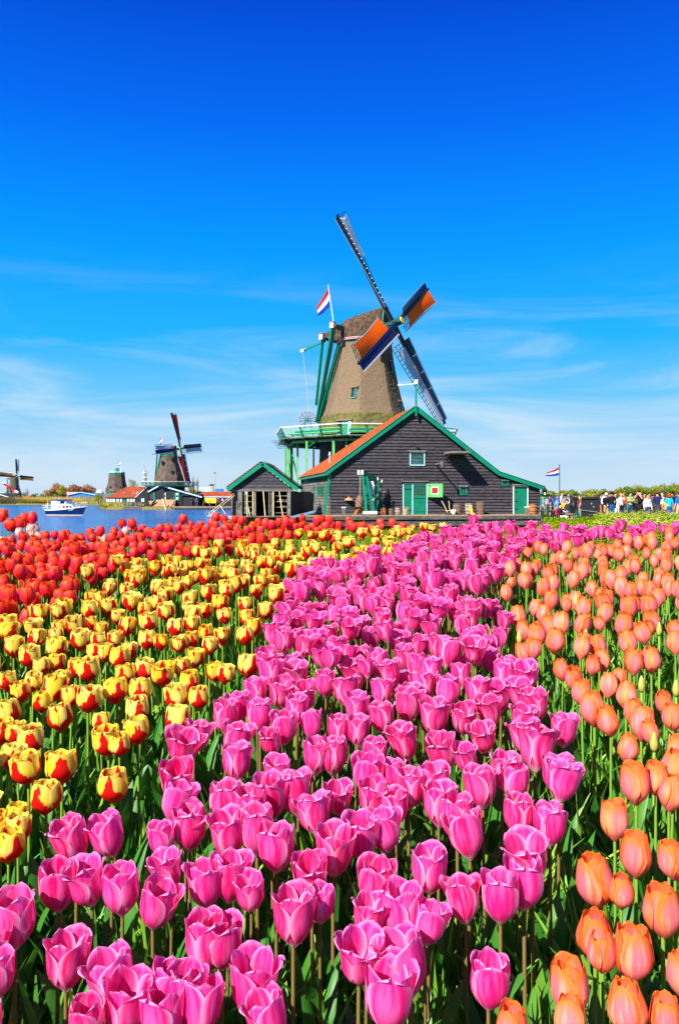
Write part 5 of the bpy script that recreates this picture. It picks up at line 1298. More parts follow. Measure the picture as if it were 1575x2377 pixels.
tree('green_bush', 'green bush at the foot of the lime tree', 128, 298, 1166, 1147, 20, 'tree_green', G1, trunk=False)
tree('round_bush', 'round grey green bush before the blue warehouse', 196, 270, 1164, 1151, 19, 'tree_pale', G1, trunk=False, n=600)
tree('green_bush', 'yellow green bush between blue warehouse and capless mill', 226, 240, 1164, 1145, 15, 'tree_lime', G1, trunk=False)
tree('green_bush', 'yellow green bush touching the capless mill', 239, 235, 1163, 1143, 14, 'tree_olive', G1, trunk=False)
tree('pale_tree', 'pale green spring tree between capless mill and radio tower', 309, 260, 1160, 1112, 32, 'tree_pale', G1, n=700)
tree('thin_conifer', 'small pointed tree right of the leftmost windmill', 63, 370, 1162, 1130, 13, 'tree_brown', G1, slim=True, n=300)
tree('green_bush', 'low bush behind the small pointed tree', 56, 372, 1162, 1142, 20, 'tree_olive', G1, trunk=False, n=400)
tree('poplar', 'left tall thin poplar right of the middle windmill', 438, 300, 1152, 1100, 7, 'tree_pale', G1, slim=True, n=260)
tree('poplar', 'middle tall thin poplar right of the middle windmill', 447.5, 300, 1152, 1099, 8.5, 'tree_pale', G1, slim=True, n=420)
tree('poplar', 'right tall thin poplar right of the middle windmill', 458, 300, 1152, 1103, 9, 'tree_pale', G1, slim=True, n=420)
tree('green_bush', 'green bush behind the foot of the poplars', 447, 290, 1160, 1132, 26, 'tree_olive', G1, trunk=False)
tree('green_bush', 'low hedge bush right of the poplars', 468, 290, 1160, 1137, 26, 'tree_olive', G1, trunk=False, n=500)
for i, (px, pt_, w_) in enumerate(((1262, 1149, 26), (1285, 1152, 26), (1310, 1150, 28), (1334, 1149, 26), (1360, 1148, 30), (1392, 1149, 22), (1405, 1147, 24), (1421, 1148, 24), (1437, 1144, 24), (1452, 1141, 24), (1471, 1139, 26), (1484, 1138, 22), (1499, 1142, 22), (1515, 1140, 24), (1536, 1136, 26), (1552, 1139, 24), (1568, 1135, 30), (1590, 1132, 30), (1620, 1136, 34), (1655, 1134, 34))):
    place = {1421: 'above the navy and black jackets', 1437: 'above the man in the green t-shirt', 1452: 'left of the bald man', 1471: 'over the bald man', 1484: 'between the bald man and white blouse', 1499: 'behind the woman in a white blouse', 1515: 'left of the man holding a camera up', 1536: 'right of the man holding a camera up', 1552: 'above the turquoise shirt', 1568: 'tall at the right picture edge'}.get(px)
    tree('hedgerow_tree', ('olive green hedgerow tree ' + place) if place else 'olive green hedgerow tree ' + ('just right of the black gate' if px in (1392,) else 'over the white haired man' if px == 1405 else 'behind the black gate' if px == 1360 else 'behind the iron post' if px == 1334 else 'behind the iron railing' if px == 1310 else 'behind the flag pole' if px == 1285 else 'behind the lantern' if px == 1262 else 'partly beyond the right picture edge'), px, 240, 1167, pt_ - 11, w_ * 1.7, 'tree_olive' if i % 3 else 'tree_green', G2, n=1500, trunk=False)
tree('bare_tree', 'tall bare pale brown tree above the hedgerow at right', 1562, 245, 1165, 1117, 20, 'tree_brown', G2, n=240, slim=False)
tree('bare_tree', 'small bare brown tree rising over the hedgerow behind the man in green', 1440, 245, 1165, 1138, 14, 'tree_brown', G2, n=160)

def blades(name, xs, ys, zs, h, w, lean, mats, seed, segs=3, kind='stuff', sink=.05, bend=1.0):
    """curved tapering blades, numpy built; h, w arrays"""
    rg = np.random.default_rng(seed); n = len(xs)
    az = rg.uniform(0, 2 * math.pi, n); fa = az + rg.uniform(-1, 1, n) * .9 + math.pi / 2
    dx, dy = np.cos(az), np.sin(az); wx, wy = np.cos(fa), np.sin(fa)
    V = np.zeros((n, (segs + 1) * 2, 3)); UV = np.zeros((n, (segs + 1) * 2, 2))
    for i in range(segs + 1):
        t = i / segs; off = lean * h * (t ** 2) * bend; zz = zs - sink + h * (t - .28 * np.minimum(1.2, lean) * t ** 2.5)
        ww = w * (1 - t ** 2.2) * .5 * (.6 + .4 * math.sin(math.pi * min(1, t * 1.3))) + w * .02
        for j, sgn in enumerate((-1, 1)):
            V[:, i * 2 + j, 0] = xs + dx * off + wx * ww * sgn; V[:, i * 2 + j, 1] = ys + dy * off + wy * ww * sgn; V[:, i * 2 + j, 2] = zz
    m_ = (segs + 1) * 2
    q = np.array([[2 * i, 2 * i + 1, 2 * i + 3, 2 * i + 2] for i in range(segs)])
    Q = (np.arange(n)[:, None, None] * m_ + q[None]).reshape(-1, 4)
    r = np.repeat(rg.uniform(0, 1, n), m_)
    return np_mesh(name, V.reshape(-1, 3), Q, mats, rnd=r, kind=kind, smooth=True)
def reeds(label, x0, x1, y0, y1, n, h0, h1, seed, mt='reed'):
    rg = np.random.default_rng(seed); xs = rg.uniform(x0, x1, n); ys = rg.uniform(y0, y1, n)
    o = blades('reeds', xs, ys, ground(xs, ys), rg.uniform(h0, h1, n), rg.uniform(.15, .4, n), rg.uniform(0, .5, n), [M[mt]], seed)
    return tag(o, label, 'reeds')
reeds('tan and yellow green reeds along the far left bank', -150, -70, 246, 260, 16000, .9, 2.4, 3)
reeds('reeds and grass around the foot of the capless mill', -62, -44, 166.5, 176, 1300, .4, 1.3, 4)
reeds('tan dry reeds before the distant hedgerow at right', 48, 120, 150, 190, 5000, .6, 1.6, 5)
reeds('yellow flowering plants before the red roofed barn', -54, -44, 168, 172, 500, .5, 1.0, 6, 'tree_lime')

# meadow grass around the deck and the visitors
rg = np.random.default_rng(11)
n = 34000
ys = 11 + 50 * rg.uniform(0, 1, n) ** 1.1; xs = ys * rg.uniform(.21, .56, n)
keep = ~((ys > 52) & (xs < 15.2))
xs, ys = xs[keep], ys[keep]; n = len(xs)
tag(blades('meadow_grass', xs, ys, ground(xs, ys), rg.uniform(.08, .3, n) * (1 + .4 * (ys < 30)), rg.uniform(.03, .09, n), rg.uniform(.2, .9, n), [M['meadow']], 12), 'bright green meadow grass around the visitors', 'grass')
n = 26000
ys = rg.uniform(7.5, 55, n) ; xs = rg.uniform(-9, 15, n); keep = (xs < ys * .25) & (xs > -8.9) & (ys < 54 + .16 * xs)
xs, ys = xs[keep], ys[keep]; n = len(xs)
tag(blades('bank_grass', xs, ys, ground(xs, ys), rg.uniform(.08, .35, n), rg.uniform(.03, .08, n), rg.uniform(.2, .9, n), [M['meadow']], 14), 'rough grass of the low bank between tulips and deck', 'grass')
# cow parsley: stems, divided leaves and cream umbels
n = 1100
cxs = []; cys = []
while len(cxs) < n:
    y = rg.uniform(19, 46); px = rg.uniform(1235, 1640); x = XY(px, y)
    dens = .12 + .88 * smooth(1345, 1400, px) if y < 40 else (.1 if px < 1400 else .6)
    if y > 40 and px > 1440: dens *= .3
    if rg.uniform() < dens: cxs.append(x); cys.append(y)
cxs = np.array(cxs); cys = np.array(cys); hs = rg.uniform(.25, .78, n) * np.where(cxs / cys * F + 787 < 1380, .6, 1)
hs *= np.clip(1.15 - .006 * (cys - 20), .8, 1.2)
gz_ = ground(cxs, cys)
# stems
blades('herb_stems', cxs, cys, gz_, hs * 1.04, np.full(n, .03), rg.uniform(0, .12, n), [M['meadow']], 21)
o = bpy.data.objects['herb_stems']; tag(o, 'green stems of the wild herbs before the visitors', 'herbs')
# leaves
k = 44; V_, Q_, r_l = [], [], []
cc = np.stack([cxs, cys, gz_], 1); c = np.repeat(cc, k, 0); hh = np.repeat(hs, k)
d = rg.normal(0, 1, (n * k, 3)) * np.array([.17, .17, 0]); c = c + d; c[:, 2] += hh * rg.uniform(.1, .88, n * k)
nr = rg.normal(0, .5, (n * k, 3)) + np.array([0, 0, .7]); nr /= np.linalg.norm(nr, axis=1)[:, None]
t_a = np.cross(nr, rg.normal(size=(n * k, 3))); t_a /= np.linalg.norm(t_a, axis=1)[:, None]; b_a = np.cross(nr, t_a); s = rg.uniform(.03, .085, n * k)[:, None]
V_ = np.stack([c - t_a * s, c - b_a * s * .5, c + t_a * s, c + b_a * s * .5], 1).reshape(-1, 3)
tag(np_mesh('herb_leaves', V_, np.arange(4 * n * k).reshape(-1, 4), [M['meadow']], rnd=np.repeat(rg.uniform(0, 1, n * k), 4), kind='stuff'), 'feathery green leaves of the wild herbs', 'herbs')
k = 5
c = np.repeat(cc, k, 0); c[:, 2] += np.repeat(hs, k) * (1 + rg.uniform(-.12, .04, n * k)); c[:, :2] += rg.normal(0, .10, (n * k, 2))
s = rg.uniform(.010, .028, n * k)
base = np.array([[-1, -1, 0], [1, -1, 0], [1, 1, 0], [-1, 1, 0], [0, 0, .7], [0, 0, -.7]])
V_ = (c[:, None, :] + base[None] * s[:, None, None]).reshape(-1, 3)
tri = np.array([[0, 1, 4], [1, 2, 4], [2, 3, 4], [3, 0, 4], [1, 0, 5], [2, 1, 5], [3, 2, 5], [0, 3, 5]])
Q_ = (np.arange(n * k)[:, None, None] * 6 + tri[None]).reshape(-1, 3)
tag(np_mesh('umbel_flowers', V_, Q_, [M['umbel']], kind='stuff'), 'cream white umbel flowers before the visitors', 'flowers')

# ================================================================ fence, gate, lantern, hut, flag pole, bin
fe = thing('iron_fence', 'black spiked iron railing behind the seated visitors', 'fence', P(1310, 1196, 60))
for i, px in enumerate(np.arange(1272, 1347, 3.1)):
    MB().tube([P(px, 1197, 60), P(px, 1153, 60)], [.018, .014], 5).build('bar', M['iron'], fe)
    MB().lathe(P(px, 1153, 60), [(.035, 0), (.02, .05), (.004, .16)], 5).build('spike', M['iron'], fe)
for py in (1158, 1192): MB().beam(P(1271, py, 60), P(1347, py, 60), .05, .06).build('rail', M['iron'], fe)
for px in (1323, 1344): MB().beam(P(px, 1197, 59.9), P(px, 1150, 59.9), .12 if px < 1340 else .16).build('post', M['iron'] if px < 1340 else M['green_lit'], fe)
gt = thing('black_gate', 'solid black boarded gate with scrolled iron top', 'gate', P(1367, 1204, 47))
for i in range(13):
    f0, f1 = i / 13, (i + .94) / 13
    Y0 = 50 - 3 * f0; px0 = 1347.5 + 40 * f0; px1 = 1347.5 + 40 * f1; Y1 = 50 - 3 * f1
    bot = 1198 + 9 * f0; top_ = 1154.5 - 1.5 * f0
    MB().prism([P(px0, bot, Y0), P(px1, bot + .4, Y1), P(px1, top_, Y1), P(px0, top_, Y0)], (0, .05, 0)).build('board', M['tar_dark'], gt)
    a = P((px0 + px1) / 2, top_ - .5, Y0)
    if i % 2 == 0:
        MB().tube([a + Vector((math.cos(t) * .06 * (1 - t / 9) + .06, 0, .06 + math.sin(t) * .07)) for t in np.linspace(3.1, -2.6, 12)], .012, 5).build('scroll', M['iron'], gt)
MB().beam(P(1347.5, 1184, 49.9), P(1388, 1189, 46.9), .03, .04).build('strap', M['steel'], gt)
MB().beam(P(1347.5, 1158.5, 49.9), P(1388, 1157, 46.9), .03, .04).build('strap', M['iron'], gt)
MB().beam(P(1388, 1208, 46.9), P(1388, 1149, 46.9), .1).build('gate_post', M['iron'], gt)
for px, py in ((1371, 1169), (1375.5, 1176.5)): MB().box(tuple(P(px, py, 47.8)), (.07, .05, .08)).build('lock', M['steel'], gt)
ln = thing('lantern', 'black iron lantern hanging at the right corner of the barn', 'lantern', P(1262.5, 1153, 57))
MB().lathe(P(1262.5, 1152.5, 57), [(.10, -.0), (.17, .42)], 6).build('glass', M['glass_dark'], ln)
lamp_m = bpy.data.materials.new('glowing lamp'); lamp_m.use_nodes = True; lamp_m.node_tree.nodes['Principled BSDF'].inputs['Emission Color'].default_value = (1, .6, .15, 1); lamp_m.node_tree.nodes['Principled BSDF'].inputs['Emission Strength'].default_value = 1.2; lamp_m.node_tree.nodes['Principled BSDF'].inputs['Base Color'].default_value = (.8, .45, .1, 1)
MB().box(tuple(P(1262.8, 1146, 56.7)), (.1, .05, .16)).build('lamp', lamp_m, ln)
MB().lathe(P(1262.5, 1152.5, 57), [(.24, .42), (.12, .58), (.05, .66), (.02, .8)], 6).build('hood', M['iron'], ln)
MB().tube([P(1256, 1134, 57), P(1259, 1138, 57), P(1262.5, 1137, 57), P(1266, 1135, 57)], .025, 6).build('bracket', M['iron'], ln)
MB().tube([P(1262.5, 1137, 57), P(1262.5, 1141, 57)], .02, 5).build('hook', M['iron'], ln)
hut = thing('green_hut', 'small bright green hut behind the flag pole', 'hut', P(1276, 1190, 76))
MB().prism([P(1266, 1190, 76), P(1283, 1190, 76), P(1283, 1149, 76), P(1267, 1145, 76)], (0, 2.5, 0)).build('wall', M['green'], hut)
MB().prism([P(1265, 1144.5, 75.6), P(1284.5, 1148.5, 75.6), P(1284.5, 1150.5, 75.6), P(1265, 1146.5, 75.6)], (0, 3.2, 0)).build('roof', M['green'], hut)
MB().prism([P(1279, 1190, 75.9), P(1285, 1190, 75.9), P(1285, 1151, 75.9), P(1279, 1151, 75.9)], (0, -.1, 0)).build('door', M['green_dark'], hut)
fp = flag('flag', 'flag streaming left from the tall green pole beside the barn', P(1297.3, 1194, 61), P(1296.8, 1081, 61), [P(1296, 1084, 61), P(1295, 1103.5, 61), P(1266, 1097, 60.6), P(1263.5, 1104.5, 60.6)], 'flags on poles', .055, 'green', .16)
bn = thing('litter_bin', 'dark green litter bin on the grass before the black gate', 'bin', P(1337.5, 1208, 48))
MB().lathe(P(1337.5, 1208, 48), [(.11, 0), (.14, .42)], 14).build('bin_body', M['green'], bn)
MB().lathe(P(1337.5, 1208, 48), [(.15, .41), (.15, .45), (.12, .45), (.12, .42)], 14, cap=False).build('rim', M['green_dark'], bn)
for i in range(10):
    a = i * math.pi / 5; q = P(1337.5, 1208, 48); MB().beam(q + Vector((math.cos(a) * .115, math.sin(a) * .115, .02)), q + Vector((math.cos(a) * .145, math.sin(a) * .145, .4)), .02).build('rib', M['green_dark'], bn)
lp = thing('iron_pump', 'black cast iron post with ornamental top between bin and railing', 'iron post', P(1329, 1204, 50))
MB().lathe(P(1329, 1204, 50), [(.22, 0), (.2, .1), (.13, .15), (.12, .6), (.17, .65), (.15, 1.0), (.06, 1.05), (.05, 1.25), (.09, 1.3), (.1, 1.42), (.05, 1.5), (.02, 1.62)], 12).build('post_body', M['iron'], lp, smooth=True)
MB().beam(P(1329, 1172, 49.9), P(1322, 1176, 49.8), .05).build('spout', M['iron'], lp)
pt = thing('picnic_table', 'weathered wooden picnic table at the right end of the deck', 'picnic table', P(1266, 1196, 52))
for i in range(5): MB().box(tuple(P(1266, 1175, 52) + Vector((0, i * .17, 0))), (1.1, .14, .05)).build('top_board', M['wood_grey'], pt)
for dy in (-.35, 1.05): MB().box(tuple(P(1266, 1184, 52) + Vector((0, dy, 0))), (1.1, .24, .05)).build('seat_board', M['wood_grey'], pt)
for px in (1254, 1277):
    MB().beam(P(px, 1176, 51.9), P(px - 3, 1199, 51.5), .09).build('leg', M['wood_grey'], pt); MB().beam(P(px, 1176, 52.6), P(px + 3, 1199, 53), .09).build('leg', M['wood_grey'], pt)
bc = thing('picnic_bench', 'wooden bench with a warm timber plank under the seated visitors', 'bench', P(1312, 1206, 49))
MB().box(tuple(P(1313, 1193, 49)), (1.0, .45, .07)).build('seat_board', M['wood'], bc)
MB().box(tuple(P(1322, 1199, 49)), (.5, .4, .35)).build('seat_block', M['wood_grey'], bc)
MB().box(tuple(P(1316, 1207, 48.6)), (.95, .5, .06)).build('foot_board', M['wood'], bc)
for px in (1302, 1318): MB().box(tuple(P(px, 1200, 49)), (.1, .4, .45)).build('leg', M['wood_grey'], bc)
lf = thing('low_fence', 'low black post fence before the picnic table', 'fence', P(1280, 1212, 44))
for px, top_ in ((1258, 1186), (1269.5, 1172), (1283, 1188), (1297, 1190), (1329.5, 1188)): MB().beam(P(px, 1214, 44), P(px, top_, 44), .055).build('post', M['iron'], lf)
for py in (1196, 1211.5): MB().beam(P(1257, py, 44), P(1330, py, 44), .035, .04).build('rail', M['iron'], lf)

# ================================================================ people
SKIN = [mat('fair skin', (0.62, 0.33, 0.24), .6, .06), mat('tanned skin', (0.42, 0.22, 0.14), .6, .06)]
CL = {}
def cloth(c):
    if c not in CL: CL[c] = mat('cloth %d' % len(CL), c, .85, .1, vscale=6, bump=.25, bscale=12, spec=.1)
    return CL[c]
BLK, WHT, NAVY, JEANS, GREY, TAN = (.012, .012, .015), (.75, .74, .72), (.015, .02, .07), (.03, .07, .17), (.06, .06, .065), (.50, .34, .18)
PEOPLE = []
def person(label, px, Y, yaw, shirt, trousers, hair, arms='down', h=1.75, sleeves='short', legs='long', sit=False, hair_len='short', skin=0, bag=None, skirt=None, z0=None, lean=0, group='visitors'):
    g_ = float(ground(XY(px, Y), Y)) if z0 is None else z0
    root = thing('person', label, 'person', (XY(px, Y), Y, g_), group)
    k = h / 1.75
    J = {}; E = []
    def j(n, p, r, parent=None, seg='torso'):
        J[n] = [Vector(p), r, seg]
        if parent: E.append((parent, n, seg))
    dz = -.48 if sit else 0
    j('pelvis', (0, 0, .95 + dz), .135); j('waist', (0, -.0, 1.09 + dz), .12, 'pelvis'); j('chest', (0, .0, 1.29 + dz), .145, 'waist'); j('neckb', (0, 0, 1.45 + dz), .075, 'chest')
    j('neck', (0, -.01, 1.52 + dz), .055, 'neckb', 'skin'); j('head', (0, -.025, 1.60 + dz), .082, 'neck', 'skin'); j('crown', (0, -.005, 1.685 + dz), .083, 'head', 'skin'); j('nose', (0, -.12, 1.615 + dz), .017, 'head', 'skin')
    A = {'down': ((.235, .02, 1.13), (.25, -.06, .90), (.25, -.09, .81)), 'cross': ((.24, -.06, 1.15), (-.02, -.23, 1.17), (-.09, -.22, 1.2)), 'photo': ((.25, -.2, 1.30), (.08, -.25, 1.53), (.05, -.25, 1.6)),
         'face': ((.27, -.12, 1.3), (.12, -.12, 1.58), (.1, -.1, 1.66)), 'hip': ((.33, .06, 1.18), (.18, -.08, 1.0), (.15, -.1, .98)), 'lap': ((.22, -.08, 1.14), (.1, -.32, 1.02), (.06, -.38, 1.0)), 'back': ((.25, .08, 1.15), (.06, .16, .98), (.02, .16, .95))}
    for s, sd_ in ((1, 'l'), (-1, 'r')):
        ar = arms if isinstance(arms, str) else arms[0 if s > 0 else 1]
        e_, w_, hnd = A[ar]
        q = lambda v: (v[0] * s, v[1], v[2] + dz + (.05 if (ar == 'cross' and s < 0) else 0))
        j('sh' + sd_, (.165 * s, .0, 1.405 + dz), .068, 'chest'); j('el' + sd_, q(e_), .048, 'sh' + sd_)
        j('wr' + sd_, q(w_), .034, 'el' + sd_, 'torso' if sleeves == 'long' else 'skin'); j('ha' + sd_, q(hnd), .036, 'wr' + sd_, 'skin')
        dv = (Vector(q(hnd)) - Vector(q(w_))).normalized(); sx = dv.cross(Vector((0, 1, .2))).normalized()
        for f in range(4): j('f%d%s' % (f, sd_), Vector(q(hnd)) + dv * (.075 + .012 * (f in (1, 2))) + sx * (.018 * (f - 1.5)), .0095, 'ha' + sd_, 'skin')
        j('th' + sd_, Vector(q(hnd)) + dv * .025 - sx * .055, .011, 'ha' + sd_, 'skin')
        if not sit:
            j('hp' + sd_, (.09 * s, 0, .90), .105, 'pelvis', 'legs'); j('kn' + sd_, (.105 * s, -.02, .49), .066, 'hp' + sd_, 'legs'); j('an' + sd_, (.11 * s, .03, .10), .045, 'kn' + sd_, 'legs' if legs == 'long' else 'skin')
            j('to' + sd_, (.125 * s, -.13, .045), .042, 'an' + sd_, 'shoe')
        else:
            j('hp' + sd_, (.09 * s, -.03, .90 + dz), .105, 'pelvis', 'legs'); j('kn' + sd_, (.12 * s, -.44, .49), .068, 'hp' + sd_, 'legs'); j('an' + sd_, (.12 * s, -.42, .10), .045, 'kn' + sd_, 'legs' if legs == 'long' else 'skin')
            j('to' + sd_, (.13 * s, -.58, .045), .042, 'an' + sd_, 'shoe')
    ca, sa = math.cos(yaw), math.sin(yaw)
    def tr(v):
        v = Vector(v) * k; v = Vector((v.x, v.y + lean * v.z, v.z))
        return Vector((v.x * ca - v.y * sa, v.x * sa + v.y * ca, v.z))
    names = list(J); idx = {n: i for i, n in enumerate(names)}
    me = bpy.data.meshes.new('body'); me.from_pydata([tuple(tr(J[n][0])) for n in names], [(idx[a], idx[b]) for a, b, _ in E], [])
    ob = bpy.data.objects.new('body_rig', me); COL.objects.link(ob)
    sk = ob.modifiers.new('skin', 'SKIN'); ss = ob.modifiers.new('sub', 'SUBSURF'); ss.levels = 1; ss.render_levels = 1
    for i, n in enumerate(names):
        v = me.skin_vertices[0].data[i]; v.radius = (J[n][1] * k, J[n][1] * k); v.use_root = (i == 0)
    mats_ = [SKIN[skin], cloth(shirt), cloth(trousers), cloth(BLK if trousers != BLK else (.06, .04, .03))]
    sm_ = {'skin': 0, 'torso': 1, 'legs': 2, 'shoe': 3}
    segs = [(tr(J[a][0]), tr(J[b][0]), sm_[s]) for a, b, s in E]
    PEOPLE.append((root, ob, mats_, segs))
    # hair
    hc = Vector((0, .012, 1.655 + dz)); rings = []
    if hair is not None:
        low = {'short': -.35, 'long': -1.75, 'bob': -1.1}[hair_len]
        for v in np.linspace(1.5, low, 8):
            zz = math.sin(max(v, -.6)) * .112 + (min(0, v + .6)) * .12; rr = .112 * math.cos(max(v, -.45)) + (.02 if v < -.5 else 0)
            rings.append([tr(hc + Vector((math.cos(a) * rr * .92, max(math.sin(a) * rr, -rr * (1.0 if v > .35 else .15)), zz))) + root.location for a in np.linspace(0, 2 * math.pi, 12, endpoint=False)])
        MB().loft(rings).build('hair', cloth(hair), root, smooth=True)
    # eyes
    mb = MB()
    for s in (-1, 1): mb.box(tuple(tr(Vector((.032 * s, -.105, 1.64 + dz))) + root.location), (.02, .012, .012), yaw)
    mb.build('eye', cloth(BLK), root)
    mb = MB(); mb.box(tuple(tr(Vector((0, -.105, 1.575 + dz))) + root.location), (.045, .01, .012), yaw); mb.build('mouth', cloth((.45, .12, .1)), root)
    if bag:
        a, b_ = bag
        MB().loft([[tr(Vector((x, y, z + dz))) + root.location for x, y in ((-.14, .13), (.14, .13), (.14, .26), (-.14, .26))] for z in (1.02, 1.40)] if a == 'back' else
                  [[tr(Vector((x, y, z + dz))) + root.location for x, y in ((.17, -.08), (.29, -.08), (.29, .12), (.17, .12))] for z in (.86, 1.08)]).build('bag' if a != 'back' else 'backpack', cloth(b_), root)
        MB().beam(tr(Vector((-.12, -.135, 1.42 + dz))) + root.location, tr(Vector((.2, -.12, 1.0 + dz))) + root.location, .03, .012).build('bag_strap', cloth(b_), root)
    if skirt:
        rings = []
        for z, r in ((1.06, .15), (.92, .19), (.7, .24), (.50 if skirt[0] == 'short' else .3, .30)):
            rings.append([tr(Vector((math.cos(a) * r * (1 + .06 * math.sin(5 * a)), math.sin(a) * r * .8, z + dz))) + root.location for a in np.linspace(0, 2 * math.pi, 20, endpoint=False)])
        MB().loft(rings, cap=False).build('skirt', cloth(skirt[1]), root, smooth=True)
    return root
def finish_people():
    bpy.context.view_layer.update()
    dg = bpy.context.evaluated_depsgraph_get()
    for root, ob, mats_, segs in PEOPLE:
        me = bpy.data.meshes.new_from_object(ob.evaluated_get(dg))
        n = len(me.polygons); cen = np.zeros(n * 3); me.polygons.foreach_get('center', cen); cen = cen.reshape(-1, 3)
        best = np.full(n, 1e9); mi = np.zeros(n, int)
        for a, b_, s in segs:
            a_ = np.array(a); d = np.array(b_) - a_; t = np.clip(((cen - a_) @ d) / max(1e-9, d @ d), 0, 1); dist = np.linalg.norm(cen - a_ - t[:, None] * d, axis=1)
            up = dist < best; best[up] = dist[up]; mi[up] = s
        me.materials.clear()
        for q in mats_: me.materials.append(q)
        me.polygons.foreach_set('material_index', mi.astype(np.int32)); me.polygons.foreach_set('use_smooth', [True] * n)
        me.name = 'body'; bpy.data.objects.remove(ob)
        o = bpy.data.objects.new('body', me); COL.objects.link(o); o.parent = root
BR, DK, RD, GY, BLD = (.09, .045, .02), (.012, .009, .007), (.45, .05, .015), (.35, .34, .33), (.42, .27, .10)
rd = math.radians
person('man in a light green t-shirt with a dark strap, arms crossed', 1461, 49, rd(15), (.22, .5, .16), JEANS, DK, 'cross', 1.74, bag=('side', BLK))
pB = person('bald man in a black t-shirt holding a camera up to his face', 1484, 47, rd(-50), BLK, GREY, None, 'photo', 1.80)
q = P(1478.5, 1156, 46.6)
MB().box(tuple(q), (.14, .09, .09)).build('camera', M['iron'], pB)
MB().loft([[P(1484, 0, 47).xyz * 0 + Vector((XY(1484, 47) + math.cos(a) * r, 47 + math.sin(a) * r * .9, z)) for a in np.linspace(0, 2 * math.pi, 14, endpoint=False)] for z, r in ((1.02, .2), (.8, .27), (.45, .26))]).build('tied_jacket', cloth(BLK), pB, smooth=True)
person('woman in a white blouse with sunglasses facing the camera', 1501, 45, rd(5), WHT, JEANS, BR, 'down', 1.62, sleeves='long', hair_len='bob')
person('visitor in red jacket behind the woman in a white blouse', 1504, 52, rd(20), (.6, .02, .03), JEANS, DK, 'down', 1.72, sleeves='long')
person('man in a navy hooded top holding a camera up, seen from behind', 1524, 45, rd(170), (.02, .02, .09), GREY, BR, ('down', 'face'), 1.80, sleeves='long', bag=('side', GREY))
person('woman in dark clothes standing half hidden left of the navy hooded man', 1514, 48, rd(160), GREY, BLK, BR, 'down', 1.66, sleeves='long', bag=('side', (.6, .55, .2)))
person('red haired visitor in a turquoise shirt seen from behind', 1551, 44, rd(175), (.01, .42, .75), (.02, .10, .30), RD, 'down', 1.66, hair_len='bob')
person('dark haired man with black backpack behind the turquoise shirt', 1559, 48, rd(190), GREY, JEANS, DK, 'down', 1.80, bag=('back', BLK))
person('man in a bright blue shirt and tan shorts at the right edge', 1574, 42, rd(200), (.01, .13, .62), TAN, DK, 'down', 1.74, legs='shorts')
person('person in a long yellow dress left of the turquoise shirt', 1543, 46, rd(150), (.85, .45, .02), (.85, .45, .02), BR, 'down', 1.40, skirt=('long', (.85, .45, .02)))
person('man in a white t-shirt with yellow print, blue shorts and a strap', 1439.5, 48, rd(25), (.78, .76, .66), NAVY, BLD, ('face', 'down'), 1.70, legs='shorts', bag=('side', GREY))
person('woman in cream standing behind the man with the yellow print', 1431, 50, rd(160), (.7, .68, .6), WHT, BR, 'down', 1.58, hair_len='bob', sleeves='long')
person('man in a black jacket and blue jeans seen from behind', 1419, 48, rd(185), BLK, (.02, .1, .35), DK, 'down', 1.78, sleeves='long')
person('man in a blue top standing left of the black jacket and jeans', 1413, 51, rd(120), (.03, .03, .2), JEANS, BR, 'down', 1.78, sleeves='long')
person('white haired man in a black jacket and beige trousers', 1405, 48, rd(190), BLK, TAN, (.7, .7, .7), 'back', 1.70, sleeves='long')
person('visitor in a white shirt behind the white haired man', 1399, 51, rd(100), WHT, BLK, DK, 'down', 1.76, sleeves='long')
person('visitor in dark clothes just right of the black gate', 1392, 52, rd(90), (.05, .03, .08), (.4, .12, .05), BR, 'down', 1.66, sleeves='long')
person('woman with pink backpack standing behind the picnic table', 1273, 55, rd(110), (.02, .03, .04), (.02, .04, .10), DK, 'hip', 1.62, bag=('back', (.7, .25, .35)))
person('visitor in blue jacket facing away left of the flag pole', 1282, 55, rd(180), (.03, .09, .35), BLK, BR, 'down', 1.68, sleeves='long', hair_len='long')
person('child in light blue top at the foot of the flag pole', 1291, 53, rd(10), (.08, .35, .65), (.08, .07, .3), BR, 'down', 1.32)
person('tall man in a white shirt and blue vest beside the flag pole', 1302, 55, rd(60), (.55, .6, .75), BLK, BR, 'down', 1.80, bag=('back', (.03, .1, .5)))
person('visitor in blue t-shirt right of the blue vest', 1309, 57, rd(150), (.03, .12, .5), GREY, DK, 'down', 1.62)
person('visitor in pale shirt looking over the iron railing', 1318, 61.5, rd(150), WHT, GREY, GY, 'down', 1.60)
person('seated visitor in yellow behind the seated dark jacket', 1308, 50.5, rd(-40), (.8, .42, .02), GREY, BLD, 'lap', 1.70, sleeves='long', sit=True, z0=.1)
person('seated visitor in dark jacket and pale trousers on the bench', 1315, 49.5, rd(-70), (.03, .03, .035), (.5, .5, .55), DK, 'lap', 1.70, sleeves='long', sit=True, z0=.05)
person('seated visitor in black and white with red bag on the grass', 1299, 48, rd(50), (.02, .02, .03), WHT, DK, 'lap', 1.68, sleeves='long', sit=True, z0=-.18, bag=('side', (.6, .02, .03)))
person('seated child in red jacket left of the seated group', 1290, 48.5, rd(60), (.6, .02, .04), NAVY, BR, 'lap', 1.4, sleeves='long', sit=True, z0=-.1)
person('visitor in red and white left of the black gate', 1344, 55, rd(-90), (.6, .05, .06), (.3, .25, .2), BR, 'down', 1.58, bag=('back', (.6, .02, .03)))
person('visitor in black standing by the iron post', 1334, 53, rd(160), BLK, NAVY, DK, 'down', 1.68, sleeves='long')
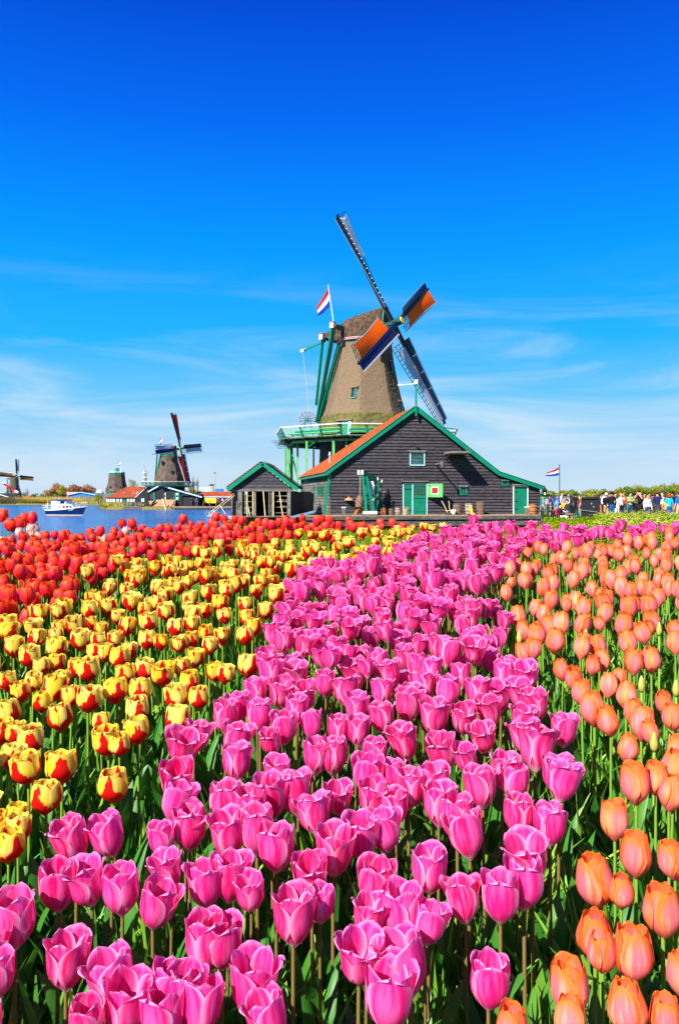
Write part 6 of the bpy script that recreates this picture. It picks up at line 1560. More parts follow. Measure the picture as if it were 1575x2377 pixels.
person('visitor in pale blue beside the lantern at the barn corner', 1258.5, 58, rd(90), (.06, .3, .55), GREY, BLD, 'down', 1.6, bag=('side', (.75, .5, .05)))
person('woman in a red top standing behind the man with the yellow print', 1447, 56, rd(160), (.5, .03, .03), JEANS, BR, 'down', 1.66, sleeves='long')
person('visitor in a brown coat between the green t-shirt and the bald man', 1472, 55, rd(120), (.16, .08, .04), BLK, DK, 'down', 1.70, sleeves='long')
person('visitor in an orange top far behind the white blouse', 1493, 60, rd(40), (.7, .2, .03), JEANS, DK, 'down', 1.72, sleeves='long')
person('visitor in pale grey between navy top and yellow dress', 1535, 55, rd(20), (.5, .5, .5), NAVY, GY, 'down', 1.72, sleeves='long')
person('visitor in black far behind the turquoise shirt', 1567, 56, rd(150), BLK, JEANS, BR, 'down', 1.76, sleeves='long')
person('visitor in green behind the cream coloured woman', 1426, 57, rd(30), (.05, .22, .08), BLK, DK, 'down', 1.74, sleeves='long')
for px, sh, lab in ((443, (.02, .02, .06), 'navy coat near the slope of the lean-to roof'), (456, (.03, .12, .5), 'bright blue coat before the lean-to roof'), (506, (.5, .02, .05), 'red coat right of the yellow awning'), (510.5, (.03, .03, .2), 'dark blue coat right of the red coat'), (516, WHT, 'white shirt before the tiled hall'), (524, (.05, .05, .2), 'navy coat before the tiled hall near the shed'), (531, (.5, .1, .3), 'pink coat just left of the small shed')):
    person('distant visitor on the quay in ' + lab, px, 167.5, rd(random.uniform(0, 180)), sh, GREY, DK, 'down', 1.75, sleeves='long', z0=-.62)
finish_people()
# ================================================================ tulips
def petal_mat(name, kind):
    m = bpy.data.materials.new(name); m.use_nodes = True
    t = m.node_tree; N = t.nodes; L = t.links; b = N['Principled BSDF']
    b.inputs['Roughness'].default_value = .42; b.inputs['Specular IOR Level'].default_value = .28
    uv = N.new('ShaderNodeUVMap'); uv.uv_map = 'UVMap'; sp = N.new('ShaderNodeSeparateXYZ'); L.new(uv.outputs[0], sp.inputs[0])
    at = N.new('ShaderNodeAttribute'); at.attribute_name = 'rnd'
    oi = N.new('ShaderNodeObjectInfo'); sc_ = N.new('ShaderNodeSeparateColor'); L.new(oi.outputs['Color'], sc_.inputs[0])
    def math_(op, a, b_=None, clamp=False):
        n = N.new('ShaderNodeMath'); n.operation = op; n.use_clamp = clamp
        for i, q in enumerate((a, b_)):
            if q is None: continue
            if isinstance(q, (int, float)): n.inputs[i].default_value = q
            else: L.new(q, n.inputs[i])
        return n.outputs[0]
    one = math_('SUBTRACT', 1.0, sc_.outputs[0])
    rnd = math_('ADD', at.outputs['Fac'], one)      # instances carry it in the object colour, joined beds in the attribute
    u = math_('ABSOLUTE', math_('SUBTRACT', math_('MULTIPLY', sp.outputs[0], 2.0), 1.0)); v = sp.outputs[1]
    # streaks along the petal
    cx = N.new('ShaderNodeCombineXYZ'); L.new(math_('ADD', math_('MULTIPLY', sp.outputs[0], 7.0), math_('MULTIPLY', rnd, 40.0)), cx.inputs[0]); L.new(math_('MULTIPLY', v, 1.3), cx.inputs[1]); L.new(math_('MULTIPLY', rnd, 17.0), cx.inputs[2])
    nz = N.new('ShaderNodeTexNoise'); nz.inputs['Scale'].default_value = 1.0; nz.inputs['Detail'].default_value = 4; L.new(cx.outputs[0], nz.inputs['Vector'])
    fine = N.new('ShaderNodeTexNoise'); cx2 = N.new('ShaderNodeCombineXYZ'); L.new(math_('MULTIPLY', sp.outputs[0], 34.0), cx2.inputs[0]); L.new(math_('MULTIPLY', v, 2.0), cx2.inputs[1]); fine.inputs['Scale'].default_value = 1.0; L.new(cx2.outputs[0], fine.inputs['Vector'])
    bmp = N.new('ShaderNodeBump'); bmp.inputs['Strength'].default_value = .35; bmp.inputs['Distance'].default_value = .002; L.new(fine.outputs[0], bmp.inputs['Height']); L.new(bmp.outputs[0], b.inputs['Normal'])
    def mix(f, a, c):
        x = N.new('ShaderNodeMix'); x.data_type = 'RGBA'; x.clamp_factor = True
        if isinstance(f, (int, float)): x.inputs[0].default_value = f
        else: L.new(f, x.inputs[0])
        for i, q in ((6, a), (7, c)):
            if isinstance(q, tuple): x.inputs[i].default_value = (*q, 1)
            else: L.new(q, x.inputs[i])
        return x.outputs[2]
    def ss(x, a, c):
        n = N.new('ShaderNodeMapRange'); n.interpolation_type = 'SMOOTHSTEP'; L.new(x, n.inputs[0]); n.inputs[1].default_value = a; n.inputs[2].default_value = c; return n.outputs[0]
    if kind == 'pink':
        deep = mix(ss(rnd, .0, 1.0), (.84, .003, .13), (.90, .018, .27))
        col = mix(ss(nz.outputs[0], .35, .7), deep, (.95, .13, .46))
        col = mix(math_('MULTIPLY', ss(u, .66, 1.0), .75), col, (.96, .50, .78))
        col = mix(math_('MULTIPLY', ss(v, .86, 1.0), .5), col, (.93, .42, .76))
        col = mix(math_('MULTIPLY', ss(v, .17, .0), .9), col, (.90, .72, .70))
    elif kind == 'yellow':
        col = mix(ss(rnd, 0, 1), (.95, .68, .015), (.95, .80, .10))
        col = mix(math_('MULTIPLY', ss(nz.outputs[0], .45, .75), .6), col, (.95, .87, .45))
        # flame: wide at the foot, a narrow tongue up the middle, feathered by the streaks
        edge = math_('ADD', u, math_('MULTIPLY', math_('SUBTRACT', nz.outputs[0], .5), 1.1))
        lim = math_('SUBTRACT', 1.16, math_('MULTIPLY', ss(v, .08, .62), .90))
        lim2 = math_('SUBTRACT', lim, math_('MULTIPLY', ss(v, .72, 1.0), .3))
        fl = ss(math_('SUBTRACT', lim2, edge), -.04, .06)
        # not every petal is flamed to the top
        col = mix(fl, col, (.74, .008, .006))
    elif kind == 'orange':
        edgec = mix(ss(rnd, .1, .9), (.97, .15, .006), (.97, .36, .10))
        col = mix(math_('MULTIPLY', ss(u, .85, .25), .85), edgec, (.96, .21, .29))
        col = mix(math_('MULTIPLY', ss(nz.outputs[0], .44, .7), .75), col, (.97, .48, .30))
        col = mix(math_('MULTIPLY', ss(v, .6, .95), .85), col, (.96, .22, .004))
        col = mix(math_('MULTIPLY', ss(v, .35, .0), .5), col, (.92, .10, .10))
    elif kind == 'red':
        col = mix(ss(rnd, 0, 1), (.86, .012, .008), (.92, .05, .004))
        col = mix(math_('MULTIPLY', ss(u, .8, .15), .7), col, (.82, .012, .13))
        col = mix(math_('MULTIPLY', ss(v, .55, .95), .8), col, (.95, .13, .01))
        col = mix(math_('MULTIPLY', ss(nz.outputs[0], .55, .75), .35), col, (.95, .16, .06))
    else:
        col = mix(ss(nz.outputs[0], .4, .7), (.85, .62, .50), (.88, .36, .36))
    L.new(col, b.inputs['Base Color'])
    tr = N.new('ShaderNodeBsdfTranslucent'); L.new(col, tr.inputs[0]); L.new(bmp.outputs[0], tr.inputs['Normal'])
    ms = N.new('ShaderNodeMixShader'); ms.inputs[0].default_value = .38
    L.new(b.outputs[0], ms.inputs[1]); L.new(tr.outputs[0], ms.inputs[2]); L.new(ms.outputs[0], N['Material Output'].inputs[0])
    return m
PM = {k: petal_mat(k + ' tulip petals', k) for k in ('pink', 'yellow', 'orange', 'red', 'white')}
HC = 0.46     # canonical height of the flower's middle above the root
SH = {  # radius, height, opening at the lip, tip sharpness, shoulder position
    'pink':   dict(R=.0295, H=.087, lip=(.96, 1.46), sharp=.50, mid=.46),
    'yellow': dict(R=.0300, H=.069, lip=(.82, 1.04), sharp=.38, mid=.42),
    'orange': dict(R=.0275, H=.083, lip=(.50, .76), sharp=.42, mid=.42),
    'red':    dict(R=.0280, H=.073, lip=(.56, .82), sharp=.42, mid=.42),
    'white':  dict(R=.028, H=.072, lip=(.6, .95), sharp=.7, mid=.45)}
def petal(kind, phi, inner, rg, nu, nv, lip):
    s = SH[kind]; Rr = s['R'] * (.93 if inner else 1.0) * rg.uniform(.96, 1.04); H = s['H'] * (1.03 if inner else 1.0) * rg.uniform(.94, 1.06)
    lip = lip * rg.uniform(.9, 1.12) * (.92 if inner else 1.0)
    V = np.zeros((nv + 1, nu + 1, 3)); UV = np.zeros((nv + 1, nu + 1, 2))
    vv_ = [1 - (1 - i / nv) ** 1.9 for i in range(nv + 1)]
    tw = rg.uniform(-.12, .12); curl = rg.uniform(-.05, .12); notch = rg.uniform(0, 1)
    wid = R(64) * rg.uniform(.92, 1.08)
    for i in range(nv + 1):
        v = vv_[i]
        if v < s['mid']:
            q = v / s['mid']; r = Rr * (.10 + .90 * math.sin(q * math.pi / 2) ** .75)
        else:
            q = (v - s['mid']) / (1 - s['mid']); r = Rr * (1 + (lip - 1) * (q ** 1.35))
        if v < .5: shp = .42 + .58 * math.sin(v / .5 * math.pi / 2)
        else: shp = max(0.0, 1 - ((v - .5) / .5) ** (2.5 if s['sharp'] > .45 else 3.4)) ** s['sharp']
        shp = max(shp, .10)
        for j in range(nu + 1):
            u = 2 * j / nu - 1
            a = phi + u * wid * shp * (1.0 if r > Rr * .3 else 1) * min(1.0, (Rr / max(r, 1e-4)) ** .5) + tw * v
            wave = .032 * math.sin(3.2 * u + 6 * v + notch * 6) * v
            rr = r * (1 + wave + curl * abs(u) ** 2 * v ** 2 - .05 * (1 - abs(u)) ** 3 * v) + (.0022 if not inner else 0)
            dzz = -.05 * H * (abs(u) ** 2) * (v ** 3) + (.012 * H * math.sin(9 * u + notch * 9) * v ** 4)
            V[i, j] = (rr * math.cos(a), rr * math.sin(a), H * (v ** .92) + dzz - H * .5)
            UV[i, j] = ((u + 1) / 2, v)
    q = np.arange((nv + 1) * (nu + 1)).reshape(nv + 1, nu + 1)
    Q = np.stack([q[:-1, :-1], q[:-1, 1:], q[1:, 1:], q[1:, :-1]], -1).reshape(-1, 4)
    return V.reshape(-1, 3), Q, UV.reshape(-1, 2)
def stem_geo(rg, kind, n=6, seg=5):
    bx_, by_ = rg.uniform(-.03, .03), rg.uniform(-.03, .03); top = HC - SH[kind]['H'] * .5 + .004
    V = []; UV = []
    for i in range(seg + 1):
        t = i / seg; c = np.array([bx_ * (1 - t) ** 2 * 2, by_ * (1 - t) ** 2 * 2, top * t - .15 * (1 - t)]); r = .0043 - .0010 * t
        for k in range(n):
            a = 2 * math.pi * k / n; V.append(c + np.array([math.cos(a) * r, math.sin(a) * r, 0])); UV.append((k / n, t))
    Q = [[i * n + k, i * n + (k + 1) % n, (i + 1) * n + (k + 1) % n, (i + 1) * n + k] for i in range(seg) for k in range(n)]
    return np.array(V), np.array(Q), np.array(UV)
def leaf_geo(rg, phi, seg=7, L_=None, W_=None, out=None):
    L_ = L_ or rg.uniform(.24, .37); W_ = W_ or rg.uniform(.024, .046); out = out if out is not None else rg.uniform(.08, .24)
    d = np.array([math.cos(phi), math.sin(phi), 0]); s = np.array([-math.sin(phi), math.cos(phi), 0]); tw = rg.uniform(-.9, .9)
    V = []; UV = []; z0 = rg.uniform(-.03, .06); droop = rg.uniform(0, .12)
    for i in range(seg + 1):
        t = i / seg; c = d * (.006 + out * L_ * 2.0 * t ** 1.9) + np.array([0, 0, z0 + L_ * t * (1 - .18 * t * out * 4) - droop * t ** 4 * L_])
        w = W_ * (math.sin(math.pi * min(1, .10 + .86 * t ** .85)) ** .8) * (1 if t < 1 else .05)
        ss_ = s * math.cos(tw * t) + np.array([0, 0, 1]) * math.sin(tw * t) * .5 + d * math.sin(tw * t) * .5
        fold = .28 * w * (1 - t * .6)
        for k, u in enumerate((-1, 0, 1)):
            V.append(c + ss_ * u * w * .5 + d * (fold if u else 0)); UV.append((k / 2, t))
    Q = [[i * 3 + k, i * 3 + k + 1, (i + 1) * 3 + k + 1, (i + 1) * 3 + k] for i in range(seg) for k in range(2)]
    return np.array(V), np.array(Q), np.array(UV)
def to_mesh(name, V, Q, UV, m, mi=None):
    me = bpy.data.meshes.new(name); me.vertices.add(len(V)); me.vertices.foreach_set('co', V.astype(np.float32).ravel())
    me.loops.add(Q.size); me.loops.foreach_set('vertex_index', Q.astype(np.int32).ravel())
    me.polygons.add(len(Q)); me.polygons.foreach_set('loop_start', (np.arange(len(Q)) * 4).astype(np.int32))
    me.polygons.foreach_set('use_smooth', np.full(len(Q), True))
    for q in (m if isinstance(m, list) else [m]): me.materials.append(q)
    if mi is not None: me.polygons.foreach_set('material_index', mi.astype(np.int32))
    l = me.uv_layers.new(name='UVMap'); l.data.foreach_set('uv', UV[Q.ravel()].astype(np.float32).ravel()); me.update(); me.validate()
    return me
def tilt_mat(rg, amt):
    a = rg.uniform(0, 6.28); b_ = amt * rg.uniform(.1, 1)
    return np.array((Matrix.Rotation(a, 3, 'Z') @ Matrix.Rotation(b_, 3, 'X') @ Matrix.Rotation(-a, 3, 'Z')))
def build_variant(kind, j, hi):
    rg = random.Random(hash((kind, j, hi)) % 100000 if False else (ord(kind[0]) * 1000 + j * 10 + hi))
    s = SH[kind]; nvar = 9 if kind == 'pink' else 6
    f = (j % nvar) / (nvar - 1); lip = s['lip'][0] + (s['lip'][1] - s['lip'][0]) * f
    nu, nv = (10, 11) if hi else (4, 6)
    T = tilt_mat(rg, R(16)); parts = []
    ph0 = rg.uniform(0, 2)
    for k in range(6):
        V, Q, UV = petal(kind, ph0 + k * math.pi / 3 + rg.uniform(-.1, .1), k % 2 == 1, rg, nu, nv, lip)
        if kind == 'pink' and j % nvar >= 5 and k == (j % 6) : V = V * np.array([1.1, 1.1, .93])
        V = (V + np.array([0, 0, s['H'] * .5])) @ T.T - np.array([0, 0, s['H'] * .5]) + np.array([0, 0, HC])
        parts.append(('petal', V, Q, UV, 0))
    V, Q, UV = stem_geo(rg, kind, 7 if hi else 4, 6 if hi else 3); parts.append(('stem', V, Q, UV, 1))
    nl = 4 if hi else 2
    for k in range(nl):
        V, Q, UV = leaf_geo(rg, ph0 + k * 2.2 + rg.uniform(-.5, .5), 7 if hi else 4, W_=rg.uniform(.030, .058) if hi else None); parts.append(('leaf', V, Q, UV, 2))
    return parts
NV = {'pink': 9, 'yellow': 6, 'orange': 6, 'red': 6, 'white': 3}
def stem_m(kind): return M['stem_pink'] if kind == 'pink' else M['stem']
HI, LOW, ONE, WV = {}, {}, {}, {}
for kind in NV:
    for j in range(NV[kind]):
        ms_ = [PM[kind], stem_m(kind), M['tulip_leaf']]
        parts = build_variant(kind, j, 1)
        WV[kind, j] = float(np.mean([max(p[1][:, a].max() for p in parts[:6]) - min(p[1][:, a].min() for p in parts[:6]) for a in (0, 1)]))
        HI[kind, j] = [(n, to_mesh(n, V, Q, UV, ms_[i])) for n, V, Q, UV, i in parts]
        parts = build_variant(kind, j, 0)
        off = 0; VV, QQ, UU, MI = [], [], [], []
        for n, V, Q, UV, i in parts: VV.append(V); QQ.append(Q + off); UU.append(UV); MI.append(np.full(len(Q), i)); off += len(V)
        LOW[kind, j] = tuple(np.concatenate(q) for q in (VV, QQ, UU, MI))
        ONE[kind, j] = to_mesh(kind + '_tulip', *LOW[kind, j][:3], ms_, LOW[kind, j][3])

def lerp_tab(tab, x): return np.interp(x, [t[0] for t in tab], [t[1] for t in tab])
F1 = [(1150, 1100), (1212, 990), (1222, 800), (1237, 690), (1250, 600), (1270, 520), (1283, 430), (1315, 285), (1350, 195), (1400, 165), (1430, 50), (1455, -30), (1500, -250), (1700, -900)]
F2 = [(1150, 1250), (1212, 1105), (1230, 1010), (1249, 960), (1268, 925), (1290, 870), (1305, 800), (1320, 730), (1345, 690), (1380, 645), (1480, 620), (1541, 580), (1583, 545), (1640, 490), (1690, 410), (1780, 360), (1850, 320), (1900, 110), (1960, 85), (2010, 50), (2060, -60), (2200, -500)]
F3 = [(1150, 1900), (1225, 1700), (1235, 1530), (1250, 1350), (1262, 1295), (1275, 1220), (1305, 1200), (1356, 1160), (1400, 1172), (1500, 1200), (1570, 1240), (1600, 1290), (1660, 1320), (1750, 1360), (1900, 1375), (2000, 1330), (2200, 1280), (2377, 1230), (2900, 1150)]
YMAX = [(-600, 4.24), (0, 4.18), (130, 4.16), (270, 4.28), (400, 4.44), (500, 4.54), (650, 4.54), (850, 4.46), (1000, 4.40), (1100, 4.31), (1250, 4.28), (1400, 4.30), (1575, 4.30), (2200, 4.24)]
Y_of = lambda py: 1552.0 / (py - 870.0)
PY_of = lambda Y: 870 + 1552.0 / Y
HAND = dict(
 pink=[(178,1950,92),(261,1940,88),(137,2058,88),(214,2052,108),(284,2068,85),(354,2100,98),(399,2023,88),(380,1950,62),(35,2135,100),(153,2237,112),(-5,2265,80),(277,2279,120),(287,2333,125),(376,2304,110),(376,2358,110),(430,2312,100),(463,2345,110),(205,2372,80),(483,2190,100),(480,2055,95),(440,1925,85),
  (535,1935,95),(596,1930,85),(640,1970,92),(529,2040,100),(583,2072,72),(723,2028,90),(772,1976,105),(835,1940,92),(899,1930,88),(680,2132,115),(742,2100,72),(873,2052,95),(850,2130,88),(930,2118,108),(985,2145,85),(832,2218,120),(952,2240,125),(895,2320,135),(583,2285,128),(515,2190,100),(634,2368,105),(995,2020,90),
  (1090,1940,95),(1080,2094,95),(1160,2085,98),(1215,2052,100),(1234,1995,120),(1275,1915,82),(1132,2282,92),(1200,1893,70),
  (557,1641,62),(523,1664,60),(596,1607,60),(649,1607,66),(707,1614,62),(603,1664,60),(634,1721,55),(657,1691,66),(726,1683,58),(550,1771,78),(540,1721,80),(729,1756,75),(772,1756,66),(829,1698,65),(783,1695,52),(867,1752,58),(890,1668,66),(944,1725,82),(1032,1744,78),(1085,1760,66),(944,1637,72),(1005,1664,78),(1074,1668,66),(783,1851,74),(860,1848,76),(852,1798,78),(917,1798,56),(948,1832,70),(1005,1821,80),(1017,1870,90),(691,1844,95),(630,1851,95),(645,1794,70),(913,1875,72),(576,1882,80),(527,1870,80),
  (450,1712,76),(415,1810,86),(400,1862,84),(430,1915,88),(1225,1715,85),(1240,1740,108),(1145,1495,42),(1172,1567,52),(1215,1612,72),(1240,1640,74),(1165,1790,78),(1190,1815,70),(1210,1675,70),(1110,1610,66),(1140,1650,70),(1120,1830,86),(1060,1900,80)],
 yellow=[(42,1925,62),(20,1965,70),(0,1915,54),(207,1419,40),(175,1451,46),(211,1448,32),(137,1457,34),(131,1477,36),(32,1502,46),(72,1524,50),(128,1505,50),(292,1454,44),(271,1432,34),(233,1461,34),(268,1483,38),(230,1486,36),(220,1515,40),(246,1515,42),(277,1528,48),(300,1512,40),(340,1486,44),(375,1491,36),(405,1457,42),(446,1451,40),(418,1496,38),(446,1486,38),(450,1528,44),(485,1499,40),(19,1582,44),(51,1607,46),(96,1550,42),(131,1540,42),(77,1582,44),(124,1598,60),(96,1630,46),(147,1579,44),(175,1550,42),(210,1553,54),(166,1617,46),(204,1623,60),(22,1655,56),(142,1665,58),(271,1604,58),(328,1604,54),(293,1566,46),(332,1556,50),(378,1566,58),(319,1646,54),(320,1697,60),(415,1617,58),(462,1620,48),(411,1671,60),(73,1716,60),(41,1703,50),(233,1677,40),(252,1719,66),(277,1729,50),(26,1760,60),(67,1783,72),(144,1783,74),(107,1853,70),(265,1824,70),(421,1550,44),(440,1582,46),(500,1560,44),(520,1565,44),(38,1897,50),(0,1700,56)],
 orange=[(1285,1487,46),(1244,1474,44),(1305,1554,38),(1330,1573,42),(1349,1608,45),(1378,1646,60),(1416,1675,50),(1408,1592,42),(1431,1578,40),(1451,1615,48),(1461,1650,44),(1541,1630,40),(1486,1680,55),(1470,1538,44),(1510,1532,46),(1403,1532,38),(1372,1543,36),(1389,1503,42),(1452,1738,48),(1515,1700,42),(1475,1820,66),(1520,1808,56),(1560,1780,60),(1550,1840,60),(1560,1665,46),(1572,1740,50),(1425,1905,64),(1475,1985,72),(1390,2043,88),(1440,2068,54),(1537,2116,84),(1565,2000,62),(1380,2170,84),(1397,2212,66),(1465,2215,90),(1324,2295,88),(1457,2345,92),(1545,2365,72),(1320,2372,66),(1580,2262,70),(1185,2385,70)],
 red=[], white=[])
TUL = []   # kind, X, Y, scale, zoff, hand
def add_t(kind, px, py, w, hand=True):
    Y = Y_of(py)
    real = w * Y / F; W0 = SH[kind]['R'] * 2 * (1.22 if kind == 'pink' else 1.04)
    s = min(1.25, max(.84, real / W0))
    TUL.append([kind, XY(px, Y), Y, s, 0.0, hand, w, px])
for kind in HAND:
    for a in HAND[kind]: add_t(kind, a[0], a[1], a[2])
hx = np.array([t[1] for t in TUL]); hy = np.array([t[2] for t in TUL])
grid = {}
def key(x, y): return (int(math.floor(x / .15)), int(math.floor(y / .15)))
for x, y in zip(hx, hy): grid.setdefault(key(x, y), []).append((x, y, .05))
def ok(x, y, d):
    kx, ky = key(x, y)
    for i in (-1, 0, 1):
        for j in (-1, 0, 1):
            for a, b_, dd in grid.get((kx + i, ky + j), ()):
                if ((a - x) ** 2 + (b_ - y) ** 2) < max(d, dd) ** 2: return False
    return True
SP = {'pink': .069, 'yellow': .078, 'orange': .082, 'red': .062, 'white': .06}
rg2 = random.Random(5)
for _ in range(150000):
    Y = rg2.uniform(.62, 4.8); X = rg2.uniform(-1, 1) * (Y * .44 * 1.0 + 1.4)
    px = 787 + F * X / Y; py = PY_of(Y)
    if Y > lerp_tab(YMAX, px) : continue
    if py > 3200: continue
    pe = py - 10 * float(smooth(1340, 1240, py))
    k = 'red' if px < lerp_tab(F1, pe) else 'yellow' if px < lerp_tab(F2, pe) else 'pink' if px < lerp_tab(F3, pe) else 'orange'
    m_ = (py - 870) * .087 * .55 if py > 1400 else 6
    if min(abs(px - lerp_tab(F2, py)), abs(px - lerp_tab(F3, py))) < m_ * (.5 if py < 1500 else .8): continue
    if k == 'yellow' and abs(px - lerp_tab(F1, py)) < m_ * .8: continue
    inf = -20 < px < 1595
    if inf and py < 2400:
        if k == 'pink' and py > 1930: continue
        if k == 'yellow' and py > 1680: continue
        if k == 'orange' and py > 1520: continue
    d = SP[k]
    if inf and k == 'pink' and py > 1620: d = .092
    d *= 1 - .16 * float(smooth(2.6, 4.2, Y))
    if inf and k == 'yellow' and py > 1480: d = .11
    if not ok(X, Y, d): continue
    if k == 'red' and px < 300 and Y > 4.05 and rg2.random() < (.5 if px < 130 else .2): k = 'white'
    grid.setdefault(key(X, Y), []).append((X, Y, d)); TUL.append([k, X, Y, (rg2.uniform(.84, 1.08) if rg2.random() > .06 else .66) * (1 - .17 * float(smooth(2.6, 4.2, Y))), rg2.gauss(0, .02), False, 0, px])
# the few tall ones at the left edge that rise over the water
for px, py, w in ((4, 1196, 26), (20, 1218, 22), (30, 1220, 22), (50, 1214, 24), (60, 1206, 24), (75, 1203, 22), (-14, 1205, 26)):
    Y = 4.3; zt = (1150 - py) / F * Y; TUL.append(['red', XY(px, Y), Y, 1.0, zt + head_drop(Y), False, 0, px])
for px, py in ((72, 1228), (84, 1230)):
    Y = 4.3; zt = (1150 - py) / F * Y; TUL.append(['white', XY(px, Y), Y, 1.0, zt + head_drop(Y), False, 0, px])
inview = lambda t: -40 < 787 + F * t[1] / t[2] < 1615 and t[2] > 1.0
TUL.sort(key=lambda t: (not inview(t), t[2]))
LAB = {'pink': ('pink tulip with pale petal edges crowded in the wide middle band', 'pink tulips of the middle band', 'pink_tulip'),
       'yellow': ('yellow tulip with red flames in the diagonal band left of the pink ones', 'red flamed yellow tulips of the left band', 'yellow_tulip'),
       'orange': ('salmon orange tulip with closed bloom in the bed right of the pink ones', 'orange tulips of the right bed', 'orange_tulip'),
       'red': ('red tulip in the strip along the water and the deck', 'red tulips of the far strip', 'red_tulip'),
       'white': ('cream and pink streaked tulip at the left end of the red strip', 'cream tulips of the far strip', 'cream_tulip')}
SPEC = {('pink', 895, 2320): 'widest open pink tulip at the bottom edge right of the middle', ('pink', 583, 2285): 'wide open pink tulip with spread petals at the bottom left of the middle',
        ('pink', 153, 2237): 'lone pink tulip low at the left with nothing in front of it', ('pink', 35, 2135): 'big pink tulip cut by the left picture edge',
        ('pink', 1132, 2282): 'lone magenta tulip near the bottom edge, between pink and orange beds', ('pink', 680, 2132): 'large pink cup in the lower middle with bare stem below',
        ('pink', 214, 2052): 'largest bloom of the pink cluster at the lower left', ('pink', 354, 2100): 'rightmost hanging bloom of the pink cluster at the lower left',
        ('pink', 1275, 1915): 'single pink tulip leaning towards the dark gap before the orange bed', ('pink', 450, 1712): 'outermost pink tulip beside the yellow ones at left',
        ('pink', 1145, 1495): 'single pink tulip at the gap beside the orange bed, higher one', ('pink', 1172, 1567): 'single pink tulip at the gap beside the orange bed, lower one',
        ('pink', 1240, 1740): 'large double looking pink bloom beside the dark gap at right', ('pink', 1234, 1995): 'widest pink bloom at the lower right end of the pink band',
        ('pink', 832, 2218): 'dark centred open pink tulip left of the bottom middle', ('pink', 952, 2240): 'pink tulip with ruffled petals just above the widest bottom one',
        ('pink', 261, 1940): 'right bloom of the pair of pink tulips next to the nearest yellow ones', ('pink', 178, 1950): 'left bloom of the pair of pink tulips next to the nearest yellow ones',
        ('yellow', 265, 1824): 'lone red based yellow tulip at the lower right corner of the yellow band', ('yellow', 107, 1853): 'lowest yellow tulip with red base left of the lone one',
        ('yellow', 144, 1783): 'yellow tulip with out-turned petal above the lowest one', ('yellow', 67, 1783): 'wide open yellow tulip near the left edge with round red spot',
        ('yellow', 320, 1697): 'round yellow tulip with bold red flame near the pink border', ('yellow', 42, 1925): 'half closed yellow tulip at the left edge above the pink cluster', ('yellow', 20, 1965): 'deep red based yellow tulip at the left edge above the pink bloom',
        ('orange', 1390, 2043): 'large salmon pink tulip with orange rim at the left rim of the orange bed', ('orange', 1324, 2295): 'lowest left orange tulip standing alone over dark leaves',
        ('orange', 1537, 2116): 'big coral tulip with a pale split petal at the right edge', ('orange', 1465, 2215): 'open topped orange tulip in the lower right cluster', ('orange', 1397, 2212): 'pale peach tulip in front within the lower right cluster',
        ('orange', 1425, 1905): 'single orange tulip beside the dark gap, middle right', ('orange', 1475, 1985): 'egg shaped orange tulip above the large salmon one', ('orange', 1475, 1820): 'large coral tulip of the pair at the right edge', ('orange', 1457, 2345): 'orange tulip cut by the bottom edge with a pointed gap'}
cnt = {}; rest = {k: [] for k in NV}
def tulip_label(kind, j, X, Y, s, hand):
    px = 787 + F * X / Y; py = PY_of(Y); f = (j % NV[kind]) / (NV[kind] - 1)
    open_ = ('closed ', 'half open ', 'wide open ')[min(2, int(f * 3))] if kind in ('pink', 'yellow') else ''
    row = 'lowest rows' if py > 2200 else 'nearest rows' if py > 2020 else 'second nearest rows' if py > 1880 else 'near rows' if py > 1760 else 'lower middle rows' if py > 1650 else 'middle rows' if py > 1540 else 'upper middle rows' if py > 1450 else 'upper rows' if py > 1370 else 'far rows' if py > 1310 else 'farther rows' if py > 1275 else 'farthest rows' if py > 1240 else 'last rows'
    a, b_, c = lerp_tab(F1, py), lerp_tab(F2, py), lerp_tab(F3, py)
    if kind == 'pink': side = 'along the yellow band' if px < b_ + 90 else 'along the orange bed' if px > c - 90 else ('left of the middle', 'in the middle', 'right of the middle')[min(2, int(3 * (px - b_) / (c - b_)))]
    elif kind == 'yellow': side = 'along the pink band' if px > b_ - 90 else 'along the red strip' if px < a + 90 else 'left of the band middle' if px < (max(a, 0) + b_) / 2 else 'right of the band middle'
    elif kind == 'orange': side = 'along the pink band' if px < c + 90 else 'near the right picture edge' if px > 1480 else 'left of the bed middle' if px < (c + 1480) / 2 else 'right of the bed middle'
    elif kind == 'red': side = 'at the left picture edge' if px < 50 else 'near the left picture edge' if px < 110 else 'below the boat' if px < 200 else 'below the capless mill' if px < 280 else 'below the red roofed barn' if px < 345 else 'below the middle windmill' if px < 430 else 'below the tiled hall' if px < 530 else 'below the small shed' if px < 640 else 'right of the small shed' if px < 720 else 'below the hanging barrel' if px < 850 else 'below the double door'
    else: side = 'at the left end'
    base = {'pink': 'pink tulip', 'yellow': 'red flamed yellow tulip', 'orange': 'salmon orange tulip', 'red': 'red tulip', 'white': 'cream and pink tulip'}[kind]
    return ('small ' if s < .9 else 'large ' if s > 1.04 else '') * (kind != 'yellow') + open_ + base + ' ' + side + ', in the ' + row
rg3 = random.Random(17)
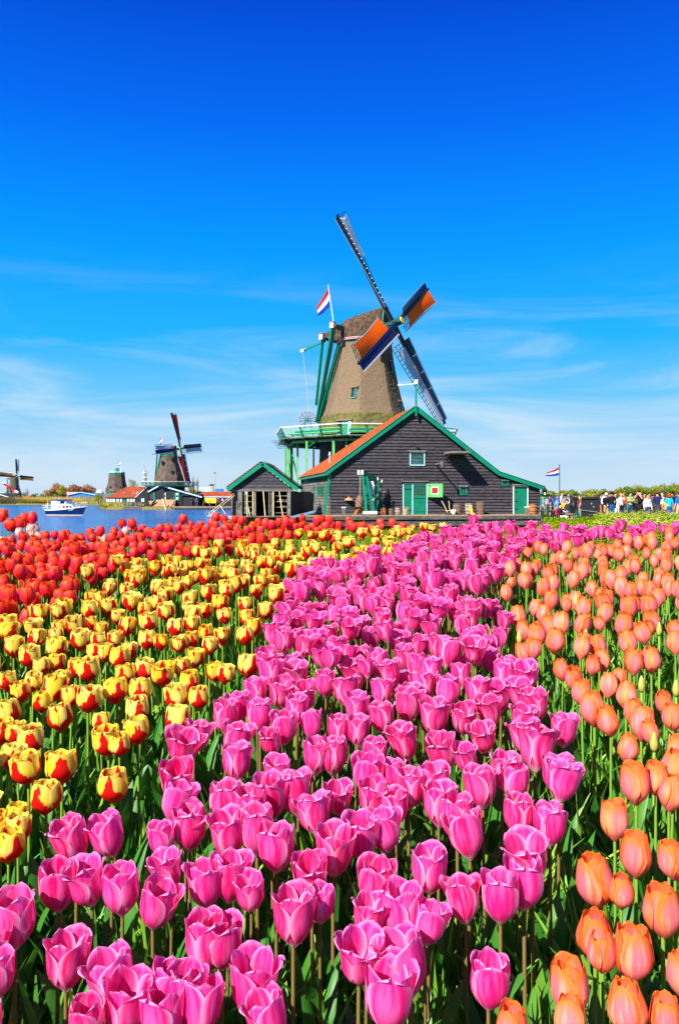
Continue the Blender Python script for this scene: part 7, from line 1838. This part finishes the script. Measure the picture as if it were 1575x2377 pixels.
for kind, X, Y, s, zo, hand, w, px in TUL:
    vis = -40 < 787 + F * X / Y < 1615 and Y > 1.0
    cnt[kind] = cnt.get(kind, 0) + 1
    if hand:
        real = w * Y / F; j = min(rg3.sample(range(NV[kind]), 3), key=lambda q: abs(WV[kind, q] - real)); s = min(1.25, max(.72, real / WV[kind, j]))
    else: j = rg3.randrange(NV[kind])
    z = CAM - head_drop(Y) - HC * s + zo; rz = rg3.uniform(0, 6.28)
    if cnt[kind] > 295 or not vis:
        rest[kind].append((j, X, Y, z, s, rz)); continue
    size_px = SH[kind]['R'] * 2 * s / Y * F
    lab, grp, nm = LAB[kind]; label = tulip_label(kind, j, X, Y, s, hand)
    if hand:
        for (k2, hx_, hy_), l2 in SPEC.items():
            if k2 == kind and abs(XY(hx_, Y_of(hy_)) - X) < 1e-4 and abs(Y_of(hy_) - Y) < 1e-4: label = l2
    rv = rg3.random()
    if size_px > 42:
        r_ = thing(nm, label, 'tulip', (X, Y, z), grp); r_.rotation_euler.z = rz; r_.scale = (s, s, s)
        for n, me in HI[kind, j]:
            o = bpy.data.objects.new(n, me); COL.objects.link(o); o.parent = r_; o.color = (1 - rv, 1, 1, 1)
    else:
        o = bpy.data.objects.new(nm, ONE[kind, j]); COL.objects.link(o); o.location = (X, Y, z); o.rotation_euler.z = rz; o.scale = (s, s, s)
        o.color = (1 - rv, 1, 1, 1); tag(o, label, 'tulip', grp)
for kind in rest:
    if not rest[kind]: continue
    VV, QQ, UU, MI, RN = [], [], [], [], []; off = 0
    for j, X, Y, z, s, rz in rest[kind]:
        V, Q, UV, mi = LOW[kind, j]; c, si = math.cos(rz), math.sin(rz)
        W = V @ np.array([[c, si, 0], [-si, c, 0], [0, 0, 1]]) * s + np.array([X, Y, z])
        VV.append(W); QQ.append(Q + off); UU.append(UV); MI.append(mi); RN.append(np.full(len(V), rg3.random())); off += len(V)
    tag(np_mesh(LAB[kind][2] + '_bed', np.concatenate(VV), np.concatenate(QQ), [PM[kind], stem_m(kind), M['tulip_leaf']], mi=np.concatenate(MI), smooth=True, kind='stuff', uv=np.concatenate(UU), rnd=np.concatenate(RN)),
        {'pink': 'farther mass of pink tulips', 'yellow': 'farther mass of red flamed yellow tulips', 'orange': 'farther mass of orange tulips', 'red': 'farther mass of red tulips', 'white': 'farther mass of cream tulips'}[kind], 'tulips')
print('TULIPS', cnt, {k: len(v) for k, v in rest.items()})

# slender buds among the orange ones
bud_m = mat('yellow green bud', (.42, .38, .08), .5, .15, vscale=30)
for px, py in ((1487, 1590), (1567, 1600), (1229, 1512), (1204, 1480), (1358, 1478), (1516, 1725), (1528, 1462), (1335, 1395)):
    Y = Y_of(py); p = Vector((XY(px, Y), Y, CAM - head_drop(Y)))
    b0 = thing('tulip_bud', 'closed yellow green tulip bud among the orange tulips', 'tulip bud', (p.x, p.y, p.z - HC), 'closed buds in the orange bed')
    MB().lathe(p, [(.003, -.022), (.009, -.012), (.010, 0), (.007, .015), (.002, .026)], 8).build('bud', bud_m, b0, smooth=True)
    MB().tube([p - Vector((0, 0, HC)), p - Vector((0, 0, .021))], .0036, 6).build('stem', M['stem'], b0, smooth=True)

# loose leaves and thin grass between the stems
rg = np.random.default_rng(31)
def area(n, y0, y1, p=1.0):
    ys = y0 + (y1 - y0) * rg.uniform(0, 1, n) ** p; xs = rg.uniform(-1, 1, n) * (ys * .46 + .75); return xs, ys
xs, ys = area(26000, .75, 4.9)
z_ = ground(xs, ys)
tag(blades('tulip_leaves', xs, ys, z_, rg.uniform(.16, .34, len(xs)), rg.uniform(.020, .046, len(xs)), rg.uniform(.05, .6, len(xs)), [M['tulip_leaf']], 32, segs=5), 'dense tulip leaves between the stems', 'leaves')
xs, ys = area(42000, .75, 3.6, .9)
z_ = ground(xs, ys)
tag(blades('thin_grass', xs, ys, z_, rg.uniform(.08, .24, len(xs)), rg.uniform(.0025, .006, len(xs)), rg.uniform(.3, 1.3, len(xs)), [M['blade']], 33, segs=4), 'thin wiry grass blades low between the tulips', 'grass')
